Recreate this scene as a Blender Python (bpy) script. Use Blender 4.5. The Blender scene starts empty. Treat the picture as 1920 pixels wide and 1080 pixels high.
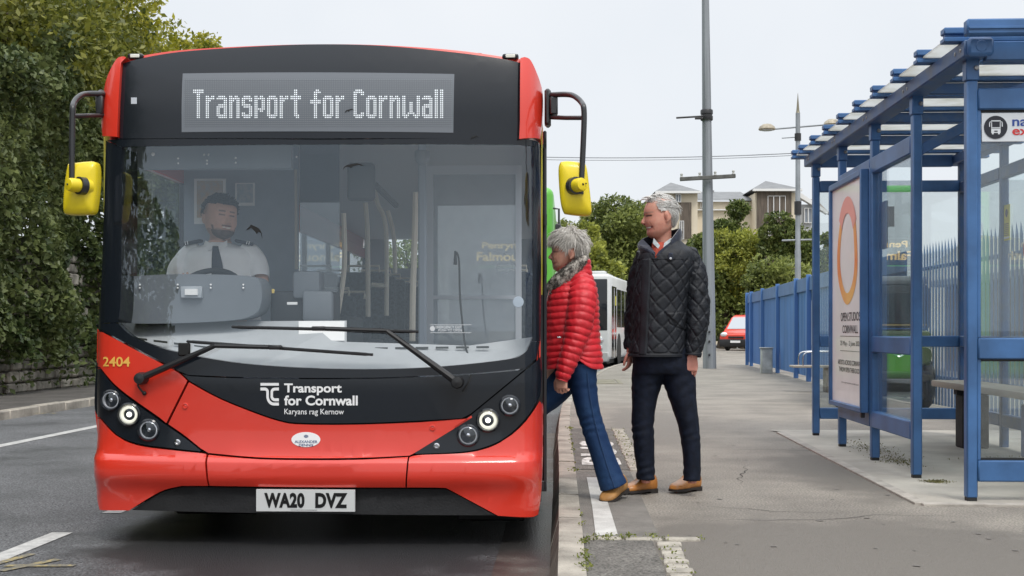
import bpy, bmesh, math, random
import numpy as np
from mathutils import Vector, Matrix, Euler, noise
random.seed(7); rng = np.random.default_rng(7)
SC = bpy.context.scene
COL = SC.collection
# ------------------------------------------------------------------ camera
F = 2350.0; HV = 620.0; CAMZ = 1.0
YAW = math.atan(105.0 / F)
cam_d = bpy.data.cameras.new("camera"); cam = bpy.data.objects.new("camera", cam_d); COL.objects.link(cam)
cam.location = (0, 0, CAMZ); cam.rotation_euler = (math.radians(90), 0, YAW)
cam_d.sensor_width = 36; cam_d.lens = F / 1920 * 36; cam_d.shift_y = (HV - 540) / 1920
cam_d.clip_start = 0.05; cam_d.clip_end = 6000
SC.camera = cam
# ------------------------------------------------------------------ sky, sun, exposure
SUN_EL, SUN_AZ = 57.0, 155.0          # azimuth measured clockwise from +Y
world = bpy.data.worlds.new("World"); SC.world = world; world.use_nodes = True
nt = world.node_tree; nt.nodes.clear()
wo = nt.nodes.new('ShaderNodeOutputWorld'); bg = nt.nodes.new('ShaderNodeBackground')
sky = nt.nodes.new('ShaderNodeTexSky'); sky.sky_type = 'NISHITA'; sky.sun_disc = False
sky.sun_elevation = math.radians(SUN_EL); sky.sun_rotation = math.radians(SUN_AZ)
sky.air_density = 1.0; sky.dust_density = 3.0
mixw = nt.nodes.new('ShaderNodeMix'); mixw.data_type = 'RGBA'; mixw.inputs[0].default_value = 0.9
tc = nt.nodes.new('ShaderNodeTexCoord'); nz = nt.nodes.new('ShaderNodeTexNoise')
nz.inputs['Scale'].default_value = 1.8; nz.inputs['Detail'].default_value = 5
cr = nt.nodes.new('ShaderNodeValToRGB')
cr.color_ramp.elements[0].position = 0.3; cr.color_ramp.elements[0].color = (0.76, 0.81, 0.87, 1)
cr.color_ramp.elements[1].position = 0.7; cr.color_ramp.elements[1].color = (0.95, 0.965, 0.985, 1)
sc_ = nt.nodes.new('ShaderNodeVectorMath'); sc_.operation = 'SCALE'; sc_.inputs['Scale'].default_value = 8.9
nt.links.new(tc.outputs['Generated'], nz.inputs['Vector']); nt.links.new(nz.outputs['Fac'], cr.inputs['Fac'])
sx_ = nt.nodes.new('ShaderNodeSeparateXYZ'); nt.links.new(tc.outputs['Generated'], sx_.inputs[0])
zr = nt.nodes.new('ShaderNodeMapRange'); zr.inputs['From Min'].default_value = 0.28; zr.inputs['From Max'].default_value = 1.0     # an overcast sky is brightest overhead
zr.inputs['To Min'].default_value = 1.0; zr.inputs['To Max'].default_value = 2.5; nt.links.new(sx_.outputs['Z'], zr.inputs['Value'])
zm = nt.nodes.new('ShaderNodeVectorMath'); zm.operation = 'SCALE'; nt.links.new(cr.outputs['Color'], zm.inputs[0]); nt.links.new(zr.outputs['Result'], zm.inputs['Scale'])
nt.links.new(zm.outputs['Vector'], sc_.inputs[0])
nt.links.new(sky.outputs['Color'], mixw.inputs[6]); nt.links.new(sc_.outputs['Vector'], mixw.inputs[7])
nt.links.new(mixw.outputs[2], bg.inputs['Color']); bg.inputs['Strength'].default_value = 0.1
nt.links.new(bg.outputs['Background'], wo.inputs['Surface'])
sun_d = bpy.data.lights.new("sun", 'SUN'); sun_d.energy = 1.5; sun_d.angle = math.radians(18); sun_d.color = (1.0, 0.95, 0.88)
sun = bpy.data.objects.new("sun", sun_d); COL.objects.link(sun)
_el, _az = math.radians(SUN_EL), math.radians(SUN_AZ)
_sd = Vector((math.sin(_az) * math.cos(_el), math.cos(_az) * math.cos(_el), math.sin(_el)))
sun.rotation_euler = _sd.to_track_quat('Z', 'Y').to_euler()
SC.view_settings.view_transform = 'Standard'; SC.view_settings.look = 'None'
SC.view_settings.exposure = 0.25; SC.view_settings.gamma = 1.0
SC.render.engine = 'CYCLES'
SC.cycles.max_bounces = 8; SC.cycles.transparent_max_bounces = 24; SC.cycles.glossy_bounces = 3; SC.cycles.diffuse_bounces = 3
SC.cycles.sample_clamp_indirect = 6; SC.cycles.use_denoising = True

# ------------------------------------------------------------------ pixel helpers
_s, _c = math.sin(YAW), math.cos(YAW)
FWD = Vector((-_s, _c, 0)); RGT = Vector((_c, _s, 0)); UP = Vector((0, 0, 1)); CAM = Vector((0, 0, CAMZ))
def ray(u, v): return FWD + RGT * ((u - 960) / F) + UP * ((HV - v) / F)
def at(u, v, d): return CAM + ray(u, v) * d
def gz(u, v, z=0.0): return at(u, v, (CAMZ - z) * F / (v - HV))

# ------------------------------------------------------------------ materials
def _new(name):
    m = bpy.data.materials.new(name); m.use_nodes = True
    return m, m.node_tree, m.node_tree.nodes['Principled BSDF']
def mat(name, col, rough=0.5, metal=0.0, var=0.0, vscale=8.0, bump=0.0, bscale=60.0, coat=0.0, spec=0.5, col2=None, stretch=None,
        rvar=0.0, speck=0.0, sscale=220.0, emis=None, estr=1.0, island=0.0, detail=4.0, sheen=0.0, lo=0.35, hi=0.65):
    m, t, p = _new(name)
    col = tuple(col) + (1,)
    p.inputs['Base Color'].default_value = col; p.inputs['Roughness'].default_value = rough; p.inputs['Metallic'].default_value = metal
    p.inputs['Specular IOR Level'].default_value = spec
    if coat: p.inputs['Coat Weight'].default_value = coat; p.inputs['Coat Roughness'].default_value = 0.04
    if sheen: p.inputs['Sheen Weight'].default_value = sheen; p.inputs['Sheen Roughness'].default_value = 0.4
    if emis: p.inputs['Emission Color'].default_value = tuple(emis) + (1,); p.inputs['Emission Strength'].default_value = estr
    co = t.nodes.new('ShaderNodeTexCoord'); vec = co.outputs['Object']
    if stretch:
        mp = t.nodes.new('ShaderNodeMapping'); mp.inputs['Scale'].default_value = stretch
        t.links.new(vec, mp.inputs['Vector']); vec = mp.outputs['Vector']
    last = None
    if var or col2 is not None or rvar:
        n = t.nodes.new('ShaderNodeTexNoise'); n.inputs['Scale'].default_value = vscale; n.inputs['Detail'].default_value = detail
        n.inputs['Roughness'].default_value = 0.6
        t.links.new(vec, n.inputs['Vector'])
        r = t.nodes.new('ShaderNodeValToRGB')
        r.color_ramp.elements[0].position = lo; r.color_ramp.elements[1].position = hi
        a = tuple(max(0, x * (1 - var)) for x in col[:3]) + (1,)
        b = (tuple(col2) + (1,)) if col2 is not None else tuple(min(1, x * (1 + var)) for x in col[:3]) + (1,)
        r.color_ramp.elements[0].color = a; r.color_ramp.elements[1].color = b
        t.links.new(n.outputs['Fac'], r.inputs['Fac']); last = r.outputs['Color']
        if rvar:
            mr = t.nodes.new('ShaderNodeMapRange'); mr.inputs['To Min'].default_value = max(0.02, rough - rvar); mr.inputs['To Max'].default_value = min(1, rough + rvar)
            mr.inputs['From Min'].default_value = 0.3; mr.inputs['From Max'].default_value = 0.7
            t.links.new(n.outputs['Fac'], mr.inputs['Value']); t.links.new(mr.outputs['Result'], p.inputs['Roughness'])
    if island:
        g = t.nodes.new('ShaderNodeNewGeometry'); h = t.nodes.new('ShaderNodeHueSaturation')
        mr = t.nodes.new('ShaderNodeMapRange'); mr.inputs['To Min'].default_value = 1 - island; mr.inputs['To Max'].default_value = 1 + island
        t.links.new(g.outputs['Random Per Island'], mr.inputs['Value']); t.links.new(mr.outputs['Result'], h.inputs['Value'])
        if last is not None: t.links.new(last, h.inputs['Color'])
        else: h.inputs['Color'].default_value = col
        last = h.outputs['Color']
    if speck:
        n3 = t.nodes.new('ShaderNodeTexNoise'); n3.inputs['Scale'].default_value = sscale; n3.inputs['Detail'].default_value = 2
        t.links.new(co.outputs['Object'], n3.inputs['Vector']); h = t.nodes.new('ShaderNodeHueSaturation')
        mr = t.nodes.new('ShaderNodeMapRange'); mr.inputs['From Min'].default_value = .3; mr.inputs['From Max'].default_value = .7
        mr.inputs['To Min'].default_value = 1 - speck; mr.inputs['To Max'].default_value = 1 + speck
        t.links.new(n3.outputs['Fac'], mr.inputs['Value']); t.links.new(mr.outputs['Result'], h.inputs['Value'])
        if last is not None: t.links.new(last, h.inputs['Color'])
        else: h.inputs['Color'].default_value = col
        last = h.outputs['Color']
    if last is not None and (var or col2 is not None or island or speck): t.links.new(last, p.inputs['Base Color'])
    if bump:
        n2 = t.nodes.new('ShaderNodeTexNoise'); n2.inputs['Scale'].default_value = bscale; n2.inputs['Detail'].default_value = 5
        t.links.new(vec, n2.inputs['Vector'])
        b = t.nodes.new('ShaderNodeBump'); b.inputs['Strength'].default_value = bump; b.inputs['Distance'].default_value = 0.01
        t.links.new(n2.outputs['Fac'], b.inputs['Height']); t.links.new(b.outputs['Normal'], p.inputs['Normal'])
    return m
def glass(name, tint=(1, 1, 1), ior=1.5, rough=0.0, haze=0.0, hcol=(0.7, 0.72, 0.72), hscale=3.0, gcol=(.9, .96, 1.0)):
    m = bpy.data.materials.new(name); m.use_nodes = True; t = m.node_tree; t.nodes.clear()
    o = t.nodes.new('ShaderNodeOutputMaterial'); tr = t.nodes.new('ShaderNodeBsdfTransparent'); gl = t.nodes.new('ShaderNodeBsdfGlossy')
    mx = t.nodes.new('ShaderNodeMixShader'); ge = t.nodes.new('ShaderNodeNewGeometry'); dt = t.nodes.new('ShaderNodeVectorMath'); dt.operation = 'DOT_PRODUCT'
    t.links.new(ge.outputs['Normal'], dt.inputs[0]); t.links.new(ge.outputs['Incoming'], dt.inputs[1])      # Schlick's law, the same from both sides of the sheet
    ab = t.nodes.new('ShaderNodeMath'); ab.operation = 'ABSOLUTE'; t.links.new(dt.outputs['Value'], ab.inputs[0])
    om = t.nodes.new('ShaderNodeMath'); om.operation = 'SUBTRACT'; om.inputs[0].default_value = 1.0; t.links.new(ab.outputs[0], om.inputs[1])
    pw = t.nodes.new('ShaderNodeMath'); pw.operation = 'POWER'; pw.inputs[1].default_value = 5.0; t.links.new(om.outputs[0], pw.inputs[0])
    fr = t.nodes.new('ShaderNodeMath'); fr.operation = 'MULTIPLY_ADD'; F0 = min(.3, 1.7 * ((ior - 1) / (ior + 1)) ** 2); fr.inputs[1].default_value = 1 - F0; fr.inputs[2].default_value = F0; t.links.new(pw.outputs[0], fr.inputs[0])
    tr.inputs['Color'].default_value = tuple(tint) + (1,); gl.inputs['Roughness'].default_value = rough; gl.inputs['Color'].default_value = tuple(gcol) + (1,)
    base = tr.outputs['BSDF']
    if haze:
        df = t.nodes.new('ShaderNodeBsdfDiffuse'); df.inputs['Color'].default_value = tuple(hcol) + (1,)
        tl = t.nodes.new('ShaderNodeBsdfTranslucent'); tl.inputs['Color'].default_value = tuple(hcol) + (1,)
        ad = t.nodes.new('ShaderNodeMixShader'); t.links.new(df.outputs[0], ad.inputs[1]); t.links.new(tl.outputs[0], ad.inputs[2])
        hm = t.nodes.new('ShaderNodeMixShader'); co = t.nodes.new('ShaderNodeTexCoord'); n = t.nodes.new('ShaderNodeTexNoise')
        n.inputs['Scale'].default_value = hscale; n.inputs['Detail'].default_value = 6
        t.links.new(co.outputs['Object'], n.inputs['Vector'])
        mr = t.nodes.new('ShaderNodeMapRange'); mr.inputs['From Min'].default_value = 0.3; mr.inputs['From Max'].default_value = 0.75
        mr.inputs['To Min'].default_value = haze * 0.4; mr.inputs['To Max'].default_value = haze
        t.links.new(n.outputs['Fac'], mr.inputs['Value']); t.links.new(mr.outputs['Result'], hm.inputs[0])
        t.links.new(base, hm.inputs[1]); t.links.new(ad.outputs[0], hm.inputs[2]); base = hm.outputs[0]
    t.links.new(fr.outputs[0], mx.inputs[0]); t.links.new(base, mx.inputs[1]); t.links.new(gl.outputs[0], mx.inputs[2])
    t.links.new(mx.outputs[0], o.inputs['Surface'])
    return m
def leafmat(name, c1, c2, scale=0.5, trans=0.3):
    m, t, p = _new(name)
    co = t.nodes.new('ShaderNodeTexCoord'); n = t.nodes.new('ShaderNodeTexNoise'); n.inputs['Scale'].default_value = scale; n.inputs['Detail'].default_value = 3
    t.links.new(co.outputs['Object'], n.inputs['Vector'])
    g = t.nodes.new('ShaderNodeNewGeometry'); ma = t.nodes.new('ShaderNodeMath'); ma.operation = 'MULTIPLY_ADD'
    ma.inputs[1].default_value = 0.45; t.links.new(g.outputs['Random Per Island'], ma.inputs[0])
    sb = t.nodes.new('ShaderNodeMath'); sb.operation = 'SUBTRACT'; sb.inputs[1].default_value = 0.22
    t.links.new(n.outputs['Fac'], sb.inputs[0]); t.links.new(sb.outputs[0], ma.inputs[2])
    r = t.nodes.new('ShaderNodeValToRGB'); r.color_ramp.elements[0].position = 0.25; r.color_ramp.elements[1].position = 0.75
    r.color_ramp.elements[0].color = tuple(c1) + (1,); r.color_ramp.elements[1].color = tuple(c2) + (1,)
    t.links.new(ma.outputs[0], r.inputs['Fac']); t.links.new(r.outputs['Color'], p.inputs['Base Color'])
    p.inputs['Roughness'].default_value = 0.45; p.inputs['Specular IOR Level'].default_value = 0.35
    tl = t.nodes.new('ShaderNodeBsdfTranslucent'); t.links.new(r.outputs['Color'], tl.inputs['Color'])
    mx = t.nodes.new('ShaderNodeMixShader'); mx.inputs[0].default_value = trans
    t.links.new(p.outputs[0], mx.inputs[1]); t.links.new(tl.outputs[0], mx.inputs[2])
    t.links.new(mx.outputs[0], t.nodes['Material Output'].inputs['Surface'])
    return m

# ------------------------------------------------------------------ objects
def tag(o, label=None, cat=None, group=None, kind=None):
    if label: o['label'] = label
    if cat: o['category'] = cat
    if group: o['group'] = group
    if kind: o['kind'] = kind
    return o
def empty(name, loc=(0, 0, 0), rz=0.0):
    o = bpy.data.objects.new(name, None); COL.objects.link(o); o.location = loc; o.rotation_euler = (0, 0, rz); o.empty_display_size = 0.1
    return o
def wmat(o):
    m = Matrix.LocRotScale(o.location, o.rotation_euler, o.scale)
    if o.parent: m = wmat(o.parent) @ o.matrix_parent_inverse @ m
    return m
def put(me, name, mats, parent=None, loc=None):
    o = bpy.data.objects.new(name, me); COL.objects.link(o)
    for m in (mats if isinstance(mats, (list, tuple)) else [mats]): me.materials.append(m)
    if parent is not None:
        o.parent = parent; o.matrix_parent_inverse = wmat(parent).inverted()
    return o
def copy_tree(o, parent=None):
    c = o.copy(); COL.objects.link(c)
    if parent is not None: c.parent = parent
    for ch in [x for x in bpy.data.objects if x.parent == o]: copy_tree(ch, c)
    return c

class MB:
    """collects shapes in world coordinates, then links them as one mesh object"""
    def __init__(s): s.v = []; s.f = []; s.mi = []; s.cur = 0
    def add(s, vs, fs):
        b = len(s.v); s.v.extend([tuple(x) for x in vs]); s.f.extend([tuple(b + i for i in f) for f in fs]); s.mi.extend([s.cur] * len(fs)); return s
    def bm(s, bm, M=None):
        bm.verts.index_update()
        s.add([(M @ v.co) if M else v.co for v in bm.verts], [[v.index for v in f.verts] for f in bm.faces]); bm.free(); return s
    def box(s, lo, hi, bev=0.0, M=None, seg=1):
        bm = bmesh.new(); bmesh.ops.create_cube(bm, size=1)
        lo, hi = Vector(lo), Vector(hi)
        for v in bm.verts: v.co = Vector(((lo[i] + hi[i]) / 2 + v.co[i] * (hi[i] - lo[i]) for i in range(3)))
        if bev:
            bev = min(bev, 0.45 * min(abs(hi[i] - lo[i]) for i in range(3)))
            bmesh.ops.bevel(bm, geom=list(bm.edges), offset=bev, segments=seg, affect='EDGES', profile=0.5)
        return s.bm(bm, M)
    def beam(s, a, b, w, h, bev=0.004, up=(0, 0, 1)):
        a, b = Vector(a), Vector(b); d = (b - a); L = d.length; d.normalize(); up = Vector(up)
        if abs(d.dot(up)) > 0.99: up = Vector((0, 1, 0))
        x = up.cross(d).normalized(); y = d.cross(x)
        M = Matrix((x, y, d)).transposed().to_4x4(); M.translation = a
        return s.box((-w / 2, -h / 2, 0), (w / 2, h / 2, L), bev, M)
    def tube(s, pts, r, n=10, caps=True):
        pts = [Vector(p) for p in pts]; N = len(pts); rr = r if isinstance(r, (list, tuple)) else [r] * N
        vs = []; x = None
        for i, p in enumerate(pts):
            t = (pts[min(i + 1, N - 1)] - pts[max(i - 1, 0)]).normalized()
            if x is None: x = (Vector((0, 0, 1)) if abs(t.z) < 0.9 else Vector((1, 0, 0))).cross(t).normalized()
            else: x = (x - t * x.dot(t)).normalized()
            y = t.cross(x)
            for k in range(n):
                a = 2 * math.pi * k / n; vs.append(p + (x * math.cos(a) + y * math.sin(a)) * rr[i])
        fs = [(i * n + k, i * n + (k + 1) % n, (i + 1) * n + (k + 1) % n, (i + 1) * n + k) for i in range(N - 1) for k in range(n)]
        if caps: fs.append(tuple(range(n))[::-1]); fs.append(tuple((N - 1) * n + k for k in range(n)))
        return s.add(vs, fs)
    def lathe(s, prof, c, axis=(0, 0, 1), n=24):
        """prof: (radius, height) pairs along the axis"""
        c = Vector(c); ax = Vector(axis).normalized(); x = (Vector((0, 0, 1)) if abs(ax.z) < 0.9 else Vector((1, 0, 0))).cross(ax).normalized(); y = ax.cross(x)
        vs = []; fs = []
        for r, h in prof:
            for k in range(n):
                a = 2 * math.pi * k / n; vs.append(c + ax * h + (x * math.cos(a) + y * math.sin(a)) * max(r, 1e-5))
        for i in range(len(prof) - 1):
            for k in range(n): fs.append((i * n + k, i * n + (k + 1) % n, (i + 1) * n + (k + 1) % n, (i + 1) * n + k))
        return s.add(vs, fs)
    def ball(s, c, r, n=16, M=None):
        r = Vector((r, r, r)) if not isinstance(r, (tuple, list, Vector)) else Vector(r)
        bm = bmesh.new(); bmesh.ops.create_uvsphere(bm, u_segments=n, v_segments=max(6, n // 2 + 2), radius=1)
        T = Matrix.Translation(Vector(c)) @ (M or Matrix.Identity(4)) @ Matrix.Diagonal((*r, 1))
        return s.bm(bm, T)
    def prism(s, poly, d):
        """closed polygon of 3-D points pushed along vector d"""
        bm = bmesh.new(); d = Vector(d); f = bm.faces.new([bm.verts.new(Vector(p)) for p in poly])
        r = bmesh.ops.extrude_face_region(bm, geom=[f], use_keep_orig=True)
        for v in r['geom']:
            if isinstance(v, bmesh.types.BMVert): v.co += d
        bmesh.ops.triangulate(bm, faces=[f for f in bm.faces if len(f.verts) > 4])
        bmesh.ops.recalc_face_normals(bm, faces=bm.faces); return s.bm(bm)
    def mesh(s, name, smooth=40, fix=True):
        me = bpy.data.meshes.new(name); me.from_pydata([tuple(v) for v in s.v], [], s.f); me.update()
        me.polygons.foreach_set('material_index', s.mi)
        if fix:
            bm = bmesh.new(); bm.from_mesh(me); bmesh.ops.recalc_face_normals(bm, faces=bm.faces); bm.to_mesh(me); bm.free()
        if smooth:
            me.polygons.foreach_set('use_smooth', [True] * len(me.polygons)); me.set_sharp_from_angle(angle=math.radians(smooth))
        me.update(); return me
    def build(s, name, mats, parent=None, smooth=40, fix=True): return put(s.mesh(name, smooth, fix), name, mats, parent)

def spline(pts, n=6, closed=False):
    P = [Vector(p) for p in pts]; out = []; N = len(P)
    for i in range(N if closed else N - 1):
        g = (lambda k: P[k % N]) if closed else (lambda k: P[min(max(k, 0), N - 1)])
        a, b, c, d = g(i - 1), g(i), g(i + 1), g(i + 2)
        for k in range(n):
            t = k / n
            out.append(0.5 * ((2 * b) + (c - a) * t + (2 * a - 5 * b + 4 * c - d) * t * t + (3 * b - a - 3 * c + d) * t ** 3))
    if not closed: out.append(P[-1])
    return out
def text_polys(body, bold=0.0, spacing=1.0):
    cu = bpy.data.curves.new('lettering', 'FONT'); cu.body = body; cu.offset = bold; cu.space_character = spacing; cu.resolution_u = 4
    cu.fill_mode = 'FRONT'
    o = bpy.data.objects.new('lettering', cu); COL.objects.link(o)
    dg = bpy.context.evaluated_depsgraph_get(); me = bpy.data.meshes.new_from_object(o.evaluated_get(dg))
    vs = np.array([v.co[:2] for v in me.vertices]); fs = [tuple(p.vertices) for p in me.polygons]
    bpy.data.objects.remove(o); bpy.data.curves.remove(cu); bpy.data.meshes.remove(me)
    lo, hi = vs.min(0), vs.max(0); vs = (vs - lo) / (hi - lo)
    return vs, fs
def add_text(mb, body, fn, bold=0.0, spacing=1.0):
    """fn(s, t) gives the world point of the text box's unit square"""
    vs, fs = text_polys(body, bold, spacing); mb.add([fn(a, b) for a, b in vs], fs); return mb
def quadfn(p00, p10, p01):
    p00, p10, p01 = Vector(p00), Vector(p10), Vector(p01)
    return lambda s, t: p00 + (p10 - p00) * s + (p01 - p00) * t

def loft(rings, n=32, steps=8, disp=None, caps=(True, True), expo=2.0, cols=None):
    """rings: (center, axisA, axisB[, exponent]); axes carry the half widths. disp(s, theta, point) gives an offset along the outward direction"""
    C = spline([r[0] for r in rings], steps); A = spline([r[1] for r in rings], steps); B = spline([r[2] for r in rings], steps)
    vs = []; fs = []; L = 0.0; N = len(C)
    for i in range(N):
        if i: L += (C[i] - C[i - 1]).length
        a, b = A[i], B[i]; e = 2.0 / expo
        for k in range(n):
            th = 2 * math.pi * k / n; ct, st = math.cos(th), math.sin(th)
            off = a * (math.copysign(abs(ct) ** e, ct)) + b * (math.copysign(abs(st) ** e, st))
            p = C[i] + off
            if disp: p = p + off.normalized() * disp(L, th, p)
            vs.append(p)
    fs = [(i * n + k, i * n + (k + 1) % n, (i + 1) * n + (k + 1) % n, (i + 1) * n + k) for i in range(N - 1) for k in range(n)]
    if caps[0]: vs.append(C[0]); b = len(vs) - 1; fs += [(b, (k + 1) % n, k) for k in range(n)]
    if caps[1]: vs.append(C[-1]); b = len(vs) - 1; q = (N - 1) * n; fs += [(b, q + k, q + (k + 1) % n) for k in range(n)]
    return vs, fs
def voxel(mb, size, smooth=4):
    """one continuous skin over all the shapes collected in mb"""
    me = mb.mesh('skin', 0); o = bpy.data.objects.new('skin', me); COL.objects.link(o)
    r = o.modifiers.new('r', 'REMESH'); r.mode = 'VOXEL'; r.voxel_size = size; r.use_smooth_shade = True
    if smooth:
        s = o.modifiers.new('s', 'SMOOTH'); s.iterations = smooth; s.factor = 0.5
    dg = bpy.context.evaluated_depsgraph_get(); out = bpy.data.meshes.new_from_object(o.evaluated_get(dg))
    bpy.data.objects.remove(o); bpy.data.meshes.remove(me)
    out.polygons.foreach_set('use_smooth', [True] * len(out.polygons)); return out
def ruffle(me, fn):
    """push each point of a skin along its normal by fn(point)"""
    n = len(me.vertices); co = np.empty(n * 3); no = np.empty(n * 3); me.vertices.foreach_get('co', co); me.vertices.foreach_get('normal', no)
    co = co.reshape(-1, 3); no = no.reshape(-1, 3); co += no * np.array([fn(Vector(c)) for c in co])[:, None]; me.vertices.foreach_set('co', co.reshape(-1)); me.update(); return me
def leaves_mesh(name, P, size, out=None, aspect=0.5, droop=0.0):
    """P: N x 3 leaf places; one small folded leaf at each"""
    N = len(P); P = np.asarray(P, dtype=float)
    d = rng.normal(size=(N, 3)); d[:, 2] -= droop
    if out is not None: d += out * 0.9
    d /= np.linalg.norm(d, axis=1)[:, None] + 1e-9
    w = rng.normal(size=(N, 3)); w -= (w * d).sum(1)[:, None] * d; w /= np.linalg.norm(w, axis=1)[:, None] + 1e-9
    nrm = np.cross(d, w); L = size * rng.uniform(0.45, 1.5, N)[:, None]; W = L * aspect * 0.5
    V = np.empty((N, 4, 3)); V[:, 0] = P - d * L * 0.5; V[:, 1] = P + w * W + nrm * L * 0.08; V[:, 2] = P + d * L * 0.5; V[:, 3] = P - w * W + nrm * L * 0.08
    me = bpy.data.meshes.new(name); me.vertices.add(N * 4); me.vertices.foreach_set('co', V.reshape(-1))
    me.loops.add(N * 4); me.loops.foreach_set('vertex_index', np.arange(N * 4, dtype=np.int32))
    me.polygons.add(N); me.polygons.foreach_set('loop_start', np.arange(0, N * 4, 4, dtype=np.int32))
    try: me.polygons.foreach_set('loop_total', np.full(N, 4, dtype=np.int32))
    except Exception: pass
    me.update(calc_edges=True); me.validate(); return me
def blob_points(blobs, n, shell=0.55, gap=0.0, gscale=1.0):
    """leaf places inside a set of ellipsoids (centre, radii), thinned where a noise says gap"""
    out = []; vol = np.array([b[1][0] * b[1][1] * b[1][2] for b in blobs]) ** 0.67; vol /= vol.sum(); dirs = []
    for (c, r), q in zip(blobs, vol):
        k = int(n * q); d = rng.normal(size=(k, 3)); d /= np.linalg.norm(d, axis=1)[:, None]
        rad = (shell + (1 - shell) * rng.random(k) ** 0.6) * rng.normal(1.0, 0.06, k)
        out.append(np.array(c) + d * rad[:, None] * np.array(r)); dirs.append(d)
    P = np.concatenate(out); D = np.concatenate(dirs)
    if gap:
        keep = np.array([noise.noise(Vector(p) * gscale) > -gap + 0.0 for p in P]); keep |= rng.random(len(P)) < 0.15
        P, D = P[keep], D[keep]
    return P, D
# ================================================================== SETTING
RZ = -0.15
M_road = mat('asphalt_road', (0.112, 0.115, 0.119), 0.6, var=0.28, vscale=0.9, bump=1.0, bscale=170, rvar=0.28, detail=8, speck=1.0, sscale=85)
M_pave = mat('asphalt_pavement', (0.250, 0.224, 0.190), 0.66, var=0.22, vscale=1.1, bump=1.0, bscale=150, detail=9, speck=.5, sscale=85)
M_patch = mat('asphalt_patch', (0.15, 0.14, 0.125), 0.85, var=0.25, vscale=5, bump=1.0, bscale=150, detail=8, speck=.55, sscale=85)
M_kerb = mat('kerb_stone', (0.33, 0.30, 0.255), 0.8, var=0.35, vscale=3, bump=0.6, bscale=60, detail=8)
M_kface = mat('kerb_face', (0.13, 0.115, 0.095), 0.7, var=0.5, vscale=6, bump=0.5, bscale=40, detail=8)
M_slab = mat('concrete_slab', (0.40, 0.37, 0.32), 0.8, var=0.2, vscale=1.6, bump=0.4, bscale=70, detail=9)
M_paint = mat('worn_white_paint', (0.42, 0.41, 0.385), 0.7, var=0.0, col2=(0.60, 0.59, 0.56), vscale=6, bump=0.4, bscale=90)
M_oldpaint = mat('old_road_paint', (0.33, 0.33, 0.32), 0.7, col2=(0.55, 0.55, 0.53), vscale=14, bump=0.4, bscale=120, detail=8)
M_yel = mat('yellow_paint', (0.15, 0.14, 0.11), 0.7, col2=(.34, .27, .11), vscale=30, detail=8, lo=.48, hi=.60)
M_weed = leafmat('weed_leaf', (0.09, 0.12, 0.02), (0.26, 0.28, 0.06), 6)
M_moss = mat('moss', (0.17, 0.16, 0.065), 0.95, var=0.4, vscale=30, bump=1, bscale=90)
M_conc = mat('pale_gutter', (0.095, 0.088, 0.076), 0.5, var=0.6, vscale=2.5, bump=0.5, bscale=90, rvar=0.25, detail=8)

def sheet(name, poly, z, m, kind='structure'):
    mb = MB(); mb.add([(x, y, z) for x, y in poly], [tuple(range(len(poly)))])
    bm = bmesh.new(); me = mb.mesh(name, 0, False); bm.from_mesh(me); bmesh.ops.triangulate(bm, faces=bm.faces)
    for f in bm.faces:
        if f.normal.z < 0: f.normal_flip()
    bm.to_mesh(me); bm.free(); o = put(me, name, m); tag(o, kind=kind); return o
M_ground = mat('far_ground', (0.16, 0.15, 0.12), 0.9, var=0.3, vscale=0.1)
g = sheet('ground', [(-2500, -2500), (2500, -2500), (2500, 2500), (-2500, 2500)], RZ - 0.03, M_ground)
# kerb line (top outer edge), from behind the camera to the far yard
KL = spline([(-0.02, -12, 0), (-0.02, 0, 0), (-0.026, 4, 0), (-0.045, 8, 0), (-0.085, 13, 0), (-0.04, 18, 0), (0.2, 23, 0), (0.98, 33, 0), (2.1, 41, 0), (3.9, 50, 0), (5.6, 60, 0), (7, 75, 0), (8, 100, 0)], 6)
KL = [(p.x, p.y) for p in KL]
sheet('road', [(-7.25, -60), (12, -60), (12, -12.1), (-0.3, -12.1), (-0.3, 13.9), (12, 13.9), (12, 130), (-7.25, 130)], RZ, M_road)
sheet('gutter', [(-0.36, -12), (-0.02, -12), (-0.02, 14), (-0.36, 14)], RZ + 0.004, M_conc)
KW = 0.105
mb = MB(); Lx = 0
def kl_at(y):
    for (x0, y0), (x1, y1) in zip(KL, KL[1:]):
        if y0 <= y <= y1: return x0 + (x1 - x0) * (y - y0) / (y1 - y0)
    return KL[-1][0]
mb2 = MB(); y = -11.9
while y < 70:
    L = 0.9 + random.uniform(-0.12, 0.12); a, b = y + 0.006, min(y + L, 70) - 0.006
    xa, xb = kl_at(a), kl_at(b); dz = random.uniform(-0.004, 0.004); dx = random.uniform(-0.004, 0.004)
    bm = bmesh.new()
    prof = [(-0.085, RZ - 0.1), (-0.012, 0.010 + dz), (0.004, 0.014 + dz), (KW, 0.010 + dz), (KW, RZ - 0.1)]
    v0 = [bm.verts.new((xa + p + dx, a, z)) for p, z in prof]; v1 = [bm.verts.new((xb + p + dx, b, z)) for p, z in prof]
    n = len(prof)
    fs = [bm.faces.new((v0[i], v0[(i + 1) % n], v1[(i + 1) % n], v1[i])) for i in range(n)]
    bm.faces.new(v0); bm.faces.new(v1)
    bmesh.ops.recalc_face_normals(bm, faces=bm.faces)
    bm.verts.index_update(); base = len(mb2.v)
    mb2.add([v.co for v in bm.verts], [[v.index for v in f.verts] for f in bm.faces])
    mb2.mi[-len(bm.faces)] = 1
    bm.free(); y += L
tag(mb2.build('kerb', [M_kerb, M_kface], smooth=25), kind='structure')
sheet('pavement', [(x + KW - 0.02, y) for x, y in KL if y <= 70.5] + [(40, 75), (40, -12)], 0.0, M_pave)
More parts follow.
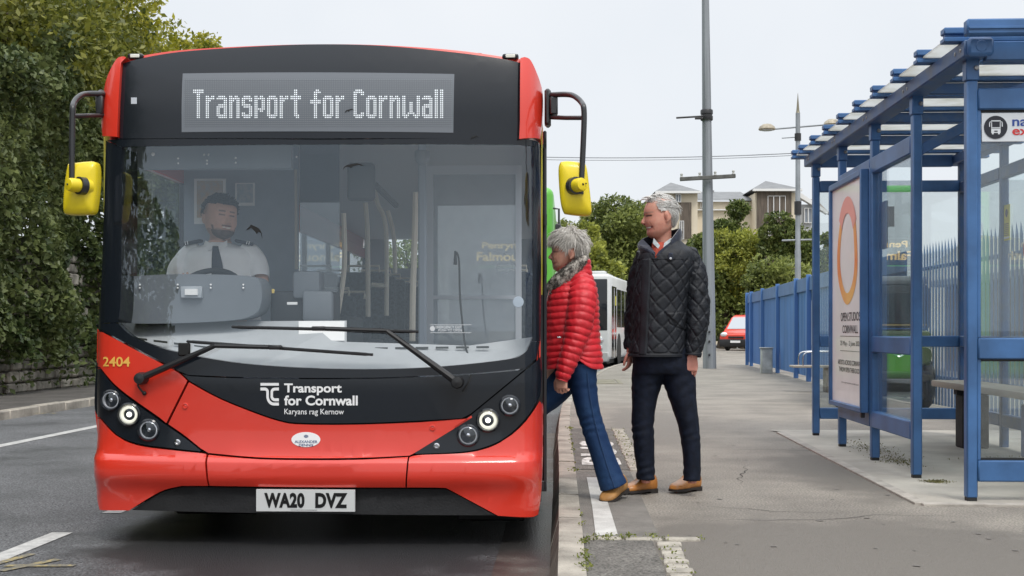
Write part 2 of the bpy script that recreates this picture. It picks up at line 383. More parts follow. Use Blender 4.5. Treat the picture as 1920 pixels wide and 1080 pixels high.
# pavement details: dark strips along the kerb, a paler strip of older tarmac
sheet('pavement_patch', [(0.085, 3.2), (0.40, 3.2), (0.40, 5.98), (0.075, 5.98)], 0.004, M_patch)
sheet('pavement_patch', [(0.075, 6.05), (0.44, 6.05), (0.44, 8.9), (0.03, 8.9)], 0.004, mat('asphalt_patch_mid', (0.20, 0.185, 0.165), 0.85, var=0.2, vscale=4, bump=1, bscale=150))
sheet('pavement_patch', [(0.03, 9.0), (0.44, 9.0), (0.46, 12.8), (0.02, 12.8)], 0.004, M_patch)
# white bar and worn letters
wl = [gz(1100, 897), gz(1129, 897), gz(1140, 945), gz(1159, 1007), gz(1117, 1007), gz(1110, 950)]
sheet('painted_line', [(p.x, p.y) for p in wl], 0.008, M_paint)
mb = MB(); p00 = Vector((0.40, 9.35, 0.008))
add_text(mb, 'BUS', lambda s, t: Vector((0.40 - 0.30 * t, 9.3 + 2.0 * s, 0.008)), bold=0.03)
tag(mb.build('painted_letters', mat('worn_letter_paint', (0.16, 0.15, 0.135), .8, col2=(.66, .65, .62), vscale=16, detail=8, lo=.42, hi=.52, bump=.5, bscale=120), smooth=0), kind='structure')
# cobble edgings with weeds between them
M_cob = mat('cobble', (0.36, 0.33, 0.28), 0.85, var=0.3, vscale=9, bump=0.8, bscale=70)
mb = MB(); weedP = []
def cobbles(a, b, w, ln):
    a, b = Vector(a), Vector(b); d = (b - a); L = d.length; d.normalize(); s = 0
    while s < L:
        l = ln * random.uniform(0.75, 1.2); ang = math.atan2(d.y, d.x)
        M = Matrix.Translation(a + d * (s + l / 2)) @ Matrix.Rotation(ang + random.uniform(-.05, .05), 4, 'Z')
        ww = w * random.uniform(0.85, 1.1)
        mb.box((-l / 2 + .006, -ww / 2, -.05), (l / 2 - .006, ww / 2, .010 + random.uniform(0, .006)), 0.012, M, 2)
        for _ in range(14):
            if random.random() < 0.6: weedP.append(a + d * (s + l) + Vector((random.gauss(0, .012), random.gauss(0, .012), random.uniform(.008, .022))) + Vector((-d.y, d.x, 0)) * random.uniform(-.5, .5) * w)
        s += l
cobbles((0.09, 6.01, 0), (0.52, 6.01, 0), 0.07, 0.16)
cobbles((0.47, 5.9, 0), (0.44, 3.5, 0), 0.11, 0.12)
cobbles((0.50, 8.95, 0), (0.50, 12.6, 0), 0.12, 0.14)
tag(mb.build('cobble_edging', M_cob), kind='structure')
for yy in np.concatenate([rng.uniform(3.4, 7.0, 80), rng.uniform(8.5, 13, 40)]):
    if noise.noise(Vector((yy * 3, 0, 0))) > 0.02:
        weedP += [Vector((kl_at(yy) + KW + random.gauss(0.004, .008), yy + random.gauss(0, .02), random.uniform(0.008, 0.025))) for _ in range(5)]
for u, v in ((1112, 1014), (1140, 1013), (1178, 1012), (1225, 1012), (1096, 1020), (1097, 1052), (1098, 1070), (1078, 884), (1067, 806)):
    p = gz(u, v); weedP += [p + Vector((random.gauss(0, .02), random.gauss(0, .03), random.uniform(.008, .03))) for _ in range(45)]
tag(put(leaves_mesh('weeds', weedP, 0.015), 'weeds', M_weed), kind='stuff')
# shelter's concrete base
SL = [gz(1468, 812), gz(1735, 946)]
sx = SL[1].x
sheet('concrete_base', [(SL[0].x + .0, SL[0].y), (SL[1].x, SL[1].y), (4.5, SL[1].y - 0.06), (4.5, 12.6), (2.0, 12.6)], 0.012, M_slab)
mb = MB(); mb.beam((SL[1].x - .03, SL[1].y - .02, -.02), (SL[0].x - .03, SL[0].y, -.02), .07, .07, .004); mb.beam((SL[1].x - .03, SL[1].y - .045, -.02), (4.5, SL[1].y - .10, -.02), .07, .07, .004)
tag(mb.build('base_edging', mat('edging_stone', (0.37, 0.34, 0.3), 0.8, var=0.2, bump=0.3)), kind='structure')
mossP = [(2.55, 10.6, .9, .22), (2.5, 9.6, .5, .2), (3.6, 8.6, .25, .7), (3.5, 7.25, .5, .03), (3.7, 9.8, .2, .9), (2.4, 8.3, .1, .1)]
pts = []
for x, y, a, b in mossP: pts += [(x + random.gauss(0, b * .4), y + random.gauss(0, a * .4), .014 + random.random() * .006) for _ in range(320)]
tag(put(leaves_mesh('moss', pts, 0.014), 'moss', M_moss), kind='stuff')
# a utility cover, chewing gum and a few hair cracks
mb = MB(); c0 = gz(1124, 716)
for (x0, x1, y0, y1) in ((-.42, .42, -1.0, -.86), (-.42, .42, .86, 1.0), (-.42, -.34, -.86, .86), (.34, .42, -.86, .86), (-.3, .3, -.8, -.03), (-.3, .3, .03, .8)): mb.box((c0.x + x0, c0.y + y0, .001), (c0.x + x1, c0.y + y1, .008))
tag(mb.build('utility_cover', mat('cover_stone', (.22, .20, .15), .8, var=.3, vscale=6), smooth=0), kind='structure')
mb = MB()
for _ in range(45):
    y = 5.2 + 10 * random.random() ** 1.4; x = random.uniform(.5, 2.2) ; r = random.uniform(.008, .019)
    mb.add([(x + r * math.cos(a) * random.uniform(.8, 1.2), y + r * math.sin(a) * random.uniform(.8, 1.2), .0035) for a in np.linspace(0, 6.28, 9)[:-1]], [tuple(range(8))])
tag(mb.build('gum_spots', mat('old_gum', (.15, .135, .12), .7), smooth=0), kind='structure')
mb = MB()
for (x, y, a, L) in ((.55, 6.6, .25, 1.7), (1.1, 8.2, 1.3, 1.2), (.7, 10.5, .1, 2.0), (1.5, 6.9, 2.7, .8)):
    p = Vector((x, y, .003)); vs = []
    for i in range(26):
        a2 = a + .9 * noise.noise(Vector((i * .35, x * 3, y))); p = p + Vector((math.cos(a2), math.sin(a2), 0)) * L / 26; w_ = .0035 * (1 - abs(i / 13 - 1)) + .0008; q = Vector((-math.sin(a2), math.cos(a2), 0)) * w_; vs += [p + q, p - q]
    mb.add(vs, [(2 * i, 2 * i + 2, 2 * i + 3, 2 * i + 1) for i in range(25)])
tag(mb.build('pavement_cracks', mat('crack_dark', (.05, .045, .04), .9), smooth=0), kind='structure')
# bus road markings
def strip(name, x0, x1, y0, y1, m, z=RZ + 0.004): return sheet(name, [(x0, y0), (x1, y0), (x1, y1), (x0, y1)], z, m)
for k in range(-3, 8): strip('centre_line', -2.93, -2.81, 5.0 + k * 2.76, 7.0 + k * 2.76, M_oldpaint)
strip('edge_line', -5.72, -5.58, -20, 60, M_oldpaint)
mb = MB()
for (a, b) in (((-20, 1062), (60, 1040)), ((10, 1062), (140, 1062)), ((0, 1072), (110, 1050))):
    p, q = gz(a[0], a[1], RZ), gz(b[0], b[1], RZ); d = (q - p).normalized(); s = Vector((-d.y, d.x, 0)) * .026; zz = Vector((0, 0, .005))
    mb.add([p - s + zz, q - s + zz, q + s + zz, p + s + zz], [(0, 1, 2, 3)])
tag(mb.build('surveyor_marks', M_yel, smooth=0), kind='structure')
# damp asphalt where buses stand, the bus's shade darkened into its colour too
def stain_shade(m, c, r, dark, rough):
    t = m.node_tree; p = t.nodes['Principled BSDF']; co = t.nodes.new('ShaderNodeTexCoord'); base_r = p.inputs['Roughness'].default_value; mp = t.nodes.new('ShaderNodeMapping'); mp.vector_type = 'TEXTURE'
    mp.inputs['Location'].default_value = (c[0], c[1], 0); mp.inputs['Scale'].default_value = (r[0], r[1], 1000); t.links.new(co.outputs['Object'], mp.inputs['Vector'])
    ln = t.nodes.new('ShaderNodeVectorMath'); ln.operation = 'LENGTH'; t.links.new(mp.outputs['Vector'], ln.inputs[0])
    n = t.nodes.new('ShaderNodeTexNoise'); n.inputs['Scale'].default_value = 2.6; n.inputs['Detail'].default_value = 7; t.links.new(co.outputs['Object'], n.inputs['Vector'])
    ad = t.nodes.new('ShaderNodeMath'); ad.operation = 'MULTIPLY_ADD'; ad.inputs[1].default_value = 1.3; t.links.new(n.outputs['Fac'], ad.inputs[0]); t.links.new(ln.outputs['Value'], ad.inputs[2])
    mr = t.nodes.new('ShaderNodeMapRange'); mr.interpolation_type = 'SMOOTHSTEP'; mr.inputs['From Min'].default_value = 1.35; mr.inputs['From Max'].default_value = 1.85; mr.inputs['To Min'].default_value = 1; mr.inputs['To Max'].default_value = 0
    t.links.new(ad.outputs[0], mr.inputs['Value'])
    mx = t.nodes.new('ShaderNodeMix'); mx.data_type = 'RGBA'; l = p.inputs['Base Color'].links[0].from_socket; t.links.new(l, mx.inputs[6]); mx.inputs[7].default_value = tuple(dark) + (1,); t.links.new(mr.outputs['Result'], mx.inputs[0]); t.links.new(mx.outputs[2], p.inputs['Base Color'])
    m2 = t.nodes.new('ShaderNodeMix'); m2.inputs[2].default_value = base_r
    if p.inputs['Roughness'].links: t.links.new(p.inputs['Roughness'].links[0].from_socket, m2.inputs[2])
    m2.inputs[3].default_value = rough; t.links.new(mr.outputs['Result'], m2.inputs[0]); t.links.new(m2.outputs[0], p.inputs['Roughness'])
stain_shade(M_road, (-1.25, 7.4), (1.45, 2.3), (.028, .028, .030), .34); stain_shade(M_conc, (-1.1, 7.4), (1.5, 2.3), (.028, .027, .026), .34)
stain_shade(M_pave, (1.2, 5.6), (1.3, 1.2), (.16, .142, .12), .6); stain_shade(M_pave, (2.0, 9.0), (.5, 1.6), (.17, .152, .128), .62); stain_shade(M_pave, (.9, 13.5), (.5, 2.5), (.19, .17, .145), .62)
# far side: kerb and footway
mb = MB(); y = -20
while y < 60:
    L = .9; mb.box((-7.40, y + .008, -.3), (-7.25, y + L - .008, -.03 + random.uniform(-.006, .006)), .015); y += L
tag(mb.build('far_kerb', M_kerb), kind='structure')
sheet('footway', [(-9.6, -20), (-7.39, -20), (-7.39, 60), (-9.6, 60)], -.035, mat('footway_tarmac', (0.085, 0.078, 0.07), .85, var=.25, vscale=2, bump=.8, bscale=120))
mb = MB()
for k, ch in enumerate((0, 14, 30)):
    p = at(70 + ch, 770, 15.6); mb.box((p.x - .03, -0.0 + p.y - .05, -.0275), (p.x + .03, p.y + .05, -.0255))
tag(mb.build('yellow_kerb_marks', M_yel), kind='structure')
# ------------------------------------------------------------------ old stone wall and the greenery over it
M_stone = mat('rubble_stone', (0.26, 0.235, 0.20), .9, var=.45, vscale=3.5, bump=.8, bscale=30, island=.35)
M_mortar = mat('dark_mortar', (0.07, 0.062, 0.05), .95, var=.3, vscale=8, bump=.6)
wall = MB(); wall.box((-9.95, -5.5, -.3), (-9.22, 40, 2.6)); wall.cur = 1
z = -.05
while z < 2.3:
    h = random.uniform(.13, .24); y = -8
    if z > .9: y = 12
    while y < 40:
        l = random.uniform(.18, .5); x = -9.13 + random.uniform(-.03, .03)
        wall.box((-9.4, y + .012, z + .01), (x, y + l - .012, z + h - .012 + random.uniform(-.02, .01)), .03, None, 1); y += l
    z += h
o = wall.build('stone_wall', [M_mortar, M_stone], smooth=0); tag(o, 'old grey rubble stone wall showing beneath the ivy', 'wall')
M_ivy = leafmat('ivy_leaf', (0.045, 0.070, 0.022), (0.19, 0.225, 0.078), .55, .28)
def hedge_points(n, y0, y1, zlo, zhi, x0=-9.05, fall=None):
    P = []; D = []
    yy = rng.uniform(y0, y1, n); zz = zlo + (zhi - zlo + np.array([.9 * noise.noise(Vector((q * .5, 3, 1))) + .5 * noise.noise(Vector((q * 1.6, 8, 1))) for q in yy])) * rng.random(n) ** .9
    for y, z in zip(yy, zz):
        nn = noise.noise(Vector((y * .55, z * .55, 3))) * .55 + noise.noise(Vector((y * 1.7, z * 1.7, 9))) * .28
        low = .55 + .55 * noise.noise(Vector((y * .9, 0, 5))) + .3 * noise.noise(Vector((y * 3.1, 2, 5)))
        if z < low and random.random() < .9: continue
        x = x0 + .12 + nn + .05 * z - random.random() ** 2 * .35
        P.append((x, y, z)); D.append((.85, -.25, .1))
    return np.array(P), np.array(D)
P, D = hedge_points(95000, 14.5, 36, -.02, 5.6)
o = put(leaves_mesh('ivy', P, .125, D, .62, droop=.5), 'ivy_hedge', M_ivy); tag(o, 'dark green ivy hanging thickly over the stone wall', 'ivy')
P, D = hedge_points(12000, -5.6, 14.4, .3, 4.2)
o = put(leaves_mesh('ivy', P, .2, D, .62, droop=.5), 'ivy_hedge', M_ivy); tag(o, 'ivy on the stone wall reflected in the windscreen', 'ivy')
M_bark = mat('bark', (0.09, 0.07, 0.05), .9, var=.35, vscale=6, bump=1, bscale=18, stretch=(1, 1, .2))
def trunk(parent, base, top, r, limbs):
    mb = MB(); base, top = Vector(base), Vector(top); mid = (base + top) / 2 + Vector((r, -r, 0)) * .6
    mb.tube(spline([base, mid, top], 6), [r * (1 - .5 * i / 12) for i in range(13)], 9)
    for e in limbs:
        e = Vector(e); s = base.lerp(top, random.uniform(.45, .95)); k = spline([s, s.lerp(e, .5) + Vector((0, 0, .12 * (e - s).length)), e], 4)
        mb.tube(k, [r * .5 * (1 - .8 * i / 8) for i in range(9)], 6)
    return mb.build('trunk', M_bark, parent)
def tree(label, base, blobs, n, size, m, r=.25, group=None, name='tree', gap=.35, gscale=.6, shell=.5):
    root = empty(name, base); tag(root, label, 'tree', group)
    top = np.mean([b[0][2] for b in blobs]) + .3; cx = np.mean([b[0][0] for b in blobs]); cy = np.mean([b[0][1] for b in blobs])
    trunk(root, base, (cx, cy, top), r, [(b[0][0], b[0][1], b[0][2] + b[1][2] * .4) for b in blobs])
    P, D = blob_points(blobs, n, shell, gap, gscale)
    put(leaves_mesh('crown', P, size, D, .5), 'crown', m, root); return root
def crown(c, rad, k, spread=.62, sub=.5):
    c = np.array(c, float); rad = np.array(rad, float); out = [(tuple(c), tuple(rad * .72))]
    for i in range(k):
        d = rng.normal(size=3); d /= np.linalg.norm(d); d[2] = d[2] * .9 + .1
        out.append((tuple(c + d * rad * spread), tuple(rad * sub * rng.uniform(.55, 1.1))))
    return out
M_lime = leafmat('lime_leaf', (0.10, 0.125, 0.016), (0.46, 0.42, 0.04), .45, .4)  # lime to yellow leaf colours for the trees behind the wall
M_mid = leafmat('mid_green_leaf', (0.07, 0.09, 0.016), (0.27, 0.27, 0.045), .4, .35)
M_soft = leafmat('soft_green_leaf', (0.08, 0.11, 0.03), (0.33, 0.37, 0.10), .35, .38); M_fresh = leafmat('fresh_green_leaf', (0.11, 0.135, 0.026), (0.44, 0.46, 0.085), .4, .4)
M_dark = leafmat('dark_green_leaf', (0.05, 0.08, 0.022), (0.21, 0.25, 0.065), .4, .32)
def lumpy(c, rad, k, sub):
    """an uneven crown: many round clumps of unlike size strewn through an ellipsoid"""
    out = []; c = np.array(c, float); rad = np.array(rad, float)
    for i in range(k):
        d = rng.normal(size=3); d /= np.linalg.norm(d); q = rng.random() ** .45 * .86; r = min(rad) * sub * rng.uniform(.45, 1.0)
        p = c + d * rad * q; out.append((tuple(p), (r * rng.uniform(.9, 1.3), r * rng.uniform(.9, 1.3), r * rng.uniform(.7, 1.0))))
    return out
G_l = 'trees behind the ivy wall'
tree('tall olive tree at the photo left edge rising out of view', (-11.2, 23, 0), lumpy((-10.4, 23.0, 5.7), (1.9, 2.6, 3.3), 30, .85), 34000, .13, M_mid, group=G_l, gap=.5)
tree('yellow green tree whose top fills the upper left corner', (-11.0, 26, 0), lumpy((-10.2, 26.2, 6.2), (1.6, 2.5, 2.9), 30, .8), 36000, .13, M_lime, group=G_l, gap=.5)
tree('lime green tree behind the wall above the left mirror', (-10.9, 29.5, 0), lumpy((-9.9, 29.2, 6.1), (1.5, 2.6, 2.3), 30, .75), 32000, .14, M_lime, group=G_l, gap=.5)
tree('thin twiggy lime tree behind the roof of the red bus', (-11.0, 32, 0), lumpy((-9.5, 32.6, 7.0), (1.2, 3.2, 2.1), 26, .5), 16000, .14, M_lime, group=G_l, gap=.35, gscale=.9)
# trees behind the photographer's place, seen mirrored in the windscreen
G_m = 'trees mirrored in the windscreen'
tree('dark tree mirrored at the left of the windscreen', (-10.6, .5, 0), crown((-10.2, .5, 6.0), (2.2, 4.6, 4.4), 10), 9000, .3, M_dark, group=G_m)
tree('dark tree mirrored lower down in the windscreen', (-10.6, 8, 0), crown((-10.2, 8, 5), (2, 4.5, 4), 10), 7000, .3, M_dark, group=G_m)
# ------------------------------------------------------------------ far trees
def far_tree(label, u, vtop, wpx, d, m, n, size, vbot=640, k=12, name='tree', **kw):
    c = at(u, (vtop + vbot) / 2, d); hz = (vbot - vtop) / 2 / F * d; rx = wpx / 2 / F * d
    return tree(label, (c.x, c.y, 0), [((c.x, c.y, c.z - .1 * hz), (rx * .82, rx * .75, hz * .8))] + lumpy((c.x, c.y, c.z), (rx * 1.15, rx, hz * 1.02), k * 2, .55), n, size, m, r=.28, name=name, **kw)
G_f = 'trees in the distance'
far_tree('broad green and yellow tree seen between the woman and man', 1160, 362, 150, 50, M_soft, 34000, .17, 655, 22, group=G_f)
far_tree('olive tree partly behind the right yellow mirror', 1070, 398, 120, 54, M_soft, 24000, .18, 655, 18, group=G_f)
far_tree('lime tree low behind the woman and the white bus', 1105, 415, 120, 47, M_fresh, 22000, .17, 660, 18, group=G_f)
far_tree('dark green tree in front of the cream building just right of the pole', 1372, 376, 100, 72, M_dark, 18000, .24, 560, 14, group=G_f)
far_tree('dark green tree half hidden by the lamp column', 1482, 384, 92, 68, M_dark, 18000, .23, 560, 14, group=G_f)
far_tree('lime green bushy tree low between pole and lamp column', 1392, 426, 130, 70, M_fresh, 24000, .19, 590, 16, group=G_f)
far_tree('dull green tree right behind the pole at the man shoulder', 1305, 430, 70, 66, M_dark, 8000, .27, 600, 10, group=G_f)
far_tree('olive bush above the blue fence beside the lamp column', 1455, 470, 110, 56, M_soft, 16000, .19, 600, 14, group=G_f)
far_tree('small green tree seen through the end pane of the shelter', 1550, 432, 60, 62, M_dark, 7000, .26, 600, 10, group=G_f)
far_tree('dark low hedge tree directly behind the red van', 1352, 485, 120, 70, M_dark, 12000, .25, 640, 14, group=G_f)
far_tree('low green shrubbery under the trees behind the white bus', 1120, 545, 190, 56, M_dark, 12000, .22, 668, 20, group=G_f)
far_tree('low dark shrubbery under the trees right of the pole', 1400, 540, 170, 74, M_dark, 10000, .26, 652, 18, group=G_f)
far_tree('tall broad tree far behind the red bus, seen through its windows', 930, 430, 210, 75, M_mid, 12000, .28, 655, 18, group=G_f)
far_tree('dark broad tree farthest left behind the red bus', 760, 420, 240, 80, M_dark, 12000, .3, 655, 18, group=G_f)
# ------------------------------------------------------------------ cream apartment building
M_cream = mat('cream_render', (0.70, 0.62, 0.48), .85, var=.06, vscale=.4)
M_slate = mat('grey_slate', (0.17, 0.175, 0.18), .6, var=.14, vscale=1.4, bump=.3, bscale=6)
M_timber = mat('dark_timber', (0.115, 0.092, 0.072), .8, var=.35, vscale=3, stretch=(6, 6, .3))
M_wfr = mat('white_frame', (0.75, 0.75, 0.74), .5)
M_win = mat('far_window_glass', (0.25, 0.28, 0.32), .1, spec=.8)
M_greyr = mat('grey_render', (0.42, 0.43, 0.44), .8, var=.06, vscale=.5)
DB = 88.0
bld = empty('apartment_building', at(1350, HV, DB) - Vector((0, 0, 1))); tag(bld, 'cream apartment building with grey slate gables behind the trees', 'building')
BX, BY = RGT, FWD
def bpt(u, v, off=0.0): return at(u, v, DB) + BY * off
def bbox(mb, u0, v0, u1, v1, o0, o1):
    a, b, c, d = bpt(u0, v0, 0), bpt(u1, v0, 0), bpt(u1, v1, 0), bpt(u0, v1, 0)
    mb.prism([a + BY * o0, b + BY * o0, c + BY * o0, d + BY * o0], BY * (o1 - o0))
VG = 646
w = MB(); bbox(w, 1232, 366, 1302, VG, -1.5, 9); bbox(w, 1302, 378, 1408, VG, 0, 9); bbox(w, 1408, 366, 1482, VG, -1.5, 9); w.build('wall', M_cream, bld, 0)
w = MB(); bbox(w, 1482, 385, 1530, VG, -.6, 9); w.build('grey_wall', M_greyr, bld, 0)
def gable(u0, u1, ve, ua, va, o0, o1):
    r = MB(); a, b, c = bpt(u0, ve, o0), bpt(u1, ve, o0), bpt(ua, va, o0 + 3.0); e, f = bpt(u0, ve, o1), bpt(u1, ve, o1); h = bpt(ua, va, o1)
    r.add([a, b, c, e, f, h], [(0, 1, 2), (0, 2, 5, 3), (1, 4, 5, 2), (3, 5, 4), (0, 3, 4, 1)])
    a2 = [bpt(u, v, o0 - .05) for u, v in ((u0, ve), (u1, ve), (u1, ve + 4), (u0, ve + 4))]
    o = r.build('roof', M_slate, bld, 0); q = MB(); q.prism(a2, BY * .3); q.build('eaves_board', M_wfr, o, 0)
gable(1223, 1306, 364, 1261, 339, -2, 9); gable(1402, 1492, 360, 1441, 336, -2, 9)
r = MB(); r.prism([bpt(1296, 377, -.4), bpt(1410, 377, -.4), bpt(1410, 352, 4), bpt(1296, 352, 4)], BY * .4 + UP * .2); r.build('roof', M_slate, bld, 0)
r = MB(); r.prism([bpt(1476, 362, -1), bpt(1545, 404, -1), bpt(1545, 398, -1), bpt(1480, 354, -1)], BY * .6); r.build('verge_board', M_wfr, bld, 0)
r = MB(); r.prism([bpt(1492, 366, 0), bpt(1560, 404, 0), bpt(1560, 366, 4), bpt(1492, 362, 4)], BY * .5); r.build('roof', mat('brown_tile', (.22, .18, .15), .7, var=.2, vscale=2), bld, 0)
w = MB(); bbox(w, 1411, 364, 1474, 446, -1.7, -1.45); w.build('timber_panel', M_timber, bld, 0)
w = MB(); bbox(w, 1270, 384, 1290, 450, -1.7, -1.45); w.build('timber_panel', M_timber, bld, 0)
def window(u0, v0, u1, v1, o=-1.75, bars=1):
    f = MB(); t = .7
    bbox(f, u0, v0, u1, v0 + t * 1.4, o, o + .12); bbox(f, u0, v1 - t * 1.4, u1, v1, o, o + .12); bbox(f, u0, v0, u0 + t * 1.4, v1, o, o + .12); bbox(f, u1 - t * 1.4, v0, u1, v1, o, o + .12)
    for k in range(bars):
        uu = u0 + (u1 - u0) * (k + 1) / (bars + 1); bbox(f, uu - t, v0, uu + t, v1, o, o + .12)
    fo = f.build('window', M_wfr, bld, 0); p = MB(); bbox(p, u0, v0, u1, v1, o + .14, o + .2); p.build('pane', M_win, fo, 0)
window(1430, 372, 1463, 413, bars=2); window(1261, 369, 1271, 384); window(1382, 380, 1390, 388, -.1); window(1313, 379, 1320, 391, -.1); window(1268, 418, 1276, 452, -1.8); window(1431, 428, 1436, 446, bars=0); window(1503, 392, 1518, 420, -.8)
w = MB(); bbox(w, 1296, 393, 1408, 395, -.3, 0); w.build('string_course', M_wfr, bld, 0)
w = MB(); w.tube([bpt(1354, 353, 4), bpt(1354, 345, 4)], .09); w.build('flue', mat('flue_metal', (.25, .25, .26), .5), bld)
# distant pale hill and shed seen through the shelter glass
M_hill = mat('hazy_hill', (0.34, 0.32, 0.25), .95, var=.15, vscale=.03)
mb = MB(); N = 26
for j, (yy, zz) in enumerate(((128, -1), (150, .8), (170, 1.0), (190, -1))):
    for i in range(N):
        x = 36 + i * 6; e = min(1, i / 3) ; mb.v.append((x, yy, max(-1, zz * e * (13.2 + 2.2 * noise.noise(Vector((i * .2, j * .3, 0))))) if zz > 0 else -1))
mb.f = [(j * N + i, j * N + i + 1, (j + 1) * N + i + 1, (j + 1) * N + i) for j in range(3) for i in range(N - 1)]; mb.mi = [0] * len(mb.f)
tag(mb.build('hills', M_hill, smooth=60), kind='structure')
shed = empty('depot_shed', (11, 24, 0)); tag(shed, 'low brown depot shed beyond the palisade fence', 'shed')
mb = MB(); mb.box((9.5, 18, -.1), (14, 32, 2.1), .03); mb.build('wall', mat('shed_wall', (.16, .12, .095), .8, var=.3, vscale=1.5), shed)
mb = MB(); mb.box((9.2, 17.7, 2.1), (14.3, 32.3, 2.28), .03); mb.build('roof', mat('shed_roof', (.3, .3, .29), .7, var=.1), shed)
mb = MB(); mb.box((9.47, 20, .0), (9.498, 21.2, 1.95), .01); mb.box((9.47, 24, .0), (9.498, 26.5, 1.95), .01); mb.build('door', mat('shed_door', (.07, .10, .14), .6), shed)
# ------------------------------------------------------------------ blue sheet fence and palisade
M_fblue = mat('fence_blue', (0.075, 0.18, 0.43), .5, var=.16, vscale=1.3, bump=.15, bscale=20, stretch=(1, 1, .25), detail=7)
M_fcap = mat('fence_cap_blue', (0.085, 0.17, 0.36), .5, var=.1, vscale=2)
fn = empty('sheet_fence', gz(1460, 700)); tag(fn, 'blue corrugated sheet fence beside the pavement with plain capping', 'fence')
fp = [gz(1404, 684.5), gz(1412, 686.5), gz(1433, 692), gz(1462, 699.5), gz(1497, 709), gz(1521, 715.5)]
fp += [Vector((fp[-1].x - .07 * k, fp[-1].y - 2.6 * k, 0)) for k in (1, 2, 3)]
for k in range(len(fp) - 1):
    a, b = fp[k], fp[k + 1]; d = (b - a); L = d.length; d.normalize(); nrm = Vector((d.y, -d.x, 0)); nrm = nrm if nrm.x < 0 else -nrm
    mb = MB(); nn = max(4, int(L / .06)); vs = []
    for i in range(nn + 1):
        q = a + d * (L * i / nn) + nrm * (.012 if (i // 2) % 2 else -.012); vs += [q + Vector((0, 0, .09)), q + Vector((0, 0, 2.05))]
    mb.add(vs, [(2 * i, 2 * i + 2, 2 * i + 3, 2 * i + 1) for i in range(nn)]); mb.build('sheet_panel', M_fblue, fn, 0, False)
    mb = MB(); mb.beam(a + nrm * .03 + Vector((0, 0, 1.93)), b + nrm * .03 + Vector((0, 0, 1.93)), .03, .27, .004); mb.build('capping', M_fcap, fn)
    mb = MB(); mb.beam(a + nrm * .05, a + nrm * .05 + Vector((0, 0, 2.1)), .09, .09, .006); mb.build('post', M_fblue, fn)
pf = empty('palisade_fence', (4.6, 12, 0)); tag(pf, 'blue steel palisade fence of pointed pales behind the shelter', 'fence')
M_pal = mat('palisade_steel', (0.14, 0.24, 0.42), .42, .35, var=.2, vscale=2)
pale = MB(); P3 = [(-.034, 0, 0), (-.02, -.014, 0), (.02, -.014, 0), (.034, 0, 0)]
prof = [(x, y, .08) for x, y, z in P3] + [(x, y, 1.98) for x, y, z in P3] + [(0, -.01, 2.12)]
pale.add(prof, [(i, i + 1, i + 5, i + 4) for i in range(3)] + [(4, 5, 8), (5, 6, 8), (6, 7, 8), (0, 4, 7, 3), (4, 8, 7)])
pme = pale.mesh('pale', 0)
y = fp[-1].y - .4; k = 0
while k < 98:
    o = bpy.data.objects.new('pale', pme); COL.objects.link(o)
    if k == 0: pme.materials.append(M_pal)
    o.location = (4.6, y, 0); o.rotation_euler = (0, 0, math.radians(-90)); o.parent = pf; o.matrix_parent_inverse = wmat(pf).inverted(); y -= .128; k += 1
yend = y
for zz in (.42, 1.80):
    mb = MB(); mb.beam((4.63, yend, zz), (4.63, fp[-1].y, zz), .045, .045, .003); mb.build('rail', M_pal, pf)
yy = yend
while yy < fp[-1].y:
    mb = MB(); mb.beam((4.68, yy, 0), (4.68, yy, 2.05), .1, .06, .004); mb.build('post', M_pal, pf); yy += 2.75
# metal box at the fence
o = MB(); a = gz(1437, 700); M0 = Matrix.Translation(a)
o.box((-.13, -.1, 0), (.13, .1, .58), .01, M0); o.box((-.15, -.12, .58), (.15, .12, .61), .008, M0); o.box((-.11, -.112, .08), (.11, -.098, .5), .004, M0)
tag(o.build('utility_box', mat('galvanised', (.42, .43, .43), .5, .3, var=.2, vscale=5)), 'small pale grey metal utility box standing against the blue fence', 'utility box')
# ------------------------------------------------------------------ pole, lamp column, wires
M_wood = mat('weathered_pole', (0.21, 0.225, 0.245), .8, var=.3, vscale=2.2, stretch=(4, 4, .12), bump=.5, bscale=20, detail=7)
M_blk = mat('black_metal', (0.02, 0.02, 0.022), .45)
pole = empty('utility_pole', gz(1330.5, 691)); tag(pole, 'tall weathered grey timber pole with crossarm behind the man', 'pole')
dp = F * 1.0 / (691 - HV); pb = gz(1330.5, 691); pt = at(1322, -60, dp)
mb = MB(); h = .17; ht = .085
vs = [];
for (c, r) in ((pb, h), (pt, ht)):
    for k in range(8):
        a = math.pi / 8 + k * math.pi / 4; rr = r / math.cos(math.pi / 8) * (1.0)
        vs.append(c + Vector((rr * math.cos(a), rr * math.sin(a), 0)))
mb.add(vs, [(k, (k + 1) % 8, 8 + (k + 1) % 8, 8 + k) for k in range(8)]); mb.build('post', M_wood, pole, 0)
mb = MB(); mb.beam(at(1275, 336, dp - .25), at(1379, 330, dp - .25), .1, .1, .01); ca = mb.build('crossarm', mat('dark_wood', (.1, .1, .095), .8, var=.3, vscale=4), pole)
for uu, vv in ((1278, 332), (1312, 330), (1341, 328), (1375, 326)):
    mb = MB(); mb.lathe([(0, 0), (.03, 0), (.045, .03), (.025, .06), (.04, .09), (.03, .12), (0, .13)], at(uu, vv + 2, dp - .25), n=10); mb.build('insulator', mat('insulator_grey', (.4, .4, .38), .3), ca)
mb = MB(); cc = at(1325, 216, dp); mb.lathe([(.155, -.14), (.165, -.12), (.165, -.03), (.15, -.02), (.15, .02), (.165, .03), (.165, .12), (.155, .14)], cc, n=16); mb.build('clamp', M_blk, pole)
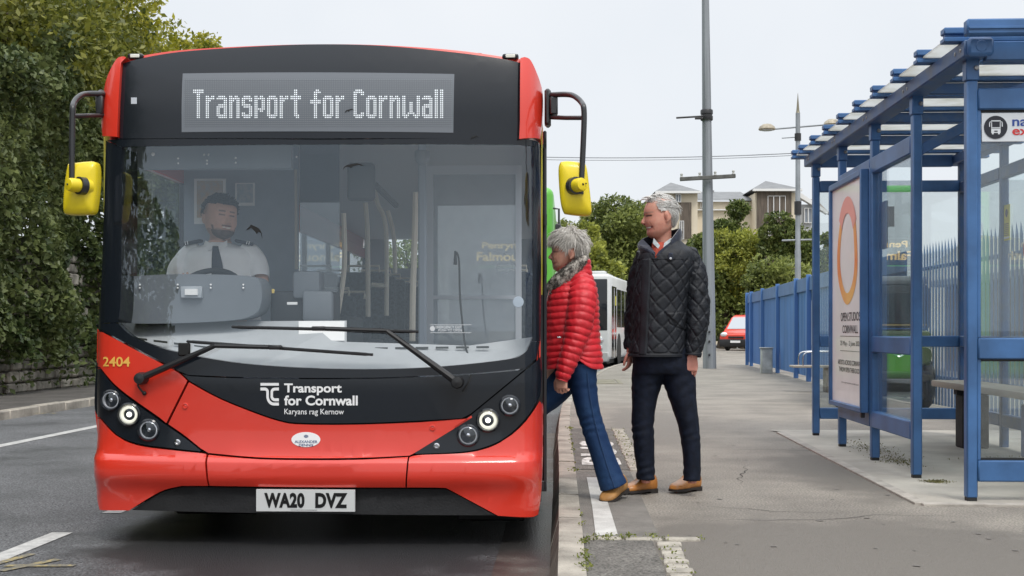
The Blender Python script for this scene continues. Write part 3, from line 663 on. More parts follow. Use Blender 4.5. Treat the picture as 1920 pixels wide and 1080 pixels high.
mb = MB(); mb.tube([at(1318, 218, dp - .18), at(1268, 221, dp - .18)], .025); mb.tube([at(1318, 222, dp - .18), at(1303, 222, dp - .18)], .03); mb.build('bracket_rod', M_blk, pole)
for vv in (622, 640, 665):
    mb = MB(); mb.ball(at(1330, vv, dp - .19), .03, 8); mb.build('bolt', M_blk, pole)
DL = 42.0; lamp = empty('lamp_column', at(1496, HV, DL) - Vector((0, 0, 1))); tag(lamp, 'grey double arm lamp column with pointed finial behind fence', 'street lamp')
M_lc = mat('lamp_grey', (.24, .26, .28), .55, .2, var=.15, vscale=2)
lb = at(1496, HV, DL) - Vector((0, 0, 1)); mb = MB(); mb.tube([lb, at(1496, 470, DL), at(1496, 468, DL), at(1496, 212, DL)], [.10, .10, .085, .075], 14); mb.build('post', M_lc, lamp)
mb = MB(); mb.lathe([(.075, 0), (.065, .02), (.05, .1), (.004, .68)], at(1496, 212, DL), n=12); mb.build('finial', mat('finial_bronze', (.2, .18, .13), .4, .5), lamp)
mb = MB(); mb.tube([at(1452, 242, DL), at(1548, 234, DL)], .028); mb.build('arm', M_lc, lamp)
for uu, vv in ((1438, 242), (1560, 233)):
    p = at(uu, vv, DL); mb = MB(); mb.lathe([(0.0, -.03), (.27, -.03), (.285, 0), (.25, .08), (.14, .16), (0.0, .18)], p, n=20); o = mb.build('lamp_head', mat('lamp_shade', (.33, .29, .22), .5, .2, var=.3, vscale=6), lamp)
    mb = MB(); mb.lathe([(.2, -.03), (.19, -.05), (0, -.06)], p, n=16); mb.build('lens', mat('lamp_lens', (.5, .52, .55), .15), o)
mb = MB(); mb.tube([at(1466, 259, DL), at(1496, 257, DL)], .018, 8); mb.tube([at(1466, 451, DL), at(1530, 449, DL)], .03, 8); mb.build('bracket_rod', M_lc, lamp)
mb = MB(); mb.lathe([(.09, -.12), (.11, -.12), (.11, .12), (.09, .12)], at(1496, 257, DL), n=12); mb.lathe([(.1, -.22), (.12, -.22), (.12, .22), (.1, .22)], at(1496, 390, DL), n=12); mb.build('clamp', M_blk, lamp)
lm = copy_tree(lamp); lm.location = (-21, -33, 0); lm.scale = (.8, .8, .8); tag(lm, 'lamp column mirrored small and dark in the windscreen')
for k, (v0, v1) in enumerate(((288, 287), (293.5, 291))):
    a, b = at(1496, v1, DL), at(560, v0 - 22, 48); mb = MB(); mb.tube([a.lerp(b, i / 20) - Vector((0, 0, .35 * 4 * (i / 20) * (1 - i / 20))) for i in range(21)], .016 if k == 0 else .011, 6)
    o = mb.build('overhead_wire', mat('wire_grey', (.25, .26, .28), .6)); tag(o, ['upper of the two overhead wires, the thicker dark one', 'lower of the two overhead wires, thin and pale'][k], 'wire', 'overhead wires')
# ================================================================== BUS SHELTER
M_sb = mat('shelter_blue', (0.046, 0.128, 0.295), .40, var=.22, vscale=3, bump=.05, bscale=40, detail=7)
# scuffs and bare spots in the paint
M_sb2 = mat('shelter_blue_grimy', (0.040, 0.105, 0.25), .45, col2=(.10, .135, .18), vscale=7, detail=8, lo=.45, hi=.75)
M_sgl = glass('shelter_glass', (.93, .96, .96), 1.5, 0.0, .055, (.6, .62, .6), 2.5)
M_poly = mat('grimy_polycarbonate', (.70, .71, .70), .4, col2=(.50, .49, .43), vscale=5, detail=8, lo=.45, hi=.85)
M_poly.node_tree.nodes['Principled BSDF'].inputs['Transmission Weight'].default_value = .0
def translucent(m, f=.6):
    t = m.node_tree; p = t.nodes['Principled BSDF']; tl = t.nodes.new('ShaderNodeBsdfTranslucent'); mx = t.nodes.new('ShaderNodeMixShader'); mx.inputs[0].default_value = f
    if p.inputs['Base Color'].links: t.links.new(p.inputs['Base Color'].links[0].from_socket, tl.inputs['Color'])
    else: tl.inputs['Color'].default_value = p.inputs['Base Color'].default_value
    t.links.new(p.outputs[0], mx.inputs[1]); t.links.new(tl.outputs[0], mx.inputs[2]); t.links.new(mx.outputs[0], t.nodes['Material Output'].inputs['Surface'])
translucent(M_poly, .8)
M_rub = mat('black_rubber', (.012, .012, .012), .6)
def ybay(u, vb): p = gz(u, vb); return p
PX = 2.34; Y0 = 7.40; BAY = 1.14
YS = [Y0 + BAY * k for k in range(5)]
RX = 3.70; ZT = 2.50
she = empty('bus_shelter', (3.0, 9.6, 0)); tag(she, 'blue steel and glass bus shelter with slatted flat roof', 'bus shelter')
def part(name, m, *ops, parent=she, smooth=40):
    mb = MB()
    for f in ops: f(mb)
    return mb.build(name, m, parent, smooth)
PW = .064
for i, y in enumerate(YS):
    o = part('post', M_sb, lambda b: b.box((PX - PW / 2, y - PW / 2, .03), (PX + PW / 2, y + PW / 2, ZT - .05), .008), lambda b: b.box((PX - PW / 2 - .006, y - PW / 2 - .006, ZT - .05), (PX + PW / 2 + .006, y + PW / 2 + .006, ZT + .09), .006))
    part('post_foot', M_rub, lambda b: b.box((PX - PW / 2 + .004, y - PW / 2 + .004, .0), (PX + PW / 2 - .004, y + PW / 2 - .004, .035), .003), parent=o)
    for q, ax in (((PX + .02, y - PW / 2 - .006, ZT + .02), (0, -1, 0)), ((PX - PW / 2 - .036, y - .05, ZT + .118), (-1, 0, 0)), ((PX - PW / 2 - .036, y + .05, ZT + .118), (-1, 0, 0))):
        part('bolt', bpy.data.materials.get('bolt_steel') or mat('bolt_steel', (.3, .3, .3), .35, .8), lambda b: b.lathe([(0, .012), (.012, .01), (.016, 0)], q, ax, 10), parent=o)
for y in YS:
    part('rear_post', M_sb2, lambda b: b.box((RX - PW / 2, y - PW / 2, .0), (RX + PW / 2, y + PW / 2, ZT + .1), .008))
# beams along the shelter
part('roof_beam', M_sb2, lambda b: b.box((PX - .075, Y0 - .12, ZT + .07), (PX + .06, YS[-1] + .2, ZT + .165), .008))
part('beam_end_cap', M_sb, lambda b: b.box((PX - .065, Y0 - .16, ZT + .065), (PX + .085, Y0 - .12, ZT + .175), .03), lambda b: b.lathe([(0, .006), (.03, .004), (.034, 0)], (PX + .01, Y0 - .16, ZT + .12), (0, -1, 0), 18))
part('roof_beam', M_sb2, lambda b: b.box((RX - .06, Y0 - .12, ZT + .07), (RX + .06, YS[-1] + .2, ZT + .165), .008))
for yy in (Y0 - .05, YS[-1] + .10): part('cross_beam', M_sb, lambda b: b.box((PX + .06, yy - .03, ZT + .055), (RX - .06, yy + .03, ZT + .165), .006))
for y in YS[1:4]: part('cross_beam', M_sb2, lambda b: b.box((PX + .06, y - .02, ZT + .085), (RX - .06, y + .02, ZT + .16), .006))
nsl = 9
for k in range(nsl + 1):
    y = Y0 - .02 + .57 * k if k < nsl else YS[-1] + .33
    if k == nsl: y = YS[-1] + .33
    part('roof_slat', M_sb, lambda b: b.box((PX - .17, y - .045, ZT + .168), (RX + .35, y + .045, ZT + .194), .004), lambda b: b.box((PX - .17, y - .04, ZT + .214), (RX + .35, y + .04, ZT + .252), .006), lambda b: b.box((PX - .16, y - .02, ZT + .194), (RX + .34, y + .02, ZT + .214), .001))
    if k < nsl:
        y1 = y + .57 if k < nsl - 1 else YS[-1] + .33
        part('roof_panel', M_poly, lambda b: b.box((PX - .13, y + .022, ZT + .199), (RX + .33, y1 - .022, ZT + .209), .002))
part('roof_end_trim', M_sb, lambda b: b.box((PX - .10, Y0 - .25, ZT + .165), (RX + .4, Y0 - .18, ZT + .255), .01), lambda b: b.box((PX - .09, Y0 - .26, ZT + .195), (RX + .4, Y0 - .245, ZT + .209), .002))
# framed bays on the kerb side (second and third bay), rails and panes
RH = .065
for k in (1, 2):
    a, b_ = YS[k] + PW / 2, YS[k + 1] - PW / 2
    for z in (.33, .90, 2.26): part('rail', M_sb, lambda b: b.box((PX - .035, a, z - RH), (PX + .035, b_, z + RH * .9), .008))
    part('glass_panel', M_sgl, lambda b: b.box((PX - .004, a, .39), (PX + .004, b_, .835)))
    part('glass_panel', M_sgl, lambda b: b.box((PX - .004, a, .96), (PX + .004, b_, 2.195)))
# far end panel
ye = YS[-1]; xa, xb = PX + PW / 2, RX - PW / 2
for z in (.22, .90, 2.36): part('rail', M_sb, lambda b: b.box((xa, ye - .035, z - RH * .8), (xb, ye + .035, z + RH * .8), .008))
part('glass_panel', M_sgl, lambda b: b.box((xa, ye - .004, .27), (xb, ye + .004, .845))); part('glass_panel', M_sgl, lambda b: b.box((xa, ye - .004, .955), (xb, ye + .004, 2.305)))
# near end panel
yn = Y0; 
for z in (.19, .90, 2.345): part('rail', M_sb, lambda b: b.box((xa, yn - .035, z - RH), (xb, yn + .035, z + RH * .9), .008))
part('inner_frame', M_sb, lambda b: b.box((xa, yn - .02, .25), (xa + .02, yn + .02, .835), .003), lambda b: b.box((xa, yn - .02, .96), (xa + .02, yn + .02, 2.28), .003))
part('glass_panel', M_sgl, lambda b: b.box((xa + .02, yn - .004, .25), (xb, yn + .004, .835))); part('glass_panel', M_sgl, lambda b: b.box((xa + .02, yn - .004, .96), (xb, yn + .004, 2.28)))
part('seal', M_rub, lambda b: b.box((xa + .02, yn - .012, .25), (xb, yn + .012, .262)), lambda b: b.box((xa + .02, yn - .012, .822), (xb, yn + .012, .835)), lambda b: b.box((xa + .02, yn - .012, 2.268), (xb, yn + .012, 2.281)))
# braces
part('brace', M_sb2, lambda b: b.beam((PX, YS[1] + .02, 2.2), (PX + .75, YS[1] + .02, ZT + .1), .06, .07, .006))
part('brace', M_sb2, lambda b: b.beam((xa, yn + .05, 2.30), (PX + .8, yn + .05, ZT + .1), .06, .07, .006))
# rear wall
for k in range(4):
    a, b_ = YS[k] + PW / 2, YS[k + 1] - PW / 2
    for z in (.24, .90, 2.34): part('rail', M_sb2, lambda b: b.box((RX - .035, a, z - RH * .8), (RX + .035, b_, z + RH * .8), .008))
    part('glass_panel', M_sgl, lambda b: b.box((RX - .004, a, .295), (RX + .004, b_, .845))); part('glass_panel', M_sgl, lambda b: b.box((RX - .004, a, .955), (RX + .004, b_, 2.285)))
# poster case on the kerb side
ad = part('poster_case', M_sb, lambda b: b.box((2.235, YS[2] + .02, .37), (2.30, YS[2] + .055, 2.24), .006), lambda b: b.box((2.235, YS[3] + .02, .37), (2.30, YS[3] + .055, 2.24), .006), lambda b: b.box((2.235, YS[2] + .055, 2.19), (2.30, YS[3] + .02, 2.24), .006), lambda b: b.box((2.235, YS[2] + .055, .37), (2.30, YS[3] + .02, .41), .006), lambda b: b.box((2.30, YS[2] + .01, .36), (2.40, YS[3] + .065, 2.25), .008))
ya, yb, za, zb = YS[2] + .055, YS[3] + .02, .41, 2.19
M_pap = mat('poster_paper', (.88, .89, .88), .45, var=.04, vscale=3, coat=.3)
def pq(s, t, e=.0): return Vector((2.262 - e, yb + (ya - yb) * s, za + (zb - za) * t))
po = part('poster', M_pap, lambda b: b.box((2.262, ya, za), (2.298, yb, zb)), parent=ad, smooth=0)
M_ring = mat('poster_orange', (.85, .52, .17), .5, col2=(.80, .22, .08), vscale=2.4)
mb = MB(); NR = 64; vs = []
for i in range(NR):
    a = 2 * math.pi * i / NR; wv = 1 + .07 * math.sin(3 * a + 1)
    for r in ((.33, .30), (.235, .235)): vs.append(pq(.52 + r[0] * 1.0 * math.sin(a) * wv, .69 + r[1] * .80 * math.cos(a), .002))
fs = [(2 * i, (2 * i + 2) % (2 * NR), (2 * i + 3) % (2 * NR), 2 * i + 1) for i in range(NR)]
mb.add(vs, fs); mb.build('ring_picture', M_ring, po, 0)
M_pink = mat('poster_pink', (.82, .38, .32), .5)
mb = MB(); vs = []
for i in range(13):
    a = -.9 + 1.9 * i / 12
    for r in ((.345, .315), (.22, .22)): vs.append(pq(.52 + r[0] * math.sin(a), .69 + r[1] * .80 * math.cos(a), .004))
mb.add(vs, [(2 * i, 2 * i + 2, 2 * i + 3, 2 * i + 1) for i in range(12)]); mb.build('ring_highlight', M_pink, po, 0)
M_ink = mat('ink', (.03, .03, .035), .6)
mb = MB()
def tl(txt, s0, s1, t0, t1, bold=0.0): add_text(mb, txt, lambda s, t: pq(s0 + (s1 - s0) * s, t0 + (t1 - t0) * t, .002), bold)
tl('OPEN STUDIOS', .30, .92, .375, .415, .01); tl('CORNWALL', .36, .86, .32, .357, .01); tl('25 May - 2 June 2024', .28, .94, .257, .285)
tl('ARTISTS ACROSS CORNWALL', .20, .98, .175, .197, .008); tl('THROW OPEN THEIR DOORS', .24, .96, .142, .164, .008); tl('www.openstudioscornwall.co.uk', .32, .88, .088, .098)
for t in (.305, .238): mb.add([pq(.28, t, .002), pq(.94, t, .002), pq(.94, t + .002, .002), pq(.28, t + .002, .002)], [(0, 1, 2, 3)])
mb.build('poster_lettering', M_ink, po, 0)
part('notice_case', mat('grey_case', (.36, .40, .46), .4), lambda b: b.box((2.385, YS[2] - .14, 1.62), (2.405, YS[2] - .01, 1.98), .004), parent=she)
part('case_lock', M_blk, lambda b: b.box((2.25, YS[2] + .06, .33), (2.28, YS[2] + .1, .372), .004), parent=ad)
# coach stop sign boards at both ends
M_sgn = mat('sign_white', (.62, .65, .68), .4)
M_navy = mat('sign_navy', (.01, .012, .02), .4)
def coach_sign(x0, x1, z0, z1, y, words=True):
    s = part('sign', M_sgn, lambda b: b.box((x0, y - .006, z0), (x1, y + .006, z1), .002))
    h = z1 - z0; c = Vector((x0 + .080 * h / .17, y - .008, (z0 + z1) / 2)); r = .40 * h
    part('roundel', M_navy, lambda b: b.lathe([(0, .002), (r, .002), (r, -.001)], c, (0, -1, 0), 32), parent=s)
    q = MB(); S = r / .5; Wp = lambda X, Z, e=.004: c + Vector((X * S, -e, Z * S))
    def rc(x0, z0, x1, z1, e=.004): q.add([Wp(x0, z0, e), Wp(x1, z0, e), Wp(x1, z1, e), Wp(x0, z1, e)], [(0, 1, 2, 3)])
    q.cur = 0; rc(-.20, -.25, .20, .30); rc(-.29, .02, -.25, .25); rc(.25, .02, .29, .25); rc(-.29, .21, .29, .25); rc(-.17, -.31, -.09, -.25); rc(.09, -.31, .17, -.25)
    q.cur = 1; rc(-.165, .0, .165, .24, .005); rc(-.19, -.06, .19, -.045, .005); rc(-.07, -.2, .07, -.15, .005)
    q.build('coach_pictogram', [M_sgn, M_navy], s, 0)
    if words:
        q = MB(); L = .30; z = (z0 + z1) / 2
        xs = c.x + r + .028
        add_text(q, 'national', quadfn((xs, y - .008, z + .006), (xs + L, y - .008, z + .006), (xs, y - .008, z + .062)), .02); q.cur = 1
        add_text(q, 'express', quadfn((xs, y - .008, z - .062), (xs + L, y - .008, z - .062), (xs, y - .008, z - .010)), .02)
        q.build('sign_lettering', [mat('word_blue', (.02, .06, .28), .5), mat('word_red', (.55, .03, .03), .5)], s, 0)
coach_sign(xa + .025, xb - .1, 2.095, 2.262, yn - .012)
coach_sign(xa + .10, xb - .6, 1.98, 2.17, ye - .012, False)
# stickers on the rear glass
st = part('sticker', mat('sticker_yellow', (.62, .58, .04), .5), lambda b: b.box((RX - .012, 10.66, 1.76), (RX - .006, 10.79, 2.06)))
mb = MB()
for k in range(7): mb.box((RX - .0142, 10.675, 1.80 + k * .016), (RX - .0125, 10.775, 1.806 + k * .016))
mb.ball((RX - .013, 10.725, 1.99), (.002, .03, .035), 10); mb.build('sticker_print', M_ink, st, 0)
part('sticker_band', M_sgn, lambda b: b.box((RX - .0142, 10.66, 1.775), (RX - .0122, 10.79, 1.79)), parent=st)
def tc_logo(mb, fn, w=.09):
    """two interlocking bands forming a T and a C, drawn on the unit square"""
    def band(pts, w):
        P = [Vector((p[0], p[1], 0)) for p in pts]; vs = []; n = len(P)
        for i in range(n):
            d = (P[min(i + 1, n - 1)] - P[max(i - 1, 0)]).normalized(); q = Vector((-d.y, d.x, 0)) * w / 2
            vs += [fn(*(P[i] + q)[:2]), fn(*(P[i] - q)[:2])]
        mb.add(vs, [(2 * i, 2 * i + 2, 2 * i + 3, 2 * i + 1) for i in range(n - 1)])
    arc = lambda cx, cy, rx, ry, a0, a1, n=10: [(cx + rx * math.cos(math.radians(a0 + (a1 - a0) * i / n)), cy + ry * math.sin(math.radians(a0 + (a1 - a0) * i / n))) for i in range(n + 1)]
    band([(.02, .94), (.98, .94)], .12)
    band([(.02, .73), (.25, .73)] + arc(.25, .60, .14, .13, 90, 0) + [(.39, .45)] + arc(.72, .40, .33, .34, 180, 270) + [(.98, .06)], .13)
    band([(.98, .73), (.78, .73)] + arc(.78, .60, .17, .13, 90, 180) + [(.61, .42)] + arc(.78, .40, .17, .15, 180, 270) + [(.98, .25)], .13)
rd = part('sticker', mat('tc_red', (.50, .045, .02), .45), lambda b: b.lathe([(0, .003), (.085, .003), (.085, 0)], (RX - .006, 10.27, 1.66), (-1, 0, 0), 36))
mb = MB(); tc_logo(mb, lambda s, t: Vector((RX - .0115, 10.27 + .045 - .09 * s, 1.66 - .05 + .10 * t))); mb.build('sticker_emblem', M_sgn, rd, 0)
# bench inside, cabinet, far bench
M_bw = mat('bench_timber', (.36, .325, .27), .75, var=.22, vscale=3, stretch=(1, .3, 1), bump=.4, bscale=30)
M_bleg = mat('bench_block', (.028, .027, .026), .8, var=.4, vscale=8, bump=.4)
be = empty('bench', (3.42, 10, 0)); tag(be, 'grey timber plank bench on black blocks inside the shelter', 'bench')
by0, by1 = 7.9, 11.35
for i in range(2): part('seat_plank', M_bw, lambda b: b.box((3.24 + i * .185, by0, .505), (3.24 + i * .185 + .175, by1, .56), .01, seg=2), parent=be)
for y in (10.75, 8.5): part('support', M_bleg, lambda b: b.box((3.30, y - .1, .012), (3.52, y + .1, .46), .01), lambda b: b.box((3.27, y - .05, .46), (3.58, y + .05, .505), .004), parent=be)
cb = empty('cabinet', (3.55, 9.35, 0)); tag(cb, 'small blue metal cabinet with yellow sticker inside the shelter', 'cabinet')
cx0 = 1.0; p = gz(1902, 848); cy = 9.55
part('body', M_sb, lambda b: b.box((3.44, cy - .15, .04), (3.66, cy + .15, .44), .01), parent=cb); part('door', M_sb, lambda b: b.box((3.45, cy - .165, .06), (3.65, cy - .151, .42), .004), parent=cb)
part('warning_sticker', bpy.data.materials['sticker_yellow'], lambda b: b.box((3.505, cy - .168, .20), (3.545, cy - .1655, .25)), parent=cb)
part('plinth', M_rub, lambda b: b.box((3.46, cy - .13, .012), (3.64, cy + .13, .04)), parent=cb)
b2 = empty('bench', gz(1545, 728)); tag(b2, 'pale slatted bench with wire armrest near the blue fence', 'bench')
q = gz(1548, 735); part('seat', M_bw, lambda b: [b.box((q.x - .55, q.y - .22 + k * .15, .40), (q.x + .75, q.y - .09 + k * .15, .435), .006) for k in range(3)], parent=b2)
part('leg', mat('bench_leg', (.24, .20, .15), .8, var=.2), lambda b: b.box((q.x - .02, q.y - .16, 0), (q.x + .1, q.y + .12, .40), .01), parent=b2)
part('armrest', mat('bench_chrome', (.5, .52, .55), .25, .9), lambda b: b.tube(spline([(q.x - .4, q.y - .2, .43), (q.x - .38, q.y - .2, .62), (q.x - .2, q.y - .2, .66), (q.x + .3, q.y - .2, .66)], 5), .012, 8), lambda b: b.tube(spline([(q.x - .4, q.y + .2, .43), (q.x - .38, q.y + .2, .62), (q.x - .2, q.y + .2, .66), (q.x + .3, q.y + .2, .66)], 5), .012, 8), parent=b2)
# ------------------------------------------------------------------ added vehicle standing in for a reflection in the shelter pane
ve = empty('reflection_car', at(1652, 770, 15.7)); tag(ve, 'added green off roader imitating a dark reflection in the shelter pane', 'car')
vx, vy = at(1652, 620, 15.7).x, at(1652, 620, 15.7).y; VM = Matrix.Translation((vx, vy, 0)) @ Matrix.Rotation(math.radians(-14), 4, 'Z')
M_vg = mat('olive_green_paint', (.075, .11, .028), .35, var=.1, vscale=4, coat=.4); M_vb = mat('black_canvas', (.014, .015, .018), .7, var=.3, vscale=5); M_vgl = mat('dark_vehicle_glass', (.01, .012, .018), .06)
part('body', M_vg, lambda b: b.box((-.6, .2, .45), (.6, 3.2, 1.0), .05, VM, 2), lambda b: b.box((-.36, -.1, .45), (.36, .5, .92), .06, VM, 2), parent=ve)
part('roof', mat('canvas_grey', (.22, .23, .24), .7), lambda b: b.box((-.58, .9, 1.60), (.58, 3.1, 1.72), .06, VM, 2), parent=ve)
part('cab', M_vb, lambda b: b.box((-.6, .85, 1.0), (.6, 3.15, 1.60), .05, VM, 2), parent=ve)
part('windscreen', M_vgl, lambda b: b.box((-.5, .83, 1.10), (-.03, .848, 1.5), .01, VM), lambda b: b.box((.03, .83, 1.10), (.5, .848, 1.5), .01, VM), parent=ve)
part('pinstripe', mat('pinstripe_gold', (.5, .33, .1), .5), lambda b: b.box((-.57, .825, 1.065), (.57, .849, 1.085), 0, VM), parent=ve)
part('pinstripe', mat('pinstripe_blue', (.05, .14, .4), .5), lambda b: b.box((-.57, .825, 1.02), (.57, .849, 1.035), 0, VM), parent=ve)
for sx in (-1, 1):
    part('wing', M_vg, lambda b: b.add(*loft([(VM @ Vector((sx * .48, -.02 + t * .9, .62 + .16 * math.sin(math.pi * (.15 + t * .7)))), Vector((.13, 0, 0)), Vector((0, 0, .10))) for t in np.linspace(0, 1, 5)], 14, 4, expo=3)), parent=ve)
    w = part('wheel', M_rub, lambda b: b.lathe([(.1, -.09), (.30, -.09), (.34, -.05), (.34, .05), (.30, .09), (.1, .09)], VM @ Vector((sx * .5, .45, .34)), (1, 0, 0), 24), parent=ve)
    w2 = part('wheel', M_rub, lambda b: b.lathe([(.1, -.09), (.30, -.09), (.34, -.05), (.34, .05), (.30, .09), (.1, .09)], VM @ Vector((sx * .5, 2.6, .34)), (1, 0, 0), 24), parent=ve)
    hl = part('headlight', mat('chrome', (.7, .7, .72), .12, 1.0) if sx == -1 else bpy.data.materials['chrome'], lambda b: b.lathe([(.0, .02), (.07, .02), (.085, .045), (.095, .02), (.09, -.06), (0, -.08)], VM @ Vector((sx * .20 + .0, -.12, .76)), (0, -1, 0), 22), parent=ve)
part('bumper', M_vb, lambda b: b.box((-.58, -.22, .36), (.58, -.12, .5), .02, VM), lambda b: b.box((-.55, -.1, .18), (.55, .3, .40), .02, VM), parent=ve)
part('grille', M_vb, lambda b: b.box((-.09, -.115, .5), (.09, -.095, .88), .01, VM), parent=ve)
# ================================================================== RED BUS
XC, HW = -1.375, 1.236
XL, XR = XC - HW, XC + HW
def S(x, z):
    """front face of the bus: y for a place (x, z)"""
    n = (x - XC) / HW; a = abs(n)
    y = 6.60 + .10 * n * n + min(.17 * a ** 30, .36)
    if z > .72: y += .050 * (z - .72)
    if z > 2.15: y += .42 * (z - 2.15) ** 2
    def sm(t): t = min(1, max(0, t)); return t * t * (3 - 2 * t)
    y -= .055 * sm((.345 - z) / .05) * (1 - sm((.235 - z) / .12) * .75)     # bumper ridge
    y -= .020 * sm((.47 - z) / .2) * (1 - sm((.33 - z) / .03))
    return y
def hit(u, v):
    d = ray(u, v); lo, hi = 6.0, 8.0
    for _ in range(44):
        t = (lo + hi) / 2; p = CAM + d * t
        if p.y < S(p.x, p.z): lo = t
        else: hi = t
    p = CAM + d * lo; return Vector((p.x, S(p.x, p.z), p.z))
def onb(u, v, off=0.0): p = hit(u, v); return Vector((p.x, p.y - off, p.z))
bus = empty('single_decker_bus', (XC, 6.9, RZ)); tag(bus, 'red single decker bus with lit front display, nearest vehicle at the kerb', 'bus')
M_red = mat('bus_red', (0.66, 0.036, 0.018), .28, var=.03, vscale=2, coat=.8)
M_gblk = mat('gloss_black', (0.008, 0.011, 0.016), .17, spec=.4, coat=.12, bump=.012, bscale=25)
M_mblk = mat('bumper_black', (0.014, 0.014, 0.015), .42, var=.3, vscale=5, bump=.15, bscale=80)
M_seam = mat('seam_black', (.004, .004, .004), .7)
M_chr = bpy.data.materials['chrome']; M_white = mat('vinyl_white', (.80, .80, .80), .45)
def panel(name, px, m, off=0.0, thick=.03, parent=bus, res=.06, smooth=30, bev=0.0):
    pts = [hit(u, v) for u, v in px]; bm = bmesh.new()
    f = bm.faces.new([bm.verts.new((p.x, 0, p.z)) for p in pts]); bmesh.ops.triangulate(bm, faces=[f])
    xs = [p.x for p in pts]; zs = [p.z for p in pts]
    def cut(co, no): bmesh.ops.bisect_plane(bm, geom=bm.verts[:] + bm.edges[:] + bm.faces[:], dist=1e-5, plane_co=co, plane_no=no)
    x = math.ceil(min(xs) / res) * res
    while x < max(xs): cut((x, 0, 0), (1, 0, 0)); x += res
    for k in (.90, .93, .95, .962, .972, .98, .987, .994): 
        for s in (-1, 1): cut((XC + s * HW * k, 0, 0), (1, 0, 0))
    z = math.ceil(min(zs) / res) * res
    while z < max(zs): cut((0, 0, z), (0, 0, 1)); z += res
    for z in (.335, .32, .305, .22, .20, .18, .16): cut((0, 0, z), (0, 0, 1))
    bmesh.ops.remove_doubles(bm, verts=bm.verts, dist=1e-4)
    for v in bm.verts: v.co.y = S(v.co.x, v.co.z) - off
    for f in bm.faces:
        f.normal_update()
        if f.normal.y > 0: f.normal_flip()
    if thick:
        ed = [e for e in bm.edges if len(e.link_faces) == 1]; r = bmesh.ops.extrude_edge_only(bm, edges=ed)
        for v in r['geom']:
            if isinstance(v, bmesh.types.BMVert): v.co.y += thick
    me = bpy.data.meshes.new(name); bm.to_mesh(me); bm.free()
    me.polygons.foreach_set('use_smooth', [True] * len(me.polygons)); me.set_sharp_from_angle(angle=math.radians(smooth))
    return put(me, name, m, parent)
def cur(pts, n=5): return [(p.x, p.y) for p in spline([(a, b, 0) for a, b in pts], n)]
def bt(mb, txt, u0, v0, u1, v1, off=.004, bold=0.0, spacing=1.0):
    """lettering laid on the bus front inside the photo box u0,v0 - u1,v1"""
    a, b = hit(u0, v1), hit(u1, v0)
    def fn(s, t):
        x = a.x + (b.x - a.x) * s; z = a.z + (b.z - a.z) * t; return Vector((x, S(x, z) - off, z))
    return add_text(mb, txt, fn, bold, spacing)
def pxq(mb, u0, v0, u1, v1, off=.004):
    mb.add([onb(u0, v1, off), onb(u1, v1, off), onb(u1, v0, off), onb(u0, v0, off)], [(0, 1, 2, 3)])
# ---- upper dome
topc = cur([(231, 119), (262, 110), (340, 97), (480, 87), (600, 83), (720, 86), (850, 98), (940, 110), (976, 118)])
panel('dome_panel', topc + cur([(977, 122), (976, 180), (972, 262)], 4) + [(600, 259.5), (225, 260)] + cur([(225, 256), (228, 190), (231, 122)], 4), M_gblk, 0, .10)
crown_ = cur([(226, 112), (262, 104), (340, 93), (480, 85), (600, 82), (720, 84), (850, 93), (940, 105), (982, 111)])
panel('roof_front', crown_ + [(979, 117)] + [(u, v - .5) for u, v in topc[::-1]] + [(229, 118)], M_red, -.012, .30)
lh = cur([(196, 257), (194, 230), (197, 185), (204, 148), (222, 113), (236, 108)], 5) + [(240, 110)] + cur([(230, 120), (226, 190), (223, 258)], 4)
panel('roof_corner', lh, M_red, .030, .25)
rh = cur([(1013, 262), (1016, 230), (1018, 180), (1011, 150), (996, 116), (984, 109)], 5) + [(976, 111)] + cur([(979, 122), (977, 190), (974, 262)], 4)
panel('roof_corner', rh, M_red, .030, .25)
# ---- destination display
disp = [(343, 138), (852, 139), (850, 249), (341, 248)]
M_disp = mat('display_glass', (.135, .15, .17), .15, coat=.4)  # lighter grey base stands in for reflections on the display's glass
dp_ = panel('destination_display', disp, M_disp, .003, .004)
M_led0 = mat('unlit_led', (.17, .19, .21), .5); M_led1 = mat('lit_led', (.6, .64, .68), .5, emis=(.92, .97, 1.0), estr=.42)
GL = {'T': "111111 111111 001100 001100 001100 001100 001100 001100 001100 001100 001100 001100 001100 001100",
 'r': "11011 11111 11100 11000 11000 11000 11000 11000 11000 11000 11000", 'a': "011110 111111 000011 000011 011111 111111 110011 110011 110011 111111 011111",
 'n': "110110 111111 111011 110011 110011 110011 110011 110011 110011 110011 110011", 's': "011110 111111 110011 110000 111110 011111 000011 000011 110011 111111 011110",
 'p': "110110 111111 110011 110011 110011 110011 111111 110110 110000 110000 110000", 'o': "011110 111111 110011 110011 110011 110011 110011 110011 110011 111111 011110",
 't': "001100 001100 001100 111111 111111 001100 001100 001100 001100 001100 001100 001100 001110 000110", 'f': "000110 001111 001100 001100 001100 111111 111111 001100 001100 001100 001100 001100 001100 001100",
 'C': "011110 111111 110011 110000 110000 110000 110000 110000 110000 110000 110000 110011 111111 011110",
 'w': "1100000011 1100000011 1100000011 1100110011 1100110011 1100110011 1100110011 1100110011 1101111011 1111001111 0110000110", 'l': "11 11 11 11 11 11 11 11 11 11 11 11 11 11"}
lit = set(); colx = 5
for ch in "Transport for Cornwall":
    if ch == ' ': colx += 4; continue
    rows = GL[ch].split(); base = 5 + 14 - len(rows)
    for r, row in enumerate(rows):
        for c, b in enumerate(row):
            if b == '1': lit.add((colx + c, base + r))
    colx += len(rows[0]) + 1
NC = colx + 4; NRW = 23; un = MB(); li = MB()
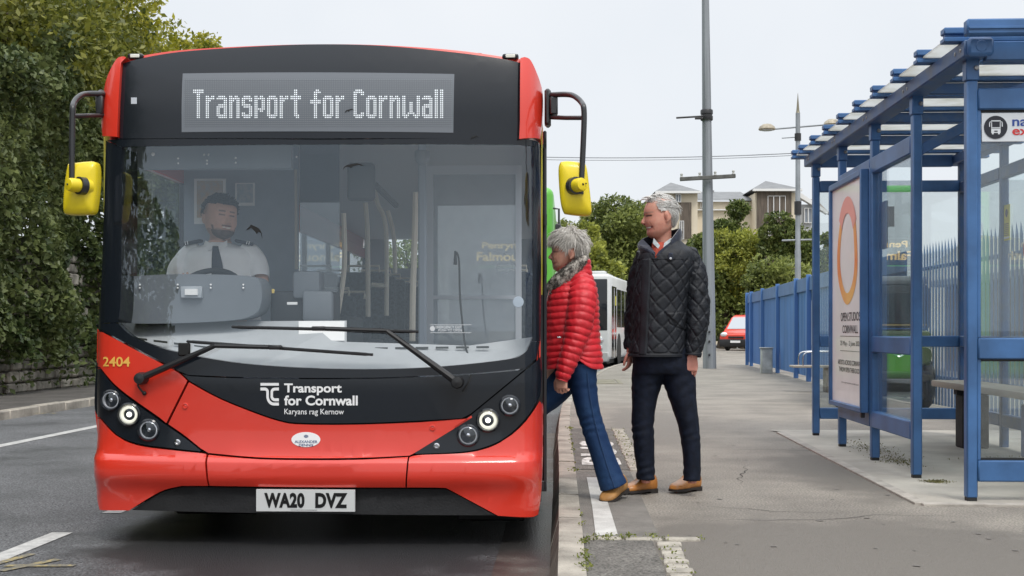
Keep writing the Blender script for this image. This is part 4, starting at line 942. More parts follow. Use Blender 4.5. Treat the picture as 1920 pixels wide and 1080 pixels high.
for c in range(NC):
    for r in range(NRW):
        u = 343 + (851 - 343) * (c + 1.2) / (NC + 1.4); v = 150 + 86 * r / (NRW - 1)
        h = 1.0 if (c, r) in lit else .85; h2 = 1.15 if (c, r) in lit else .85
        (li if (c, r) in lit else un).add([onb(u - h, v + h2, .0055), onb(u + h, v + h2, .0055), onb(u + h, v - h2, .0055), onb(u - h, v - h2, .0055)], [(0, 1, 2, 3)])
un.build('unlit_dots', M_led0, dp_, 0); li.build('lit_lettering', M_led1, dp_, 0)
mb = MB(); pxq(mb, 246, 183, 257, 195, .003); mb.build('square_sticker', mat('sticker_grey', (.45, .48, .52), .4), bus, 0)
# flat black swift shapes laid on the bus front
def swift(mb, cu, cv, w, h, flip=1, off=.006):
    a = [(-.5, -.05), (-.2, -.42), (.05, -.30), (.25, -.16), (.38, .1), (.42, .5), (.34, .12), (.2, .02), (.1, .18), (.03, .02), (-.2, -.22)]
    pts = [onb(cu + flip * x * w, cv + y * h, off) for x, y in a]; bm = bmesh.new(); f = bm.faces.new([bm.verts.new(p) for p in pts]); bmesh.ops.triangulate(bm, faces=[f]); mb.bm(bm)
for q in ((478, 434, 34, 30), (662, 312, 44, 14, -1), (656, 208, 22, 9, -1), (890, 258, 18, 9, -1)):
    mb = MB(); swift(mb, *q); mb.build('bird_shape', M_seam, bus, 0)
# ---- windscreen and its black surround
clr_top = [(229, 276), (600, 271), (1000, 275)]
clr_bot = cur([(1001, 470), (1000, 600), (997, 640), (984, 660), (950, 673), (800, 688), (640, 691), (480, 683), (380, 669), (300, 651), (250, 631), (222, 605), (227, 560), (229, 420)], 5)
M_wgl = glass('windscreen_glass', (.99, 1.0, 1.0), 1.64, gcol=(.80, .92, 1.0))
panel('windscreen', clr_top + clr_bot, M_wgl, 0, 0, res=.05)
panel('windscreen_surround', [(200, 263), (600, 262.5), (1011, 266), (1000.5, 274.5), (600, 270.5), (228.5, 275.5)], M_gblk, .002, .03)
panel('windscreen_surround', cur([(228.5, 276), (228.5, 420), (226.5, 560), (221.5, 605)], 4) + cur([(186, 607), (190, 540), (195, 400), (199, 264)], 4), M_gblk, .002, .25)
panel('windscreen_surround', cur([(1011, 268), (1014, 420), (1014, 560), (1012, 640)], 4) + [(997.5, 640)] + cur([(1000.5, 600), (1001.5, 470), (1000.5, 276)], 4), M_gblk, .002, .25)
bot_l = cur([(221.5, 606), (250, 632), (300, 652), (380, 670), (480, 684), (640, 692), (800, 689), (950, 674), (984, 661), (997.5, 641)], 5)
panel('windscreen_surround', bot_l + [(1012, 641), (1006, 672), (985, 690)] + cur([(983, 691), (885, 700), (760, 706), (640, 708.5), (480, 707.5), (354, 703)], 5) + cur([(336, 696), (300, 676), (250, 650), (184, 614), (186, 608)], 4), M_gblk, .002, .06)
# ---- black logo panel
lp = panel('front_panel', cur([(342, 700.5), (360, 705.5), (480, 710), (640, 711), (760, 708.5), (885, 702.5), (983, 693.5)], 5) + [(1000, 679), (882, 776)] + cur([(866, 784), (700, 792.5), (570, 793), (520, 786), (450, 761), (400, 739), (354, 713)], 6), M_gblk, .0, .06)
mb = MB(); tc_logo(mb, lambda s, t: onb(488 + 36 * s, 760 - 42 * t, .004)); mb.build('emblem', M_white, lp, 0)
mb = MB(); bt(mb, 'Transport', 533, 719, 641, 741, bold=.028); bt(mb, 'for Cornwall', 533, 741.5, 671, 760, bold=.028); bt(mb, 'Karyans rag Kernow', 533.5, 766.5, 645, 780, bold=.004); mb.build('lettering', M_white, lp, 0)
# ---- red panels
rl = panel('front_corner', [(183, 617)] + cur([(184, 618), (250, 654), (300, 680), (335, 699), (351, 714)], 5) + [(350, 717), (312, 793)] + cur([(300, 783), (225, 729), (188, 688), (182, 676)], 5), M_red, .004, .06)
mb = MB(); bt(mb, '2404', 194, 669, 245, 687, .008, bold=.02); mb.build('fleet_number', mat('fleet_gold', (.75, .42, .08), .5), rl, 0)
rc_ = panel('front_grille_panel', [(354, 718)] + cur([(355, 717), (400, 742), (450, 764), (520, 789), (570, 796), (700, 795.5), (866, 787), (884, 779)], 6) + [(776, 850)] + cur([(768, 854), (680, 858), (580, 859), (480, 857), (391, 849)], 5) + cur([(376, 840), (345, 815), (316, 795)], 3), M_red, .004, .06)
bl_t = cur([(178, 770), (192, 790), (222, 820), (262, 836), (330, 845), (378, 850), (387, 853)], 5)
panel('bumper', cur([(391, 853), (480, 861), (580, 863), (680, 862), (765, 857)], 4) + [(760, 914), (393, 911)], M_red, .0, .08)
panel('bumper_corner', bl_t + [(390, 911)] + cur([(340, 911), (300, 922), (242, 957)], 5) + [(187, 956), (182, 860)], M_red, .0, .25)
br_t = cur([(768, 857), (790, 853), (865, 850), (912, 841), (952, 821), (987, 789), (1012, 752)], 5)
panel('bumper_corner', br_t + cur([(1018, 762), (1017, 860), (1014, 930), (1009, 965)], 4) + [(1000, 969), (934, 967)] + cur([(930, 965), (850, 922), (836, 915), (763, 914)], 4), M_red, .0, .25)
panel('lower_skirt', [(245, 957)] + cur([(302, 924), (340, 914), (392, 914)], 5) + [(760, 917), (836, 918)] + cur([(850, 925), (929, 967)], 3) + [(600, 964)], M_mblk, -.015, .15)
# seams drawn by a dark backing a little behind
panel('front_backing', [(182, 640), (300, 700), (480, 712), (640, 713), (885, 706), (1012, 690), (1016, 760), (1010, 960), (960, 955), (840, 935), (300, 940), (190, 950), (182, 800)], M_seam, -.045, .02, res=.12)
# ---- headlight clusters
hc_r = panel('headlight_cluster', [(1003, 680), (1014, 668)] + cur([(1016, 690), (1014, 735), (1008, 750), (985, 785), (950, 818), (912, 837), (865, 847), (779, 851)], 5) + [(778, 849), (884, 778)], M_gblk, .003, .1)
hc_l = panel('headlight_cluster', cur([(181, 680), (188, 692), (225, 734), (300, 789), (345, 820), (377, 845)], 5) + cur([(375, 846), (330, 841), (262, 832), (222, 816), (192, 786), (178, 766), (180, 700)], 5), M_gblk, .003, .1)
M_lens = glass('lamp_glass', (.97, .98, 1), 1.45); M_drl = mat('lit_lamp', (.7, .7, .62), .3, emis=(1.0, .95, .74), estr=.42); M_bulb = mat('lit_bulb', (.9, .9, .85), .3, emis=(1.0, .97, .86), estr=1.6); M_bowl = mat('reflector', (.82, .83, .85), .30, .35, bump=.3, bscale=35)
def lamp_unit(u, v, r, lit, parent):
    p = onb(u, v, .004); R = r / F * 6.75; ax = (0, -1, 0)
    b = MB(); b.lathe([(R * 1.28, 0), (R * 1.25, .012), (R * 1.10, .018), (R * 1.0, .008), (R * .98, -.03)], p, ax, 36); o = b.build('headlight', M_gblk, parent)
    b = MB(); b.lathe([(R, .006), (R * .92, -.004), (R * .8, -.02), (R * .45, -.05), (0, -.055)], p, ax, 36); b.build('reflector', M_bowl, o)
    if lit:
        b = MB(); b.lathe([(R * .93, .001), (R * .86, .010), (R * .66, .010), (R * .60, .0)], p, ax, 36); b.build('light_ring', M_drl, o)
        b = MB(); b.lathe([(0, .012), (R * .26, .006), (R * .33, -.03)], p, ax, 24); b.build('lit_bulb', M_bulb, o)
        b = MB(); b.lathe([(R * .33, -.01), (R * .6, -.005)], p, ax, 24); b.build('inner_ring', mat('lamp_inner', (.62, .66, .50), .3, .3), o)
    else:
        b = MB(); b.lathe([(0, .004), (R * .22, 0), (R * .28, -.03)], p, ax, 20); b.build('bulb', M_chr, o)
        b = MB(); b.lathe([(R * .55, -.012), (R * .6, -.018), (R * .55, -.024)], p, ax, 24); b.build('inner_ring', M_white, o)
        b = MB(); b.lathe([(R * .98, .007), (R * .86, .010), (R * .84, .002)], p, ax, 32); b.build('rim_ring', M_bowl, o)
    b = MB(); b.lathe([(R, .010), (R * .7, .022), (0, .028)], p, ax, 32); b.build('lens', M_lens, o)
for u, v, r, l in ((209, 750, 16, 0), (243, 777, 18, 1), (280, 806, 17, 0)): lamp_unit(u, v, r, l, hc_l)
for u, v, r, l in ((956, 760, 16, 0), (915, 788, 18, 1), (878, 816, 17, 0)): lamp_unit(u, v, r, l, hc_r)
for (u, v, q) in ((334, 829, hc_l), (819, 836, hc_r)):
    b = MB(); b.lathe([(.016, 0), (.016, .008), (.010, .010), (.008, .004), (0, .004)], onb(u, v, .003), (0, -1, 0), 16); b.build('bolt', M_chr, q)
for (u, v) in ((348, 761), (811, 802)):
    b = MB(); b.lathe([(.017, 0), (.016, .005), (.011, .006), (.009, .002), (0, .004)], onb(u, v, .004), (0, -1, 0), 20); b.build('tow_cap', M_red, rc_)
# badge and number plate
b = MB(); c = hit(574, 824)
vs = [onb(574 + 27 * math.cos(a), 824 + 14 * math.sin(a), .007) for a in np.linspace(0, 2 * math.pi, 40, endpoint=False)]; b.prism(vs, (0, .004, 0)); bd = b.build('badge', M_white, bus, 0)
M_bblue = mat('badge_blue', (.02, .06, .17), .5); b = MB(); bt(b, 'ALEXANDER', 553, 825.5, 596, 830.5, .0085, .02); bt(b, 'DENNIS', 561, 832, 588, 836.5, .0085, .02)
for du in (-3.2, -1.1, 1.1, 3.2): pxq(b, 574.5 + du - .8, 814.5 + abs(du) * .5, 574.5 + du + .8, 821.5 - abs(du) * .5, .0085)
b.build('badge_lettering', M_bblue, bd, 0)
P0 = [onb(483, 957, .03), onb(667, 958, .03), onb(667, 917.5, .03), onb(483, 916.5, .03)]
b = MB(); b.prism(P0, (0, .02, 0)); pl = b.build('number_plate', mat('plate_white', (.72, .73, .72), .35), bus, 0)
fnp = quadfn(P0[0] + Vector((0, -.0015, 0)), P0[1] + Vector((0, -.0015, 0)), P0[3] + Vector((0, -.0015, 0)))
for tx, s0, sw_ in (('WA20', .082, .41), ('DVZ', .60, .325)):
    b = MB(); add_text(b, tx, lambda s, t: fnp(s0 + sw_ * s, .16 + .70 * t), .05, 1.06); b.build('plate_lettering', M_seam, pl, 0)
b = MB(); add_text(b, 'VOSA', lambda s, t: fnp(.45 + .12 * s, .05 + .05 * t)) if False else b.add([fnp(.35, .06), fnp(.62, .06), fnp(.62, .075), fnp(.35, .075)], [(0, 1, 2, 3)]); b.build('plate_maker_line', M_seam, pl, 0)
# marker lamps on the roof edge
for u in (254, 957):
    p = onb(u, 106, .0); b = MB(); b.box((p.x - .045, p.y - .01, p.z - .014), (p.x + .045, p.y + .06, p.z + .016), .012, None, 2); o = b.build('marker_lamp', M_gblk, bus)
    b = MB(); b.box((p.x - .026, p.y - .015, p.z - .009), (p.x + .026, p.y - .008, p.z + .010), .003); b.build('lens', mat('marker_lens', (.75, .74, .66), .2) if u == 254 else bpy.data.materials['marker_lens'], o)
# ---- wipers
M_wip = mat('wiper_black', (.013, .013, .014), .38)
def wiper(piv, elbow, tip, blade, parent=bus):
    A, E, T = onb(*piv, .05), onb(*elbow, .055), onb(*tip, .035)
    b = MB(); b.tube(spline([A, A.lerp(E, .3), E], 5), [.021, .021, .020, .019, .018, .018, .017, .016, .015, .014, .013][:11], 8); b.lathe([(0, .03), (.028, .025), (.034, 0), (.034, -.04)], A, (0, -1, 0), 18)
    b.tube(spline([E, E.lerp(T, .15), T], 5), [.012] * 11, 8); o = b.build('wiper', M_wip, parent)
    B0, B1 = onb(*blade[0], .022), onb(*blade[1], .022); mid = B0.lerp(B1, .5) + Vector((0, -.018, 0)); b = MB()
    b.tube(spline([B0, mid, B1], 8), [.004] + [.009] * 15 + [.004], 7); b.beam(B0 + Vector((0, .012, 0)), B1 + Vector((0, .012, 0)), .006, .014, .001)
    b.box(T - Vector((.035, .03, .012)), T + Vector((.035, .012, .012)), .006); b.build('wiper_blade', M_wip, o)
wiper((859, 716), (727, 620), (600, 616), ((436, 613), (785, 621.5)))
wiper((269, 709), (408, 648), (520, 651), ((352, 640), (700, 665)))
b = MB(); b.tube(spline([onb(268, 712, .02), onb(262, 722, .03), onb(272, 737, .02)], 4), .006, 6); b.ball(onb(272, 737, .012), .012, 10); b.build('washer_hose', M_wip, bus)
b = MB(); b.tube(spline([onb(884, 702, .01), onb(878, 718, .015), onb(868, 734, .012)], 4), .005, 6); b.build('washer_hose', M_wip, bus)
p = onb(347, 655, .012); b = MB(); b.box((p.x - .032, p.y - .012, p.z - .035), (p.x + .032, p.y + .01, p.z + .035), .006); b.build('camera_module', M_seam, bus)
# ---- mirrors
M_my = mat('mirror_yellow', (.76, .59, .010), .38, var=.05, vscale=6, coat=.2); M_tube = mat('tube_black', (.016, .017, .019), .4, coat=.3)
def mirror(br, path, bar, outl, boss, dm, side):
    r = empty('mirror', at(*br[0], dm)); r.parent = bus; r.matrix_parent_inverse = wmat(bus).inverted()
    return r
def mirror_arm(pxs, rpx, d0, d1):
    n = len(pxs); return [at(u, v, d0 + (d1 - d0) * min(1, i / (n * .6))) for i, (u, v) in enumerate(pxs)], rpx / F * d0
for side in (0, 1):
    if side == 0:
        arm = cur([(194, 176), (165, 176), (150, 180), (139, 192), (136, 210), (135, 260), (135, 342)], 6); bar = [(194, 216), (165, 217), (138, 218)]
        body = [(126, 306), (160, 302), (176, 303), (181, 312), (181, 345), (177, 385), (173, 399), (162, 402), (125, 402), (117, 394), (118, 360), (122, 325)]; boss = (137, 347); br = (186, 170, 198, 222)
    else:
        arm = cur([(1034, 178), (1060, 177), (1076, 180), (1090, 192), (1095, 208), (1094, 260), (1089, 364)], 6); bar = [(1034, 220), (1060, 221), (1092, 221)]
        body = [(1051, 303), (1064, 301), (1090, 304), (1099, 309), (1104, 340), (1109, 385), (1108, 400), (1098, 404), (1066, 401), (1056, 396), (1050, 370), (1047, 318)]; boss = (1094, 347); br = (1021, 168, 1033, 236)
    d0, d1 = 6.88, 6.62
    pts, r = mirror_arm(arm, 5.2, d0, d1); b = MB(); b.tube(pts, r, 12); pb_, _ = mirror_arm(bar, 5, d0, d1)
    b.tube([at(bar[0][0], bar[0][1], d0), at(bar[1][0], bar[1][1], d0 - .1), at(bar[2][0], bar[2][1], d1 + .06)], .0125, 10); ma = b.build('mirror', M_tube, bus)
    b = MB(); a0, a1 = at(br[0], br[3], d0 + .03), at(br[2], br[1], d0 + .03); b.box((a0.x, a0.y - .04, a0.z), (a1.x, a1.y + .08, a1.z), .012)
    if side: c0, c1 = at(1031, 216, d0), at(1046, 182, d0); b.box((c0.x, c0.y - .03, c0.z), (c1.x, c1.y + .03, c1.z), .008)
    else: c0, c1 = at(182, 216, d0), at(196, 180, d0); b.box((c0.x, c0.y - .03, c0.z), (c1.x, c1.y + .03, c1.z), .008)
    b.build('bracket', M_tube, ma)
    # housing: rounded outline bulging towards the front
    O = [at(u, v, d1 + .02) for u, v in cur(body + body[:1], 4)[:-1]]; C = sum(O, Vector()) / len(O); b = MB(); n = len(O); vs = []
    lay = ((.96, .075), (1.0, .06), (1.0, .022), (.97, .006), (.92, -.004), (.74, -.016), (.4, -.022))
    for k, dy in lay: vs += [C + (p - C) * k + Vector((0, dy, 0)) for p in O]
    fs = [(j * n + i, j * n + (i + 1) % n, (j + 1) * n + (i + 1) % n, (j + 1) * n + i) for j in range(len(lay) - 1) for i in range(n)]
    vs.append(C + Vector((0, -.024, 0))); fs += [(len(vs) - 1, (len(lay) - 1) * n + i, (len(lay) - 1) * n + (i + 1) % n) for i in range(n)]
    b.add(vs, fs); b.build('mirror_housing', M_my, ma, 50)
    b = MB(); b.add([C + (p - C) * .94 + Vector((0, .072, 0)) for p in O], [tuple(range(n))]); b.build('mirror_glass', mat('mirror_silver', (.8, .8, .82), .03, 1.0) if side == 0 else bpy.data.materials['mirror_silver'], ma, 0)
    q = at(boss[0] + (12 if side == 0 else -14), boss[1] + 1, d1 - .02); dr = Vector((-.55, -.83, .0)) if side == 0 else Vector((.50, -.86, 0))
    b = MB(); b.lathe([(.042, -.06), (.042, .0), (.036, .004), (.036, .055), (.030, .068), (.012, .072), (0, .072)], q, dr, 20); b.build('boss', M_my, ma)
    b = MB(); b.lathe([(.047, -.03), (.047, .006), (.037, .008)], q, dr, 20); b.build('collar', M_tube, ma)
    b = MB(); b.ball(q + dr * .072, .006, 8); b.ball(q + dr * .068 + Vector((.018, 0, .004)), .004, 8); b.build('screw', M_seam, ma)
# ---- body: sides, roof, floor, interior
YB = 17.3; ZR = 2.36; ZF = .20
M_side = M_red; M_int = mat('interior_grey', (.36, .39, .44), .6, var=.05, vscale=3); M_ceil = mat('ceiling_pale', (.55, .56, .58), .6); M_floor = mat('bus_floor', (.06, .065, .08), .6, var=.2, vscale=20)
M_sgl2 = glass('side_glass', (.90, .93, .94), 1.5); M_dkp = mat('dark_interior', (.025, .028, .034), .6)
# the body stands a degree askew behind its front, its tail a little further from the kerb
BROT = Matrix.Translation((XC, 7.0, 0)) @ Matrix.Rotation(math.radians(1.25), 4, 'Z') @ Matrix.Translation((-XC, -7.0, 0))
def bp(name, m, *ops, parent=bus, smooth=40):
    b = MB()
    for f in ops: f(b)
    if 'bus_green' not in bpy.data.materials: b.v = [tuple(BROT @ Vector(v)) for v in b.v]
    return b.build(name, m, parent, smooth)
YF = 6.98
roofprof = [(XL, ZR - .25), (XL + .01, ZR - .1), (XL + .06, ZR + .04), (XL + .16, ZR + .13), (XL + .35, ZR + .20), (XC, ZR + .245), (XR - .35, ZR + .20), (XR - .16, ZR + .13), (XR - .06, ZR + .04), (XR - .01, ZR - .1), (XR, ZR - .25)]
b = MB(); n = len(roofprof); b.add([(x, y, z) for y in (YF + .03, YB) for x, z in roofprof], [(i, i + 1, n + i + 1, n + i) for i in range(n - 1)]); b.v = [tuple(BROT @ Vector(v)) for v in b.v]; b.build('roof', M_red, bus, 60, False)
bp('ceiling', M_ceil, lambda b: b.box((XL + .05, 7.1, ZR - .10), (XR - .05, YB - .05, ZR - .07)))
bp('floor', M_floor, lambda b: b.box((XL + .03, 7.0, ZF - .06), (XR - .03, YB - .05, ZF)), lambda b: b.box((XL + .05, 11.2, ZF), (XR - .05, YB - .05, ZF + .28)))
DY0, DY1 = 7.06, 8.36
bp('side_panel', M_side, lambda b: b.box((XL, YF, .03), (XL + .04, YB, .88), .006)); bp('side_panel', M_side, lambda b: b.box((XR - .04, DY1, .03), (XR, YB, .88), .006))
bp('side_cantrail', M_side, lambda b: b.box((XL, YF, 2.0), (XL + .04, YB, ZR - .22), .004)); bp('side_cantrail', M_side, lambda b: b.box((XR - .04, YF, 2.04), (XR, YB, ZR - .22), .004))
bp('livery_stripe', mat('livery_yellow', (.62, .55, .03), .4, coat=.3), lambda b: b.box((XL - .004, 6.98, .9), (XL + .03, 7.14, 2.2), .002)); bp('livery_stripe', bpy.data.materials['livery_yellow'], lambda b: b.box((XR - .012, 6.965, 1.2), (XR - .004, 6.99, 2.15), .002))
for i, y in enumerate(np.linspace(YF + .05, YB - .06, 8)):
    bp('window_pillar', M_gblk, lambda b: b.box((XL - .002, y - .04, .88), (XL + .04, y + .04, 2.0), .004))
    if y > 8.0: bp('window_pillar', M_gblk, lambda b: b.box((XR - .04, max(y, 8.45) - .04, .88), (XR + .002, max(y, 8.45) + .04, 2.04), .004))
bp('side_window', M_sgl2, lambda b: b.box((XL + .008, YF + .05, .88), (XL + .014, YB - .06, 2.0))); bp('side_window', M_sgl2, lambda b: b.box((XR - .014, DY1 + .08, .88), (XR - .008, YB - .06, 2.04)))
bp('rear_wall', M_int, lambda b: b.box((XL + .02, YB - .06, .1), (XR - .02, YB, 1.86)), lambda b: b.box((XL + .02, YB - .06, 1.86), (XL + .30, YB, 2.62)), lambda b: b.box((XR - .30, YB - .06, 1.86), (XR - .02, YB, 2.62)), lambda b: b.box((XL + .30, YB - .06, 2.58), (XR - .30, YB, 2.62)))
bp('rear_window', M_sgl2, lambda b: b.box((XL + .3, YB - .035, 1.86), (XR - .3, YB - .03, 2.58)))
for y in (9.1, 15.0):
    for x in (XL + .14, XR - .14):
        w = bp('wheel', M_rub, lambda b: b.lathe([(.2, -.12), (.43, -.12), (.47, -.08), (.47, .08), (.43, .12), (.2, .12)], (x, y, RZ + .47), (1, 0, 0), 32)); 
bp('underside', M_seam, lambda b: b.box((XL + .1, 6.95, .04), (XR - .1, YB - .1, .10)), lambda b: b.box((XL + .3, 7.3, -.08), (XL + .8, 8.2, .05), .02), lambda b: b.box((XR - .9, 7.6, -.09), (XR - .4, 8.4, .05), .02), lambda b: b.box((-.62, 6.95, -.06), (-.24, 7.1, .03), .01))
# entrance: step, jambs, folded door leaves
bp('entrance_step', M_floor, lambda b: b.box((XR - .30, DY0, .03), (XR - .01, DY1, ZF - .065), .006)); 
M_dfr = mat('door_frame_black', (.02, .021, .024), .4)
for (y0, y1, x0, x1) in ((6.99, 7.05, XR - .03, XR - .002), ):
    d = bp('door', M_dfr, lambda b: b.box((x0, y0, .10), (x0 + .03, y1, 2.08), .006), lambda b: b.box((x1 + .002, y0, .10), (x1 + .022, y1, 2.12), .006), lambda b: b.box((x0, y0, .10), (x1 + .022, y1, .16), .004), lambda b: b.box((x0, y0, 2.02), (x1 + .022, y1, 2.08), .004))
    bp('door_glass', glass('door_glass', (.35, .4, .45), 1.6), lambda b: b.box((x0 + .03, y0 + .025, .16), (x1 + .002, y0 + .03, 2.02)), parent=d)
    bp('door_edge_red', M_red, lambda b: b.box((x0 + .006, y0 - .006, .12), (x0 + .016, y0 + .0, 1.22), .002), parent=d)
    bp('door_seal_trim', M_chr, lambda b: b.box((x0 + .002, y0 - .008, 1.25), (x0 + .008, y0 - .002, 2.06), .002), parent=d)
    for z in (1.34, 1.62): bp('hinge', M_tube, lambda b: b.tube([(x1 + .012, y0 - .012, z - .03), (x1 + .012, y0 - .012, z + .03)], .012, 10), parent=d)
M_gfr = mat('door_frame_grey', (.48, .52, .57), .5); M_dgl = glass('daylit_door_glass', (.8, .85, .88), 1.6, 0, .6, (.78, .81, .85), 1.5)  # whitish haze paints in the daylight filling this door pane
da, db_ = at(806, 640, 8.35), at(986, 310, 8.35)
d = bp('door', M_gfr, lambda b: b.box((da.x, da.y, .25), (da.x + .05, da.y + .035, db_.z)), lambda b: b.box((db_.x - .04, da.y, .25), (db_.x, da.y + .035, db_.z)), lambda b: b.box((da.x + .05, da.y, db_.z - .06), (db_.x - .04, da.y + .035, db_.z)), lambda b: b.box((da.x + .05, da.y, .25), (db_.x - .04, da.y + .035, .32)), lambda b: b.box((da.x + .05, da.y, 1.21), (db_.x - .04, da.y + .03, 1.235)))
bp('door_glass', M_dgl, lambda b: b.box((da.x + .05, da.y + .012, .32), (db_.x - .04, da.y + .018, db_.z - .06)), parent=d)
# ---- cab
M_dash = mat('dash_grey', (.15, .17, .195), .55, var=.05, vscale=5); M_ledge = mat('dash_ledge', (.42, .44, .46), .5, var=.05, vscale=5)
def sheetpx(name, pts, m, parent=bus, thick=.01):
    P = [at(u, v, d) for u, v, d in pts]; b = MB(); b.prism(P, (0, 0, -thick)); return b.build(name, m, parent, 0)
dl = [(228, 604, 7.22), (650, 601, 7.10), (650, 641, 6.98), (880, 648, 6.99), (998, 632, 7.05), (985, 662, 6.93), (950, 675, 6.86), (800, 691, 6.76), (640, 694, 6.72), (480, 688, 6.74), (380, 674, 6.81), (300, 657, 6.90), (240, 634, 7.0)]
led = sheetpx('dash_ledge', dl, M_ledge)
b = MB()
for u in range(665, 930, 38): b.add([at(u, 652 - (u - 650) * .012, 6.935), at(u + 24, 652 - (u - 626) * .012, 6.935), at(u + 24, 656 - (u - 626) * .012, 6.925), at(u, 656 - (u - 650) * .012, 6.925)], [(0, 1, 2, 3)])
for u in range(250, 420, 38): b.add([at(u, 632 + (u - 250) * .13, 6.93), at(u + 26, 635 + (u - 250) * .13, 6.91), at(u + 26, 639 + (u - 250) * .13, 6.90), at(u, 636 + (u - 250) * .13, 6.92)], [(0, 1, 2, 3)])
b.build('vent_slot', M_seam, led, 0)
bn = cur([(234, 524), (250, 518), (330, 514), (420, 515), (470, 518), (486, 526), (491, 545), (489, 570), (478, 588), (440, 600), (330, 606), (240, 606), (231, 600), (231, 560), (234, 524)], 4)[:-1]
b = MB(); b.prism([at(u, v, 7.0) for u, v in bn], (0, .22, 0)); bi = b.build('dash_binnacle', M_dash, bus, 30)
b = MB(); lo, hi = at(339, 559, 6.985), at(379, 537, 6.985); b.box((lo.x, lo.y - .006, lo.z), (hi.x, lo.y + .02, hi.z), .004); lb_ = b.build('instrument_label', mat('label_frame', (.35, .38, .42), .5), bi)
b = MB(); lo, hi = at(347, 553, 6.97), at(371, 542, 6.97); b.box((lo.x, lo.y - .006, lo.z), (hi.x, lo.y + .01, hi.z)); b.build('label_card', M_white, lb_)
b = MB()
for u in (262, 333, 395, 456):
    for v in (534, 540): b.ball(at(u, v, 6.99), .006, 8)
b.build('rivet', M_white, bi)
cw = at(391, 556, 7.34); b = MB(); R_ = .205; tl_ = math.radians(38); ring = []
for i in range(49):
    a = 2 * math.pi * i / 48; ring.append(cw + Vector((R_ * math.cos(a), R_ * math.sin(a) * math.sin(tl_) * 1.0, R_ * math.sin(a) * math.cos(tl_) * .98)))
b.tube(ring, .017, 10, False); sw = b.build('steering_wheel', M_dkp, bus)
b = MB(); b.tube([ring[4], cw, ring[20]], .014, 8); b.tube([ring[36], cw], .014, 8); b.lathe([(.06, -.02), (.06, .02), (0, .03)], cw, (0, -.6, .8), 20); b.build('spoke', M_dkp, sw)
b = MB(); lo, hi = at(505, 604, 7.25), at(623, 545, 7.25); b.box((lo.x, lo.y, lo.z - .05), (hi.x, lo.y + .3, hi.z), .03, None, 2); tm = b.build('ticket_machine', M_dkp, bus)
b = MB(); lo, hi = at(548, 560, 7.2), at(600, 508, 7.2); b.box((lo.x, lo.y, lo.z), (hi.x, lo.y + .16, hi.z), .02, None, 2); b.build('ticket_screen', M_dash, tm)
b = MB(); lo, hi = at(566, 604, 7.15), at(624, 545, 7.15); b.box((lo.x, lo.y, lo.z), (hi.x, lo.y + .05, hi.z), .03, None, 2); b.build('ticket_tray', M_dash, tm)
b = MB(); p = at(512, 546, 7.2); b.box(p - Vector((.008, .004, .012)), p + Vector((.008, .004, .012)), .002, None); b.build('key_tag', mat('tag_yellow', (.8, .6, .15), .4), tm)
b = MB(); p = at(548, 569, 7.14); b.box(p - Vector((.03, .004, .008)), p + Vector((.03, .004, .008)), .002, Matrix.Identity(4)); b.build('ticket', M_white, tm)
bp('cab_partition', mat('partition_blue_grey', (.32, .365, .43), .6, var=.04), lambda b: b.box((XL + .04, 8.42, ZF), (at(562, 600, 8.4).x, 8.46, 2.26)))
bp('cab_header', mat('header_grey', (.27, .31, .36), .6), lambda b: b.box((XL + .05, 7.05, at(500, 315, 7.1).z), (at(545, 300, 7.1).x, 7.12, 2.28)))
b = MB()
for (u, v) in ((287, 289), (334, 297), (334, 306), (383, 290), (391, 290), (388, 301), (388, 307), (442, 296), (442, 305), (556, 294)): b.ball(at(u, v, 7.0), .006 if u != 287 else .011, 8)
b.build('rivet', M_white, bus)
def poster(name, u0, v0, u1, v1, d, m1, m2):
    a, c = at(u0, v1, d), at(u1, v0, d); b = MB(); b.box((a.x, a.y, a.z), (c.x, a.y + .006, c.z)); o = b.build(name, m1, bus, 0)
    w, h = c.x - a.x, c.z - a.z; b = MB(); b.box((a.x + w * .09, a.y - .003, a.z + h * .14), (c.x - w * .09, a.y - .001, c.z - h * .05)); q = b.build('printed_area', m2, o, 0)
    return o
poster('wall_notice', 364, 335, 424, 420, 8.36, M_white, mat('notice_orange', (.50, .36, .24), .6, col2=(.42, .40, .38), vscale=30)); poster('wall_notice', 441, 343, 478, 386, 8.36, M_white, mat('notice_blue', (.28, .34, .40), .6, col2=(.40, .42, .44), vscale=40))
bp('partition_edge', mat('cream_trim', (.55, .50, .42), .5), lambda b: b.tube([at(563, 505, 8.2), at(562, 318, 8.2)], .010, 8))
bp('assault_screen', glass('assault_screen_glass', (.62, .66, .70), 1.5, 0, .1, (.5, .52, .55), 4), lambda b: b.box((at(565, 600, 8.0).x, 8.0, .9), (at(640, 600, 8.0).x, 8.01, 2.2)))
bp('interior_pillar', mat('pillar_grey', (.34, .39, .46), .5), lambda b: b.box((at(789, 640, 7.9).x, at(789, 640, 7.9).y, ZF), (at(804, 640, 7.9).x, at(789, 640, 7.9).y + .05, 2.26), .01))
M_hr = mat('handrail_cream', (.80, .73, .60), .35)
